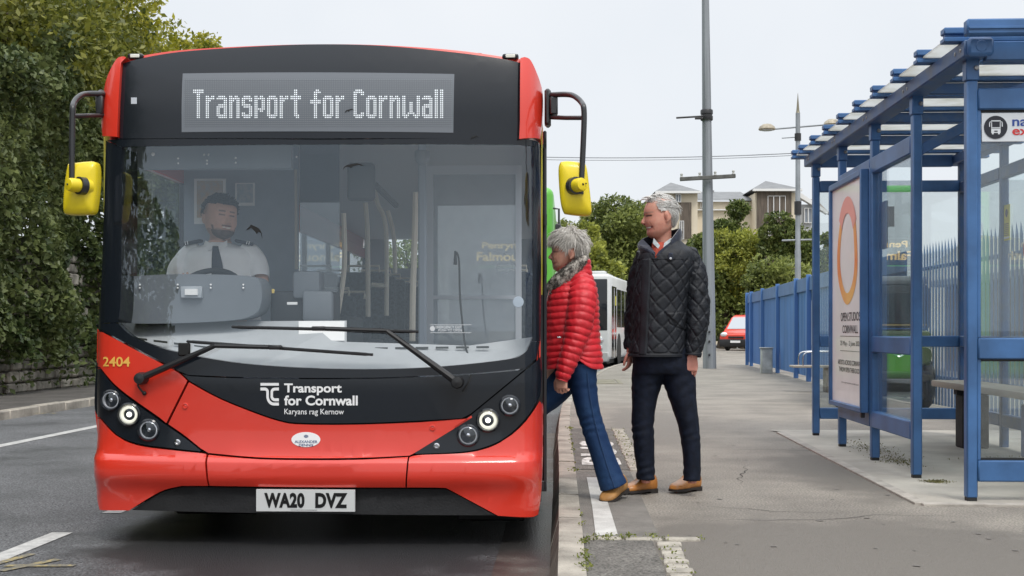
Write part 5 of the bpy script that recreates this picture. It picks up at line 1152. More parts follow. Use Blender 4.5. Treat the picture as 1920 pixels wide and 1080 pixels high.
for path, r in (([(652, 400, 8.3), (654, 480, 8.3), (650, 530, 8.25), (639, 598, 8.2)], .017), ([(697, 380, 9.2), (701, 440, 9.2), (702, 594, 9.2)], .018), ([(712, 330, 9.8), (722, 380, 9.8), (738, 430, 9.8), (739, 592, 9.8)], .018), ([(744, 395, 10.6), (755, 440, 10.6), (758, 512, 10.6)], .018), ([(786, 360, 8.1), (784, 440, 8.1), (780, 560, 8.05), (779, 640, 8.0)], .020), ([(850, 430, 8.8), (846, 520, 8.8), (848, 620, 8.8)], .018), ([(832, 500, 8.6), (836, 560, 8.6), (846, 618, 8.6)], .015), ([(711, 534, 9.7), (738, 536, 9.7)], .018)):
    bp('handrail', M_hr, lambda b: b.tube(spline([at(*p) for p in path], 6), r, 8))
lo, hi = at(650, 376, 7.05), at(703, 304, 7.05)
bp('interior_mirror', M_dkp, lambda b: b.box((lo.x, lo.y, lo.z), (hi.x, lo.y + .05, hi.z), .025, None, 3)); bp('mirror_stalk', M_dkp, lambda b: b.tube([at(702, 345, 7.1), at(748, 385, 7.9)], .018, 8))
bp('dome_camera', mat('camera_grey', (.20, .22, .25), .4), lambda b: b.lathe([(.045, .03), (.045, 0), (.04, -.03), (.02, -.055), (0, -.06)], at(793, 292, 7.3), (0, 0, 1), 18))
bp('microphone', M_seam, lambda b: b.tube(spline([at(855, 472, 6.98), at(860, 490, 6.98), at(862, 560, 6.96), at(870, 640, 6.93), at(876, 664, 6.9)], 6), .0055, 7), lambda b: b.tube([at(853, 470, 6.98), at(853, 496, 6.99)], [.006, .011], 8))
lo = at(968, 566, 6.82); bp('disc_holder', mat('disc_pale', (.40, .46, .54), .3), lambda b: b.lathe([(0, .004), (.028, .003), (.03, 0), (0, -.004)], onb(969, 566, -.012), (0, -1, 0), 24))
b = MB(); bt(b, 'EMERGENCY EXIT', 817, 611, 866, 615.8, .003, .01); bt(b, 'PUSH TO OPEN', 822, 617, 866, 621.5, .003, .01); b.lathe([(0, .003), (.014, .003)], onb(811, 616, 0), (0, -1, 0), 18)
for (v0, v1) in ((608.6, 609.4), (623.4, 624.2)): pxq(b, 806, v0, 884, v1, .003)
b.build('exit_lettering', mat('exit_white', (.6, .62, .64), .5), bus, 0)
sheetpx('paper_notice', [(560, 602, 7.05), (646, 602, 7.05), (646, 638, 6.97), (560, 638, 6.97)], M_white, thick=.004)
M_seat = mat('seat_moquette', (.045, .052, .07), .85, var=.5, vscale=40)
for row, y in enumerate((9.6, 10.5, 11.5, 12.4, 13.3, 14.3, 15.3)):
    zf = ZF + (.28 if y > 11.2 else 0)
    for x in (XL + .30, XL + .76, XR - .76, XR - .30):
        if row < 2 and x > XC: continue
        s = bp('seat', M_seat, lambda b: b.box((x - .21, y, zf + .32), (x + .21, y + .42, zf + .44), .04, None, 2), lambda b: b.box((x - .21, y + .40, zf + .40), (x + .21, y + .50, zf + 1.08), .04, None, 2))
        bp('grab_handle', M_hr, lambda b: b.tube([(x - .15, y + .46, zf + 1.07), (x - .15, y + .46, zf + 1.14), (x + .15, y + .46, zf + 1.14), (x + .15, y + .46, zf + 1.07)], .013, 6), parent=s)
bp('luggage_rack', M_dkp, lambda b: b.box((XL + .05, 8.6, ZF), (XC - .1, 9.3, 1.1), .02))
# ================================================================== OTHER BUSES AND VAN
M_grn = mat('bus_green', (.10, .42, .035), .35, coat=.4); M_wht = mat('bus_white', (.62, .63, .63), .35, var=.05, vscale=2, coat=.3); M_bgl = mat('dark_bus_glass', (.015, .018, .022), .06)
gd = empty('double_decker_bus', (-1.55, 24, RZ)); tag(gd, 'green double decker bus parked behind the red bus, edge showing', 'bus')
GX1 = -.27; GX0 = GX1 - 2.5; GY = 23.6; M_tr = Matrix.Identity(4)
bp('body', M_grn, lambda b: b.box((GX0, GY, .1), (GX1, GY + 10, 3.72), .16, None, 4), parent=gd); bp('side_band', M_wht, lambda b: b.box((GX1 - .02, GY + 1.2, .3), (GX1 + .012, GY + 9.8, 1.6), .01), parent=gd)
bp('upper_windscreen', M_bgl, lambda b: b.box((GX0 + .12, GY - .02, 2.72), (GX1 - .13, GY + .05, 3.58), .05, None, 2), parent=gd); bp('lower_windscreen', M_bgl, lambda b: b.box((GX0 + .16, GY - .02, .9), (GX1 - .14, GY + .05, 2.2), .05, None, 2), parent=gd)
dd = bp('destination_box', M_seam, lambda b: b.box((GX0 + .12, GY - .022, 2.22), (GX1 - .13, GY + .05, 2.73), .02), parent=gd)
b = MB(); M_amb = mat('amber_led', (.8, .5, .1), .5, emis=(1, .62, .2), estr=.3); A0 = at(886, 457, 23.5); A1 = at(918, 444, 23.5)
ax0 = GX1 - 1.45; 
add_text(b, 'Penryn', quadfn((ax0 + .1, GY - .024, 2.51), (ax0 + .75, GY - .024, 2.51), (ax0 + .1, GY - .024, 2.67)), .02); add_text(b, 'Falmouth', quadfn((ax0, GY - .024, 2.31), (ax0 + 1.0, GY - .024, 2.31), (ax0, GY - .024, 2.48)), .02); b.build('display_lettering', M_amb, dd, 0)
for x in (GX0 + .2, GX1 - .2):
    bp('headlight', M_chr, lambda b: b.lathe([(.09, 0), (.08, .03), (0, .04)], (x, GY, .55), (0, -1, 0), 16), parent=gd)
    bp('wheel', M_rub, lambda b: b.lathe([(.2, -.12), (.45, -.12), (.5, -.08), (.5, .08), (.45, .12), (.2, .12)], (x, GY + 2.4, RZ + .5), (1, 0, 0), 24), parent=gd)
bp('mirror', M_tube, lambda b: b.tube([(GX1, GY, 3.3), (GX1 + .1, GY - .1, 3.28), (GX1 + .1, GY - .1, 2.95)], .02, 8), lambda b: b.box((GX1 + .03, GY - .16, 2.7), (GX1 + .14, GY - .06, 3.0), .02), parent=gd)
# white bus pulled in beyond, angled out of the bay
cwb = at(1143, 620, 38.6); wb = empty('single_decker_bus', (cwb.x, cwb.y, RZ)); wb.rotation_euler = (0, 0, math.radians(-8.8)); tag(wb, 'white single decker bus waiting beyond the bay, seen between the couple', 'bus')
wpn = lambda name, m, *ops, parent=wb: bp_local(name, m, ops, parent)
def bp_local(name, m, ops, root, top=None):
    b = MB()
    for f in ops: f(b)
    me = b.mesh(name, 40); o = bpy.data.objects.new(name, me); COL.objects.link(o); me.materials.append(m); o.parent = root; return o
W = 2.4; Lb = 10.0
wpn('body', M_wht, lambda b: b.box((-W, 0, .25), (0, Lb, 2.9), .10, None, 3)); wpn('windscreen', M_bgl, lambda b: b.box((-W + .1, -.015, 1.15), (-.07, .05, 2.75), .06, None, 2))
wpn('roof_pod', M_wht, lambda b: b.box((-W + .5, 1.2, 2.88), (-.35, 4, 3.04), .05, None, 2), lambda b: b.box((-.65, .15, 2.86), (-.15, .6, 3.0), .04, None, 2))
wpn('door', M_bgl, lambda b: b.box((-.03, .55, .3), (.012, 1.75, 2.55), .01)); wpn('door_trim', M_wht, lambda b: b.box((.0, 1.10, .3), (.02, 1.17, 2.5)), )
wpn('side_window', M_bgl, lambda b: b.box((-.03, 1.95, 1.25), (.012, Lb - .4, 2.5), .02))
for k in range(1, 7): wpn('window_pillar', mat('pillar_pale', (.30, .31, .32), .5) if k == 1 else bpy.data.materials['pillar_pale'], lambda b: b.box((.005, 1.95 + k * 1.1, 1.26), (.018, 2.0 + k * 1.1, 2.49)))
wpn('headlight', M_chr, lambda b: b.lathe([(.12, 0), (.1, .03), (0, .05)], (-.3, 0, .85), (0, -1, 0), 16), lambda b: b.lathe([(.1, 0), (.08, .03), (0, .05)], (-.3, 0, .6), (0, -1, 0), 16))
wpn('bumper', mat('bus_bumper_grey', (.4, .4, .4), .5), lambda b: b.box((-W + .02, -.03, .18), (-.02, .1, .5), .04)); wpn('wheel', M_rub, lambda b: b.lathe([(.2, -.12), (.43, -.12), (.48, -.08), (.48, .08), (.43, .12), (.2, .12)], (-.14, 2.5, .48), (1, 0, 0), 24)); wpn('wheel_arch', M_seam, lambda b: b.lathe([(.56, 0), (.56, .016), (0, .016)], (-.001, 2.5, .50), (1, 0, 0), 28)); wpn('skirt_shadow_gap', M_seam, lambda b: b.box((-W + .1, .1, .12), (-.1, Lb - .1, .26)))
wpn('sticker', bpy.data.materials['sticker_yellow'], lambda b: b.box((.02, 1.3, 1.95), (.026, 1.55, 2.25)))
# red van
vd = 62.0; vc = at(1380, 658, vd); van = empty('van', (vc.x, vc.y, 0)); van.rotation_euler = (0, 0, math.radians(-30)); tag(van, 'small red van with black bumper beyond the utility pole', 'van')
M_vr = mat('van_red', (.68, .06, .035), .3, coat=.6, var=.05, vscale=3)
vp = lambda name, m, *ops, parent=van: bp_local(name, m, ops, parent)
prof = [(0, .42), (-.02, .60), (.02, .86), (.55, 1.02), (1.25, 1.70), (1.6, 1.80), (4.2, 1.80), (4.3, 1.5), (4.3, .42)]
b = MB(); hwv = .87; vs = [];
for s, k in ((-1, 1), (1, 1)):
    for y, z in prof: vs.append((s * (hwv - (.12 if z > 1.3 else 0)), y, z))
n = len(prof); b.add(vs, [tuple(range(n))[::-1], tuple(range(n, 2 * n))] + [(i, (i + 1) % n, n + (i + 1) % n, n + i) for i in range(n)])
me = b.mesh('body', 0); bm = bmesh.new(); bm.from_mesh(me); bmesh.ops.bevel(bm, geom=list(bm.edges), offset=.06, segments=3, affect='EDGES'); bm.to_mesh(me); bm.free(); me.polygons.foreach_set('use_smooth', [True] * len(me.polygons)); me.set_sharp_from_angle(angle=math.radians(40))
o = bpy.data.objects.new('body', me); COL.objects.link(o); me.materials.append(M_vr); o.parent = van
def slope(y): return 1.02 + (y - .55) * (.68 / .70)
vp('windscreen', mat('van_glass', (.42, .45, .48), .08), lambda b: b.prism([(-.72, .60, slope(.60) + .012), (.72, .60, slope(.60) + .012), (.64, 1.20, slope(1.20) + .012), (-.64, 1.20, slope(1.20) + .012)], (0, -.01, .012)))
vp('bumper', M_mblk, lambda b: b.box((-.86, -.08, .20), (.86, .25, .58), .05, None, 2)); vp('grille', M_mblk, lambda b: b.box((-.40, -.045, .62), (.40, .02, .72), .01)); pl2 = vp('number_plate', M_white, lambda b: b.box((-.26, -.10, .40), (.26, -.075, .51)))
for s in (-1, 1):
    vp('headlight', mat('van_lamp', (.7, .72, .74), .15, .4) if s < 0 else bpy.data.materials['van_lamp'], lambda b: b.ball((s * .66, .07, .80), (.19, .14, .13), 14))
    for y in (.85, 3.4): vp('wheel', M_rub, lambda b: b.lathe([(.12, -.09), (.27, -.09), (.31, -.05), (.31, .05), (.27, .09), (.12, .09)], (s * .80, y, .31), (1, 0, 0), 20)); vp('hubcap', M_chr, lambda b: b.lathe([(.19, 0), (.16, .02 * s), (0, .03 * s)], (s * .885, y, .31), (1, 0, 0), 16))
    vp('side_window', M_bgl, lambda b: b.prism([(s * .873, 1.0, 1.12), (s * .873, 1.95, 1.12), (s * .77, 1.9, 1.62), (s * .77, 1.35, 1.60)], (s * .012, 0, .004)))
    vp('wing_mirror', M_mblk, lambda b: b.box((min(s * .88, s * 1.05), .92, 1.08), (max(s * .88, s * 1.05), 1.02, 1.25), .03))
vp('roundel', M_white, lambda b: b.lathe([(0, .008), (.17, .008), (.17, 0)], (.872, 1.6, .85), (1, 0, 0), 20))
# ================================================================== PEOPLE
def uvof(p):
    q = Vector(p) - CAM; dd = q.dot(FWD); return 960 + q.dot(RGT) / dd * F, HV - q.z / dd * F
def limb(path, d, n=28, steps=8, disp=None, caps=(True, True), expo=2.0):
    """path: (u, v, depth offset, half width px, half depth m)"""
    C = [at(u, v, d) + Vector((0, dy, 0)) for u, v, dy, rw, rd in path]; R = []
    for i, (u, v, dy, rw, rd) in enumerate(path):
        t = (C[min(i + 1, len(C) - 1)] - C[max(i - 1, 0)]).normalized(); A = Vector((0, 1, 0)).cross(t).normalized()
        if A.x < 0: A = -A
        B = A.cross(t).normalized(); B = B if B.y > 0 else -B
        R.append((C[i], A * (rw / F * d), B * rd))
    return loft(R, n, steps, disp, caps, expo)
def torso(rows, d, n=64, steps=8, disp=None, caps=(True, True), expo=2.4):
    """rows: (uL, uR, v, depth offset, half depth m)"""
    R = []
    for uL, uR, v, dy, rd in rows: R.append((at((uL + uR) / 2, v, d) + Vector((0, dy, 0)), RGT * ((uR - uL) / 2 / F * d), Vector((0, rd, 0))))
    return loft(R, n, steps, disp, caps, expo)
def head_shape(mb, tbl, nose, ear, d, dy=0.0, cheek=None):
    rows = [(f, b, v, dy, hw / F * d) for v, f, b, hw in tbl]
    R = []
    for f, b, v, y, hd in rows: R.append((at((f + b) / 2, v, d) + Vector((0, y, 0)), RGT * ((b - f) / 2 / F * d), Vector((0, hd, 0))))
    mb.add(*loft(R, 40, 5, None, expo=2.25))
    NR = [(at(f + 5, v, d) + Vector((0, dy, 0)), RGT * ((8 if True else 0) / F * d) * (k), Vector((0, w / F * d, 0))) for f, v, w, k in nose]
    mb.add(*loft(NR, 14, 4, None))
    hw = max(r[3] for r in tbl)
    for s in (-1, 1):
        c = at(ear[0], ear[1], d) + Vector((0, dy + s * (hw - .5) / F * d, 0)); k = d / F
        M = Matrix.Rotation(s * math.radians(-18), 4, 'Z') @ Matrix.Rotation(math.radians(-12), 4, 'Y')
        mb.ball(c, (7 * k, 2.6 * k, 10.5 * k), 14, M); mb.ball(c + Vector((-1 * k, -s * .5 * k, -8 * k)), (3.4 * k, 2.4 * k, 4.5 * k), 10)
        if cheek: mb.ball(at(cheek[0], cheek[1], d) + Vector((0, dy + s * cheek[2] / F * d, 0)), (cheek[3] * k, cheek[3] * k * .9, cheek[3] * k * .8), 12)
def seg(px, a, b):
    ax, ay = a; bx, by = b; t = max(0, min(1, ((px[0] - ax) * (bx - ax) + (px[1] - ay) * (by - ay)) / ((bx - ax) ** 2 + (by - ay) ** 2 + 1e-9)))
    return math.hypot(px[0] - ax - t * (bx - ax), px[1] - ay - t * (by - ay))
def blend(c, k, t): return tuple(c[i] + (k[i] - c[i]) * t for i in range(3))
def paint(me, fn):
    """colours of skin, lips, brows and eyes, with shade painted into creases and hollows"""
    a = me.color_attributes.new('Col', 'FLOAT_COLOR', 'POINT'); out = np.ones((len(me.vertices), 4), dtype=np.float32)
    for i, v in enumerate(me.vertices): out[i, :3] = fn(v.co)
    a.data.foreach_set('color', out.reshape(-1))
def skinmat(name):
    m, t, p = _new(name); a = t.nodes.new('ShaderNodeVertexColor'); a.layer_name = 'Col'
    n = t.nodes.new('ShaderNodeTexNoise'); n.inputs['Scale'].default_value = 60; n.inputs['Detail'].default_value = 3; co = t.nodes.new('ShaderNodeTexCoord'); t.links.new(co.outputs['Object'], n.inputs['Vector'])
    mr = t.nodes.new('ShaderNodeMapRange'); mr.inputs['To Min'].default_value = .88; mr.inputs['To Max'].default_value = 1.12; t.links.new(n.outputs['Fac'], mr.inputs['Value'])
    vm = t.nodes.new('ShaderNodeVectorMath'); vm.operation = 'SCALE'; t.links.new(a.outputs['Color'], vm.inputs[0]); t.links.new(mr.outputs['Result'], vm.inputs['Scale'])
    t.links.new(vm.outputs['Vector'], p.inputs['Base Color']); p.inputs['Roughness'].default_value = .48; p.inputs['Subsurface Weight'].default_value = .12; p.inputs['Subsurface Radius'].default_value = (.01, .004, .002); p.inputs['Subsurface Scale'].default_value = 1.0
    return m
M_skin = skinmat('skin')
def hand(mb, wrist, dr, side, back, k=1.0, curl=.5, spread=.06):
    """palm and five fingers. dr: towards the fingers, side: towards the thumb, back: out of the back of the hand"""
    w = Vector(wrist); dr = Vector(dr).normalized(); side = Vector(side); side = (side - dr * side.dot(dr)).normalized(); back = side.cross(dr); b2 = Vector(back)
    nb = dr.cross(side); back = nb if nb.dot(Vector(back)) > 0 else -nb
    M = Matrix((side, back, dr)).transposed().to_4x4()
    mb.add(*loft([(w - dr * .02 * k, side * .027 * k, back * .019 * k), (w + dr * .015 * k, side * .031 * k, back * .018 * k), (w + dr * .055 * k, side * .041 * k, back * .016 * k), (w + dr * .088 * k, side * .040 * k, back * .013 * k)], 16, 4, expo=2.6))
    for i, (o, L) in enumerate(((.033, .070), (.0115, .078), (-.0115, .073), (-.033, .058))):
        p = w + (dr * (.084 - abs(o - .008) * .15) + side * o) * k; pts = [p - dr * .015 * k, p]; ang = 0
        for q, f in enumerate((.45, .32, .23)):
            ang += curl * (.75, 1.05, .8)[q] * (1 + .08 * i); v = dr * math.cos(ang) - back * math.sin(ang) + side * (o * spread * 12) * .1
            pts.append(pts[-1] + v.normalized() * L * f * k)
        mb.tube(pts, [.0090 * k, .0088 * k, .0084 * k, .0078 * k, .0064 * k], 8)
    p = w + (dr * .022 + side * .030) * k; t1 = p + (dr * .030 + side * .020 - back * .012) * k; t2 = t1 + (dr * .030 + side * .004 - back * .010) * k; t3 = t2 + (dr * .022 - side * .004 - back * .006) * k
    mb.tube([p - dr * .01 * k, p, t1, t2, t3], [.012 * k, .0125 * k, .0115 * k, .0098 * k, .0075 * k], 8)
def shoe(parent, heel, dr, L, k, m, msole, name='shoe', pitch=0.0, lace=True):
    heel = Vector(heel); dr = Vector((dr[0], dr[1], 0)).normalized(); sd = Vector((-dr.y, dr.x, 0)); up = Vector((0, 0, 1)); piv = heel + dr * L * .72
    T = Matrix.Translation(piv) @ Matrix.Rotation(pitch, 4, sd) @ Matrix.Translation(-piv)
    sec = [(0.005, .040, .022, .022), (.03, .052, .044, .032), (.14, .062, .058, .036), (.28, .064, .060, .037), (.40, .056, .050, .039), (.55, .044, .036, .045), (.72, .036, .027, .049), (.86, .031, .022, .045), (.96, .026, .015, .030), (1.0, .024, .005, .008)]
    R = [(heel + dr * t * L + up * zc * k, sd * hw * k, up * hz * k) for t, zc, hz, hw in sec]
    v, f = loft(R, 28, 5, expo=2.5); b = MB(); b.add([T @ p for p in v], f); o = b.build(name, m, parent, 60)
    sl = [(-.01, .02), (.02, .036), (.2, .039), (.4, .038), (.6, .048), (.75, .053), (.88, .049), (.98, .032), (1.02, .010)]
    P = [heel + dr * t * L + sd * w * k for t, w in sl] + [heel + dr * t * L - sd * w * k for t, w in sl[::-1]]
    b = MB(); b.prism([T @ (p + up * .008 * k) for p in P], up * .014 * k); H = [heel + dr * t * L + sd * w * k for t, w in sl[:3]] + [heel + dr * .24 * L + sd * .036 * k, heel + dr * .24 * L - sd * .036 * k] + [heel + dr * t * L - sd * w * k for t, w in sl[:3][::-1]]
    b.prism([T @ (p - up * .004) for p in H], up * .014 * k); b.build('sole', msole, o, 30)
    if lace:
        b = MB()
        for i in range(4):
            t = .36 + i * .06; z = .098 - i * .012
            b.tube([T @ (heel + dr * t * L + sd * .022 * k + up * (z - .012) * k), T @ (heel + dr * (t + .01) * L + up * (z + .004) * k), T @ (heel + dr * t * L - sd * .022 * k + up * (z - .012) * k)], .0028 * k, 6)
        b.build('lace', msole, o)
    return o
def hair_cap(parent, name, c, rad, keep, comb, n, L, r, m, jitter=.3, lift=.3, scale_fn=None, base_noise=.006):
    """a scalp of hair: a noisy shell cut at the hairline and a few hundred tapering locks lying on it"""
    bm = bmesh.new(); bmesh.ops.create_icosphere(bm, subdivisions=5, radius=1.0); c = Vector(c)
    for v in bm.verts:
        q = Vector((v.co.x * rad[0], v.co.y * rad[1], v.co.z * rad[2])); nn = v.co.normalized()
        if scale_fn: q = q * scale_fn(nn)
        v.co = c + q + nn * base_noise * noise.noise(Vector((q.x * 30, q.y * 30, q.z * 90)))
    bmesh.ops.delete(bm, geom=[v for v in bm.verts if not keep(v.co, .0)], context='VERTS')
    b = MB(); pts = [(v.co.copy(), v.normal.copy()) for v in bm.verts]; b.bm(bm); random.shuffle(pts)
    for p, nn in pts[:n]:
        d = comb(p).normalized(); d = (d - nn * d.dot(nn) + nn * lift * random.uniform(.0, 1) + Vector((random.gauss(0, jitter), random.gauss(0, jitter), random.gauss(0, jitter))) * .5).normalized()
        l = L * random.uniform(.6, 1.25); q = [p + nn * .001, p + d * l * .35 + nn * .005, p + d * l * .7 + nn * .004 - Vector((0, 0, .004)), p + d * l - nn * .004 - Vector((0, 0, .010))]
        if not keep(q[2], .004): continue
        b.tube(q, [r, r * .9, r * .6, r * .12], 4, False)
    return b.build(name, m, parent, 60, False)
def wrinkle(p, s, a, z=1.0): return a * (noise.noise(Vector((p.x * s, p.y * s, p.z * s * z))) + .5 * noise.noise(Vector((p.x * s * 2.3, p.y * s * 2.3, p.z * s * 2.3 * z + 7))))
M_hw = mat('white_hair', (.46, .45, .43), .5, var=.0, col2=(.66, .65, .62), vscale=25, island=.13); M_hg = mat('silver_hair', (.42, .40, .37), .5, col2=(.66, .63, .58), vscale=22, island=.16); M_hd = mat('dark_hair', (.012, .010, .009), .5, island=.3)
# ------------------------------------------------------------------ the man in the quilted jacket
D1 = 7.62; man = empty('person', gz(1245, 926)); tag(man, 'tall white haired man in dark quilted jacket and navy jeans smiling', 'person')
b = MB()
man_tbl = [(448, 1225, 1240, 10), (444, 1216, 1247, 17), (438, 1212.5, 1253, 23), (432, 1213, 1257, 26), (427, 1211.5, 1260, 27.5), (421, 1209.5, 1262, 29), (415, 1208.5, 1264, 29.5), (407, 1209, 1266, 29.5), (400, 1206.8, 1267, 29), (390, 1208.5, 1267, 29.5), (380, 1213, 1264, 28), (373, 1221, 1257, 22), (369, 1231, 1248, 11)]
man_nose = [(1208, 402, 2.2, .45), (1205.5, 409, 3.4, .6), (1202.6, 416, 5.2, .72), (1203.2, 419.5, 6.2, .7), (1208, 423, 5, .45)]
head_shape(b, man_tbl, man_nose, (1250, 407), D1, 0, (1221, 419, 15, 9))
b.add(*limb([(1242, 432, 0, 17, .062), (1243, 448, .01, 16.5, .060), (1246, 465, .01, 18, .066), (1248, 482, .01, 30, .10)], D1, 24, 4))
b.add(*torso([(1215, 1278, 478, .01, .09), (1200, 1290, 500, 0, .11), (1196, 1284, 560, 0, .12), (1195, 1282, 620, 0, .12), (1195, 1288, 680, 0, .12)], D1, 32, 4))
b.add(*limb([(1217, 675, .01, 20, .085), (1208, 740, .01, 17, .075), (1206, 800, .0, 13, .055), (1210, 850, 0, 12, .05), (1211, 905, 0, 8, .038)], D1, 20, 4)); b.add(*limb([(1268, 675, 0, 21, .085), (1281, 740, -.01, 17, .075), (1291, 800, -.02, 13, .055), (1297, 850, -.02, 12, .05), (1297, 905, -.03, 8, .038)], D1, 20, 4))
b.add(*limb([(1290, 490, -.02, 9, .035), (1304, 540, -.05, 9, .035), (1305, 590, -.07, 9, .035), (1297, 640, -.08, 10, .035), (1294, 672, -.09, 8, .028)], D1, 18, 4)); b.add(*limb([(1210, 490, .07, 8, .03), (1197, 560, .10, 8, .03), (1189, 620, .09, 8, .03), (1182, 662, .07, 7, .026)], D1, 18, 4))
hand(b, at(1295, 664, D1) + Vector((0, -.09, 0)), (-.10, -.02, -1), (-.9, -.38, 0), (.3, -.95, 0), 1.12, .34, .12)
hand(b, at(1182, 656, D1) + Vector((0, .07, 0)), (.02, -.05, -1), (-.3, -.9, 0), (-.9, .3, 0), .95, .5)
me = voxel(b, .0038, 3)
SK1 = (.58, .30, .22)
def man_paint(co):  # smile crease, nostril, ear hollow and eye wrinkles get painted shade
    c = SK1; u, v = uvof(co)
    if v < 460:
        t = noise.noise(Vector(co) * 45) * .5 + .5; c = blend(SK1, (.60, .20, .15), .45 * t); q = (u, v)
        if v < 392: c = blend(c, (.62, .36, .27), .5)
        d = seg(q, (1218, 416), (1227, 430)); c = blend(c, (.26, .09, .06), .5 * max(0, 1 - d / 1.6)) if u > 1214 else c
        d = seg(q, (1210.5, 428), (1223, 425)); c = blend(c, (.13, .025, .025), min(1, max(0, 1.5 - d / 1.9)) * .95)
        if seg(q, (1212.5, 427.2), (1219.5, 426)) < 1.25: c = (.80, .76, .70)
        d = seg(q, (1213, 431.5), (1220, 429.5)); c = blend(c, (.50, .12, .11), max(0, 1 - d / 2.0) * .7)
        d = seg(q, (1212.5, 404.8), (1221, 404)); c = blend(c, (.03, .018, .015), min(1, max(0, 1.5 - d / 1.7)) * .95)
        d = seg(q, (1212, 408.5), (1222, 408.5)); c = blend(c, (.34, .13, .09), max(0, 1 - d / 1.4) * .5)
        d = seg(q, (1208, 399), (1224, 397.5)); c = blend(c, (.24, .17, .14), max(0, 1 - d / 2.4) * .7)
        if math.hypot(u - 1208, v - 420) < 1.6: c = (.14, .04, .03)
        if math.hypot((u - 1249) / 3.2, (v - 407) / 6) < 1: c = blend(c, (.30, .10, .07), .6)
        for k in range(3): c = blend(c, (.34, .13, .09), .35 * max(0, 1 - seg(q, (1224, 403 + k * 2), (1230, 401 + k * 4)) / .9))
    else:
        c = (.60, .26, .20)
    return c
paint(me, man_paint); put(me, 'body', M_skin, man)
# hair
kk = D1 / F
def man_keep(p, e):
    u, v = uvof(p)
    line = 378 + max(0, (u - 1206)) * .16 if u < 1226 else (381 + (u - 1226) * 1.25 if u < 1242 else (401 if u < 1246 else (394 if u < 1256 else 427)))
    if 1242 <= u < 1257: line = 396
    if u >= 1257: line = 424
    return v < line + e * 200
hair_cap(man, 'hair', at(1237, 398, D1), (33.2 * kk, 31.5 * kk, 33.5 * kk), man_keep, lambda p: Vector((.95, 0, .15)) if p.z > at(0, 392, D1).z else Vector((.5, 0, -.8)), 3000, .045, .0015, M_hw, .10, .05, None, .003)
b = MB()
for i in range(60):
    u = random.uniform(1208, 1232); y = random.uniform(-.07, .07); p = at(u, 374 - (u - 1208) * .28, D1) + Vector((0, y, 0)); q = p + Vector((-.012, 0, .006)); b.tube([p + Vector((.03, 0, -.004)), p + Vector((.01, 0, .006)), q, q + Vector((-.012, y * .1, -.008))], [.0025, .003, .002, .0005], 5, False)
b.build('fringe', M_hw, man, 60, False)
# jacket
M_jk = mat('waxed_navy', (.0085, .0105, .015), .58, var=.25, vscale=14, bump=.15, bscale=90, spec=.35)
def quilt(L, a, P=.088):
    t1, t2 = (a + L * .92) / P, (a - L * .92) / P; d1 = abs(t1 - round(t1)); d2 = abs(t2 - round(t2)); d = min(d1, d2) * P * .72
    return -.0050 * math.exp(-(d / .0052) ** 2) + .0016 * min(1, d / .022)
flap = [(1247, 586), (1256, 607), (1270, 614), (1285, 620)]
def jk_disp(L, th, p):
    u, v = uvof(p); front = math.sin(th) < .1; w = wrinkle(p, 8, .008, .8) + wrinkle(p, 30, .0022, .35)
    e0, e1 = 1204 - (v - 490) * .035, 1221 - (v - 490) * .045
    if front and e0 - 1 < u < e1 + 1 and 486 < v < 664:
        edge = min(abs(u - e0), abs(u - e1)); return .007 + w * .5 - .010 * math.exp(-(edge / 1.1) ** 2)
    if v > 661: return .004 - .007 * math.exp(-((v - 662.5) / 1.2) ** 2)
    r = quilt(L, th * .195) + w
    if v < 486: r = r * .25 + .002
    if front and 575 < v < 625:
        dd = min(seg((u, v), flap[i], flap[i + 1]) for i in range(3)); r -= .008 * math.exp(-(dd / 1.2) ** 2)
        if u > 1248 and v < 586 + (u - 1247) * .9 and v > 588 - (u - 1247) * .05: r += .006
    return r
b = MB(); b.add(*torso([(1224, 1276, 452, .0, .095), (1212, 1288, 462, 0, .115), (1200, 1302, 474, 0, .15), (1193, 1306, 492, 0, .165), (1189, 1300, 520, 0, .172), (1186, 1292, 560, 0, .175), (1184, 1289, 600, 0, .178), (1181, 1287, 640, 0, .18), (1178, 1286, 668, 0, .185)], D1, 300, 26, jk_disp, (False, False)))
VN = [(1204, 440), (1268, 440), (1267, 450), (1246, 467), (1229, 484), (1213, 464)]
def inpoly(q, P):
    c = False
    for (x0, y0), (x1, y1) in zip(P, P[1:] + P[:1]):
        if (y0 > q[1]) != (y1 > q[1]) and q[0] < (x1 - x0) * (q[1] - y0) / (y1 - y0) + x0: c = not c
    return c
yc = at(1250, 470, D1).y
keep = [i for i, f in enumerate(b.f) if not (Vector(b.v[f[0]]).y < yc and inpoly(uvof(b.v[f[0]]), VN))]      # the open neck
b.f = [b.f[i] for i in keep]; b.mi = [0] * len(b.f)
jk = b.build('jacket', M_jk, man, 180, False)
def sl_disp(L, th, p):
    u, v = uvof(p)
    if v > 660: return .003 - .006 * math.exp(-((v - 661) / 1.2) ** 2)
    return quilt(L, th * .075) + wrinkle(p, 10, .009, 1.3) + wrinkle(p, 30, .0022, 1.5)
b = MB(); b.add(*limb([(1276, 470, .0, 12, .06), (1290, 480, -.01, 18, .075), (1300, 505, -.03, 21, .085), (1304, 545, -.05, 22.5, .085), (1305.5, 585, -.07, 23, .082), (1303, 620, -.085, 21, .076), (1298, 648, -.095, 17.5, .066), (1295, 667, -.10, 15.5, .060)], D1, 130, 30, sl_disp, (True, False))); b.build('sleeve', M_jk, jk, 180, False)
b = MB(); b.add(*limb([(1212, 476, .04, 16, .075), (1200, 510, .08, 19, .08), (1195, 560, .10, 19, .078), (1189, 610, .10, 16, .07), (1183, 655, .08, 12, .055)], D1, 90, 22, sl_disp, (True, False))); b.build('sleeve', M_jk, jk, 180, False)
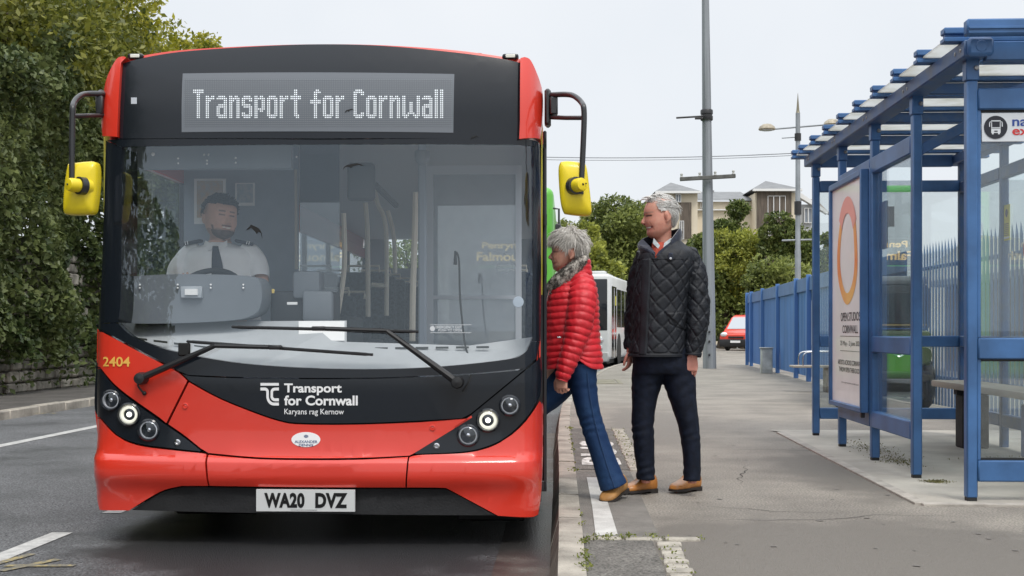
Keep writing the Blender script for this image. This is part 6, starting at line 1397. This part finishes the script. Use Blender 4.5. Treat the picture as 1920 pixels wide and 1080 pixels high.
# stand collar, open at the front
M_cord = mat('collar_cord', (.012, .017, .032), .85, var=.3, vscale=60, sheen=.5)
CS = [((1225, 482), -.135, (1224, 470), -.125), ((1252, 476), -.112, (1256, 452), -.105), ((1272, 458), -.055, (1272, 433), -.060), ((1277, 452), .02, (1276, 428), .01), ((1262, 452), .10, (1262, 430), .085), ((1235, 458), .12, (1232, 436), .105), ((1212, 468), .08, (1206, 446), .075), ((1204, 476), .0, (1195, 460), -.02), ((1214, 480), -.085, (1204, 466), -.10), ((1225, 483), -.135, (1222, 474), -.128)]
lo = spline([at(*c[0], D1) + Vector((0, c[1], 0)) for c in CS[1:]], 6); hi = spline([at(*c[2], D1) + Vector((0, c[3], 0)) for c in CS[1:]], 6)
def strip3(lo, hi, th):
    b = MB(); n = len(lo); vs = []; ctr = sum(lo, Vector()) / n
    for k in range(5):
        t = k / 4
        for a, c in zip(lo, hi): p = a.lerp(c, t); o = Vector((p.x - ctr.x, p.y - ctr.y, 0)).normalized(); vs.append(p + o * math.sin(t * math.pi) * .010)
    m0 = len(vs)
    for k in range(5):
        for i in range(n): p = vs[k * n + i]; o = Vector((p.x - ctr.x, p.y - ctr.y, 0)).normalized(); vs.append(p - o * th)
    fs = []
    for base in (0, m0): fs += [(base + k * n + i, base + k * n + i + 1, base + (k + 1) * n + i + 1, base + (k + 1) * n + i) for k in range(4) for i in range(n - 1)]
    fs += [(4 * n + i, 4 * n + i + 1, m0 + 4 * n + i + 1, m0 + 4 * n + i) for i in range(n - 1)]
    for i in (0, n - 1): fs += [(k * n + i, (k + 1) * n + i, m0 + (k + 1) * n + i, m0 + k * n + i) for k in range(4)]
    b.add(vs, fs); return b
strip3(lo, hi, .010).build('collar', M_cord, jk, 180)
b = MB(); b.add([at(u, v, D1) + Vector((0, y, 0)) for u, v, y in ((1225, 483, -.142), (1209, 468, -.115), (1195, 459, -.05), (1204, 447, -.0), (1216, 462, -.075), (1226, 476, -.132))], [(0, 1, 2, 3, 4, 5)]); b.build('collar_flap', M_cord, jk, 0)
b = MB(); b.add([at(u, v, D1) + Vector((0, y, 0)) for u, v, y in ((1226, 483, -.146), (1255, 477, -.125), (1268, 462, -.09), (1266, 447, -.09), (1244, 464, -.118), (1232, 474, -.135))], [(0, 1, 2, 3, 4, 5)]); b.build('collar_flap', M_cord, jk, 0)
b = MB(); p = at(1253, 484, D1) + Vector((0, -.172, 0)); b.box(p - Vector((.014, .004, .022)), p + Vector((.014, .004, .022)), .004); ct = b.build('collar_tab', M_cord, jk)
b = MB(); b.lathe([(0, .004), (.007, .003), (.008, 0)], p + Vector((.0, -.004, -.012)), (0, -1, 0), 14); b.build('button', M_chr, ct)
b = MB(); b.add(*torso([(1222, 1258, 456, -.02, .072), (1220, 1262, 470, -.03, .092), (1214, 1266, 486, -.03, .11)], D1, 40, 4, None, (False, False))); b.build('pullover', mat('red_wool', (.36, .06, .035), .9, var=.2, vscale=60, bump=.5, bscale=150), man, 180, False)
M_shirt = mat('check_shirt', (.26, .33, .36), .8, col2=(.45, .48, .48), vscale=70)
b = MB()
b.prism([at(u, v, D1) + Vector((0, y, 0)) for u, v, y in ((1224, 448, -.075), (1222, 458, -.085), (1232, 469, -.108), (1235, 462, -.10))], (.0, -.006, 0)); b.prism([at(u, v, D1) + Vector((0, y, 0)) for u, v, y in ((1256, 448, -.07), (1237, 462, -.098), (1233, 470, -.108), (1244, 467, -.112), (1262, 452, -.08))], (0, -.006, 0)); b.build('shirt_collar', M_shirt, man, 0)
# jeans, shoes
M_jn = mat('dark_denim', (.0045, .0078, .018), .75, spec=.25, var=.35, vscale=30, bump=.25, bscale=220, detail=8); M_jb = mat('blue_denim', (.005, .026, .085), .75, spec=.3, col2=(.02, .062, .15), vscale=7, bump=.25, bscale=220, detail=8, lo=.4, hi=.75)
def jn(amp, zones):
    def f(L, th, p):
        u, v = uvof(p); w = wrinkle(p, 8, amp * .6, 1.0)
        for (zc, zw, k) in zones: w += amp * k * math.exp(-((v - zc) / zw) ** 2) * math.sin(v * .30 + 2.6 * noise.noise(p * 7) + math.cos(th) * 2.2 + u * .12) * (.5 + noise.noise(p * 5 + Vector((4, 1, 2))))
        return w
    return f
f1 = jn(.0035, ((812, 22, 1.5), (885, 18, 1.8), (720, 18, .9)))
def trousers(parent, m, parts, zones, amp):
    b = MB()
    for p in parts: b.add(*p)
    me = voxel(b, .0065, 8)
    def f(p):
        u, v = uvof(p); w = wrinkle(p, 9, amp) + wrinkle(p, 21, amp * .35)
        for (zc, zw, k) in zones: w += amp * 1.6 * k * math.exp(-((v - zc) / zw) ** 2) * math.sin(v * .34 + 3.0 * noise.noise(p * 8) + u * .10) * (.55 + noise.noise(p * 6 + Vector((4, 1, 2))))
        return w
    ruffle(me, f); return put(me, 'jeans', m, parent)
jo = trousers(man, M_jn, [torso([(1187, 1297, 650, 0, .15), (1186, 1300, 685, 0, .155), (1186, 1302, 700, 0, .14)], D1, 60, 8),
    limb([(1218, 680, .01, 31, .13), (1213, 715, .01, 28.5, .115), (1208, 755, .01, 23.5, .10), (1205.5, 800, 0, 20.5, .085), (1208, 840, 0, 19.5, .078), (1210, 875, 0, 17.5, .070), (1211, 899, 0, 17.5, .068)], D1, 64, 14),
    limb([(1268, 680, 0, 31, .13), (1274, 715, -.01, 30, .115), (1282, 755, -.02, 24, .10), (1290, 795, -.03, 20, .085), (1295, 835, -.03, 18, .078), (1296.5, 875, -.035, 16.5, .070), (1296, 900, -.04, 16.5, .068)], D1, 64, 14)],
    ((812, 26, .55), (886, 18, .7), (725, 20, .5)), .0034)
M_tan = mat('tan_leather', (.46, .185, .042), .35, var=.22, vscale=12, coat=.25); M_sole = mat('dark_sole', (.025, .02, .018), .6)
h = gz(1228, 923); shoe(man, (h.x, h.y, 0.004), (-.74, -.52), .25, 1.06, M_tan, M_sole)
h = gz(1309, 919); shoe(man, (h.x, h.y + .0, 0.004), (-.62, -.62), .25, 1.06, M_tan, M_sole)
# ------------------------------------------------------------------ the woman stepping aboard
D2 = 7.42; wom = empty('person', gz(1135, 946)); tag(wom, 'grey haired woman in red puffer jacket stepping onto the bus', 'person')
b = MB(); k2 = D2 / F
w_tbl = [(509, 1044, 1054, 8), (505, 1038, 1062, 15), (500, 1036, 1067, 20), (494, 1035.5, 1073, 23), (488, 1034, 1080, 25), (481, 1034.5, 1087, 27), (472, 1035.5, 1091, 27.5), (464, 1034, 1093, 28), (452, 1037, 1093, 27.5), (442, 1044, 1088, 24), (436, 1053, 1080, 16), (433, 1060, 1072, 8)]
w_nose = [(1035, 468, 2, .4), (1032.5, 475, 3, .6), (1028.3, 482, 4.6, .7), (1029.5, 485, 5.2, .68), (1034, 488, 4.5, .45)]
head_shape(b, w_tbl, w_nose, (1071, 476), D2, 0, (1045, 484, 14, 8))
b.add(*limb([(1068, 490, 0, 16, .055), (1070, 510, .0, 15, .052), (1072, 530, 0, 22, .08)], D2, 22, 4)); b.add(*torso([(1050, 1098, 525, 0, .09), (1036, 1112, 550, 0, .11), (1034, 1114, 600, 0, .12), (1034, 1118, 660, 0, .12), (1050, 1116, 700, .0, .12)], D2, 30, 4))
b.add(*limb([(1092, 690, -.05, 20, .08), (1098, 745, -.05, 17, .07), (1110, 795, -.05, 13, .05), (1128, 850, -.05, 12, .05), (1148, 915, -.05, 8, .036)], D2, 20, 4)); b.add(*limb([(1072, 695, .07, 20, .08), (1032, 738, .08, 17, .07), (988, 776, .08, 13, .05), (982, 820, .08, 12, .05), (982, 856, .08, 8, .036)], D2, 20, 4))
b.add(*limb([(1086, 540, -.12, 14, .05), (1080, 610, -.19, 12, .045), (1064, 665, -.21, 9, .034), (1054, 702, -.21, 7, .026)], D2, 18, 4)); b.add(*limb([(1066, 545, .13, 10, .04), (1058, 605, .2, 9, .035), (1044, 655, .2, 8, .03), (1036, 690, .2, 7, .026)], D2, 18, 4))
hand(b, at(1054, 700, D2) + Vector((0, -.21, 0)), (-.05, -.05, -1), (-.8, .4, 0), (-.1, -1, 0), .92, .75); hand(b, at(1036, 690, D2) + Vector((0, .2, 0)), (-.2, 0, -1), (-1, -.2, 0), (.2, 1, 0), .92, .7)
me = voxel(b, .0038, 3); SK2 = (.60, .32, .235)
def w_paint(co):  # cheek crease, nostril and ear hollow are darkened as painted shade
    u, v = uvof(co); c = SK2; q = (u, v)
    if v < 515 and u > 1020:
        t = noise.noise(Vector(co) * 45) * .5 + .5; c = blend(SK2, (.52, .20, .14), .5 * t)
        d = seg(q, (1036, 495), (1043, 492)); c = blend(c, (.30, .06, .06), max(0, 1 - d / 2.4) * .9)
        d = seg(q, (1038, 472), (1046, 472)); c = blend(c, (.03, .02, .018), max(0, 1 - d / 2.0) * .9)
        d = seg(q, (1035, 465), (1047, 464)); c = blend(c, (.20, .14, .10), max(0, 1 - d / 1.8) * .7)
        d = seg(q, (1041, 484), (1047, 494)); c = blend(c, (.25, .09, .06), max(0, 1 - d / 1.5) * .45)
        if math.hypot(u - 1033, v - 486) < 1.3: c = (.12, .04, .03)
        if math.hypot((u - 1070) / 3, (v - 476) / 5.5) < 1: c = blend(c, (.27, .09, .06), .6)
    return c
paint(me, w_paint); put(me, 'body', M_skin, wom)
def w_keep(p, e):
    u, v = uvof(p)
    if u < 1046: lim = 459 + (u - 1030) * .15
    elif u < 1060: lim = 461 + (u - 1046) * 1.1
    elif u < 1066: lim = 476
    elif u < 1078: lim = 466
    else: lim = 493
    return v < lim + e * 700
def w_comb(p):
    u, v = uvof(p)
    return Vector((-.75, 0, -.55)) if u < 1062 else (Vector((-.15, 0, -1)) if u < 1080 else Vector((.25, 0, -1)))
hair_cap(wom, 'hair', at(1066, 460, D2), (34 * k2, 31.5 * k2, 31.5 * k2), w_keep, w_comb, 3600, .05, .0019, M_hg, .22, .24, None, .010)
M_puf = mat('red_puffer', (.56, .012, .022), .5, var=.12, vscale=10, bump=.2, bscale=60, sheen=.1)
def puff_z(L, th, p):
    u, v = uvof(p); ph = (v + 4 * math.sin(u * .09) * .3) / 12.2
    return .0085 * (abs(math.sin(math.pi * ph)) ** .6) - .004 + wrinkle(p, 26, .004, .6) + wrinkle(p, 8, .004)
def hem(v0, u): return v0
b = MB(); b.add(*torso([(1056, 1104, 496, 0, .085), (1048, 1107, 510, 0, .10), (1040, 1113, 524, 0, .13), (1031, 1119, 540, 0, .165), (1025, 1122, 565, 0, .18), (1022, 1123, 600, 0, .182), (1021, 1125, 640, 0, .185), (1021, 1129, 670, .0, .19), (1022, 1131, 692, .0, .195)], D2, 160, 26, puff_z, (False, False)))
for i, vtx in enumerate(b.v):                                        # curved shirt-tail hem: high at the hips
    u, v = uvof(vtx)
    if v > 660: b.v[i] = (vtx[0], vtx[1], vtx[2] + .062 * max(0, (v - 660) / 32) * math.exp(-((u - 1076) / 24) ** 2))
pj = b.build('jacket', M_puf, wom, 180, False)
def puff_s(L, th, p): return .0085 * (abs(math.sin(math.pi * (L / .0385 + .22 * noise.noise(p * 9)))) ** .6) - .004 + wrinkle(p, 26, .004, .6) + wrinkle(p, 8, .004)
b = MB(); b.add(*limb([(1082, 520, -.06, 12, .05), (1089, 532, -.10, 22, .075), (1091, 555, -.15, 26, .085), (1088, 590, -.185, 24.5, .082), (1082, 625, -.20, 22, .076), (1071, 660, -.21, 18.5, .066), (1060, 690, -.215, 15, .055), (1053, 710, -.215, 11.5, .042)], D2, 100, 26, puff_s, (True, False))); b.build('sleeve', M_puf, pj, 180, False)
b = MB(); b.add(*limb([(1074, 524, .06, 14, .05), (1068, 545, .13, 22, .08), (1062, 585, .18, 22, .078), (1052, 635, .2, 18, .066), (1038, 688, .2, 13, .046)], D2, 70, 20, puff_s, (True, False))); b.build('sleeve', M_puf, pj, 180, False)
b = MB(); b.tube([at(1030, 545, D2) + Vector((0, -.12, 0)), at(1023.5, 575, D2) + Vector((0, -.118, 0)), at(1021, 640, D2) + Vector((0, -.11, 0)), at(1020.5, 688, D2) + Vector((0, -.11, 0))], .004, 6); zo = b.build('zip', M_chr, pj)
b = MB(); p = at(1021, 690, D2) + Vector((-.004, -.125, 0)); b.box(p - Vector((.006, .004, .03)), p + Vector((.006, .004, .0)), .003); b.build('zip_pull', M_puf, zo)
b = MB(); p = at(1049, 632, D2) + Vector((0, -.19, 0)); b.box(p - Vector((.012, .004, .005)), p + Vector((.012, .006, .005)), .002); b.build('pocket_zip', M_chr, pj)
b = MB(); b.add(*torso([(1082, 1106, 486, .0, .088), (1075, 1107, 494, 0, .096), (1062, 1108, 504, 0, .105), (1052, 1110, 516, 0, .115)], D2, 60, 5, lambda L, th, p: .006 * abs(math.sin(math.pi * L / .035)), (False, False))); b.build('collar', M_puf, pj, 180, False)
# fur scarf looped round the neck
M_fur = mat('fur_scarf', (.055, .048, .042), .9, col2=(.40, .37, .33), vscale=26, island=.4, lo=.42, hi=.6)
sp_ = [(1099, 490, .0, 7), (1093, 490, -.07, 9), (1080, 501, -.105, 11.5), (1066, 514, -.115, 13.5), (1052, 527, -.11, 14.5), (1041, 538, -.085, 14), (1034, 546, -.04, 13), (1034, 543, .03, 12), (1046, 527, .09, 12), (1068, 509, .11, 11), (1090, 494, .07, 9), (1099, 490, .0, 7)]
C = spline([at(u, v, D2) + Vector((0, y, 0)) for u, v, y, r in sp_], 8); Rr = spline([(r, 0, 0) for u, v, y, r in sp_], 8)
b = MB(); b.tube(C, [r.x * k2 for r in Rr], 20); b.tube(spline([at(1040, 536, D2) + Vector((0, -.07, 0)), at(1031, 552, D2) + Vector((0, -.06, 0)), at(1024, 568, D2) + Vector((0, -.05, 0))], 6), [.040, .04, .038, .036, .033, .03, .03, .028, .026, .022, .018, .016, .01], 16)
for i in range(len(b.v)): b.v[i] = tuple(Vector(b.v[i]) + Vector((1, 1, 1)) * .012 * noise.noise(Vector(b.v[i]) * 28))
sc = b.build('scarf', M_fur, wom, 180, False)
pts = []; dr = []
for i in range(9000):
    j = random.randrange(len(C) - 1); t = (C[j + 1] - C[j]).normalized(); x = t.orthogonal().normalized(); y = t.cross(x); a = random.uniform(0, 2 * math.pi); o = x * math.cos(a) + y * math.sin(a); pts.append(C[j].lerp(C[j + 1], random.random()) + o * (Rr[j].x * k2 + .002)); dr.append(o)
sf = put(leaves_mesh('fur', pts, .016, np.array([tuple(x) for x in dr]), .16), 'fur', M_fur, sc); sf['kind'] = 'stuff'
f2 = jn(.003, ((795, 30, 1.2), (720, 20, .8), (900, 15, .6)))
jo = trousers(wom, M_jb, [torso([(1050, 1120, 655, .0, .15), (1046, 1120, 680, 0, .155), (1052, 1118, 702, 0, .13)], D2, 50, 8),
    limb([(1091, 680, -.05, 28, .13), (1093, 715, -.05, 26, .112), (1098, 750, -.05, 23.5, .10), (1107, 785, -.05, 21.5, .09), (1118, 820, -.05, 21, .085), (1130, 855, -.05, 21.5, .085), (1141, 885, -.05, 23.5, .09), (1150, 911, -.05, 26.5, .098)], D2, 64, 14),
    limb([(1080, 684, .07, 26, .12), (1058, 715, .08, 27, .11), (1030, 744, .08, 26, .10), (995, 778, .08, 22, .085), (982, 815, .08, 21, .08), (980, 850, .08, 23, .088)], D2, 60, 12)],
    ((800, 34, .45), (722, 20, .45), (898, 12, .3)), .0034)
b = MB(); sm_ = [(1100, 695, -.17), (1106, 745, -.155), (1115, 790, -.142), (1127, 835, -.137), (1141, 880, -.143), (1151, 908, -.150)]
b.tube([at(u, v, D2) + Vector((0, y - .0, 0)) for u, v, y in sm_], .0028, 5); b.build('seam', mat('denim_seam', (.010, .042, .12), .7), jo)
M_boot = mat('boot_suede', (.40, .20, .06), .6, var=.25, vscale=10, bump=.2, bscale=80)
h = gz(1172, 932); p0 = gz(1098, 950)
shoe(wom, (h.x - .005, h.y - .04, .004), (p0.x - h.x, p0.y - h.y - .0), .255, 1.05, M_boot, M_sole, 'boot', -.20 * -1, False)
hp = at(1008, 872, D2) + Vector((0, .08, 0)); shoe(wom, (hp.x, hp.y, ZF + .002), (-1, .0), .25, 1.05, M_boot, M_sole, 'boot', 0, False)
# ------------------------------------------------------------------ the bus driver
D3 = 7.75; drv = empty('person', at(412, 600, D3)); tag(drv, 'bearded bus driver in white shirt and dark tie at the wheel', 'person')
k3 = D3 / F
# the head is shaped like the man's, then turned to look towards the doorway
hc0 = at(1238, 410, D1); hc1 = at(413, 411, D3); TH = Matrix.Translation(hc1) @ Matrix.Rotation(math.radians(132), 4, 'Z') @ Matrix.Scale(1.0, 4) @ Matrix.Translation(-hc0); THI = TH.inverted()
hb = MB(); head_shape(hb, man_tbl, man_nose, (1250, 407), D1, 0, (1221, 419, 15, 9)); hb.ball(at(1216, 438, D1), (.030, .040, .026), 12)
b = MB(); b.add([TH @ Vector(v) for v in hb.v], hb.f)
b.add(*limb([(411, 430, .03, 20, .070), (410, 450, .03, 20, .070), (410, 470, .03, 34, .10)], D3, 22, 4)); b.add(*torso([(372, 452, 468, .02, .09), (352, 476, 490, 0, .12), (350, 480, 540, 0, .13), (352, 480, 600, 0, .15)], D3, 30, 4))
b.add(*limb([(358, 478, 0, 15, .055), (338, 520, -.04, 13, .05), (332, 548, -.10, 11, .04), (340, 545, -.25, 8, .03)], D3, 16, 4)); b.add(*limb([(470, 478, 0, 15, .055), (491, 515, -.03, 13, .05), (498, 552, -.10, 11, .04), (478, 560, -.22, 8, .03)], D3, 16, 4))
hand(b, at(342, 545, D3 - .26), (.3, -.5, .5), (1, 0, .3), (-.3, 0, 1), 1, .9); hand(b, at(474, 560, D3 - .24), (-.4, -.5, .4), (-1, 0, .3), (.3, 0, 1), 1, .9)
for s in (-1, 1): b.add(*loft([(at(412 + s * 24, 610, D3) + Vector((0, .05, 0)), Vector((.08, 0, 0)), Vector((0, .0, .08))), (at(412 + s * 34, 615, D3) + Vector((0, -.35, 0)), Vector((.07, 0, 0)), Vector((0, 0, .07))), (at(412 + s * 34, 660, D3) + Vector((0, -.42, 0)), Vector((.055, 0, 0)), Vector((0, .055, .02))), (at(412 + s * 34, 740, D3) + Vector((0, -.46, 0)), Vector((.04, 0, 0)), Vector((0, .04, .0)))], 14, 4))
me = voxel(b, .0042, 3); SK3 = (.62, .37, .28)
def d_paint(co):
    q0 = THI @ Vector(co); u, v = uvof(q0); c = SK3; q = (u, v)
    if 360 < v < 452 and co.z > at(0, 456, D3).z:
        lat = abs(q0.y - hc0.y); side = 1.0 if .013 < lat < .052 else 0.0
        d = seg(q, (1209, 404.8), (1221, 404)); c = blend(c, (.02, .014, .012), side * max(0, 1 - d / 2.2)); d = seg(q, (1205, 398), (1224, 397)); c = blend(c, (.03, .022, .018), side * max(0, 1 - d / 2.4) * .9)
        k_ = max(min(1, (v - 431) / 3) if u < 1226 else 0, (1 - seg(q, (1208, 424.5), (1216, 424.5)) / 2.0) if lat < .032 else 0, (1 - seg(q, (1221, 426), (1222, 440)) / 3.0), .35 if (v > 430 and u < 1250) else 0); c = blend(c, (.035, .026, .021), max(0, min(.88, k_)))
        d = seg(q, (1207, 428.6), (1216, 427.4)); 
        if d < 1.9 and lat < .026: c = (.78, .74, .68) if d < 1.2 else (.36, .13, .11)
    return c
paint(me, d_paint); put(me, 'body', M_skin, drv)
def d_keep(p, e):
    u, v = uvof(THI @ p); return v < (386 if u < 1228 else (388 + (u - 1228) * 1.6 if u < 1240 else (400 if u < 1256 else 424)))
hair_cap(drv, 'hair', TH @ at(1238, 397, D1), (34.5 * kk, 34.5 * kk, 34 * kk), d_keep, lambda p: Vector((.3, 0, .6)), 500, .02, .003, M_hd, .4, .5)
M_ws = mat('white_shirt', (.86, .87, .88), .7, var=.03, vscale=8, bump=.15, bscale=20); M_tie = mat('navy_tie', (.012, .016, .035), .6, var=.2, vscale=30)
fs_ = lambda L, th, p: wrinkle(p, 9, .008)
b = MB(); b.add(*torso([(392, 430, 455, .02, .075), (376, 448, 461, .02, .10), (356, 470, 468, .01, .13), (346, 482, 482, 0, .15), (344, 485, 505, 0, .16), (344, 486, 540, 0, .17), (342, 488, 600, 0, .19)], D3, 80, 12, fs_, (False, True))); so = b.build('shirt', M_ws, drv, 180, False)
for path in ([(374, 464, .0, 12, .055), (358, 476, 0, 19, .075), (343, 498, -.03, 19.5, .08), (336, 525, -.06, 19, .078)], [(454, 464, .0, 12, .055), (469, 476, 0, 18, .075), (485, 498, -.02, 19.5, .08), (491, 524, -.05, 18, .078)]):
    b = MB(); b.add(*limb(path, D3, 50, 12, fs_, (True, False))); b.build('sleeve', M_ws, so, 180, False)
for P in ([(390, 452, -.045), (388, 462, -.07), (404, 474, -.135), (414, 464, -.115)], [(430, 452, -.045), (433, 462, -.07), (424, 472, -.13), (415, 464, -.115)]):
    b = MB(); b.prism([at(u, v, D3) + Vector((0, y, 0)) for u, v, y in P], (0, -.010, 0)); b.build('shirt_collar', M_ws, so, 0)
b = MB(); b.add(*loft([(at(415, 464, D3) + Vector((0, -.130, 0)), Vector((.018, 0, 0)), Vector((0, .012, 0))), (at(417, 474, D3) + Vector((0, -.148, 0)), Vector((.022, 0, 0)), Vector((0, .010, 0))), (at(421, 500, D3) + Vector((0, -.165, 0)), Vector((.034, 0, 0)), Vector((0, .008, 0))), (at(424, 545, D3) + Vector((0, -.175, 0)), Vector((.042, 0, 0)), Vector((0, .008, 0)))], 16, 5)); b.build('tie', M_tie, drv, 60)
for (a, c) in (((350, 463), (384, 456)), ((446, 456), (478, 463))):
    P, Q = at(*a, D3) + Vector((0, -.055, .012)), at(*c, D3) + Vector((0, -.055, .012)); b = MB(); b.beam(P, Q, .062, .02, .006); ep = b.build('epaulette', M_tie, so)
    b = MB(); e = P if a[0] < 400 else Q; o_ = (Q - P).normalized() * (.014 if a[0] < 400 else -.014)
    for k in (1, 2): b.beam(e + o_ * k * 1.0 + Vector((0, 0, .002)), e + o_ * (k + .35) + Vector((0, 0, .002)), .064, .022, .001)
    b.build('rank_bar', M_ws, ep)
bp('driver_seat', M_seat, lambda b: b.box((at(372, 500, 7.95).x, at(412, 500, 7.95).y, .55), (at(452, 500, 7.95).x, at(412, 500, 7.95).y + .12, 1.42), .05, None, 3), lambda b: b.box((at(368, 500, 7.9).x, at(412, 500, 7.9).y - .45, .52), (at(456, 500, 7.9).x, at(412, 500, 7.9).y + .05, .66), .05, None, 3))
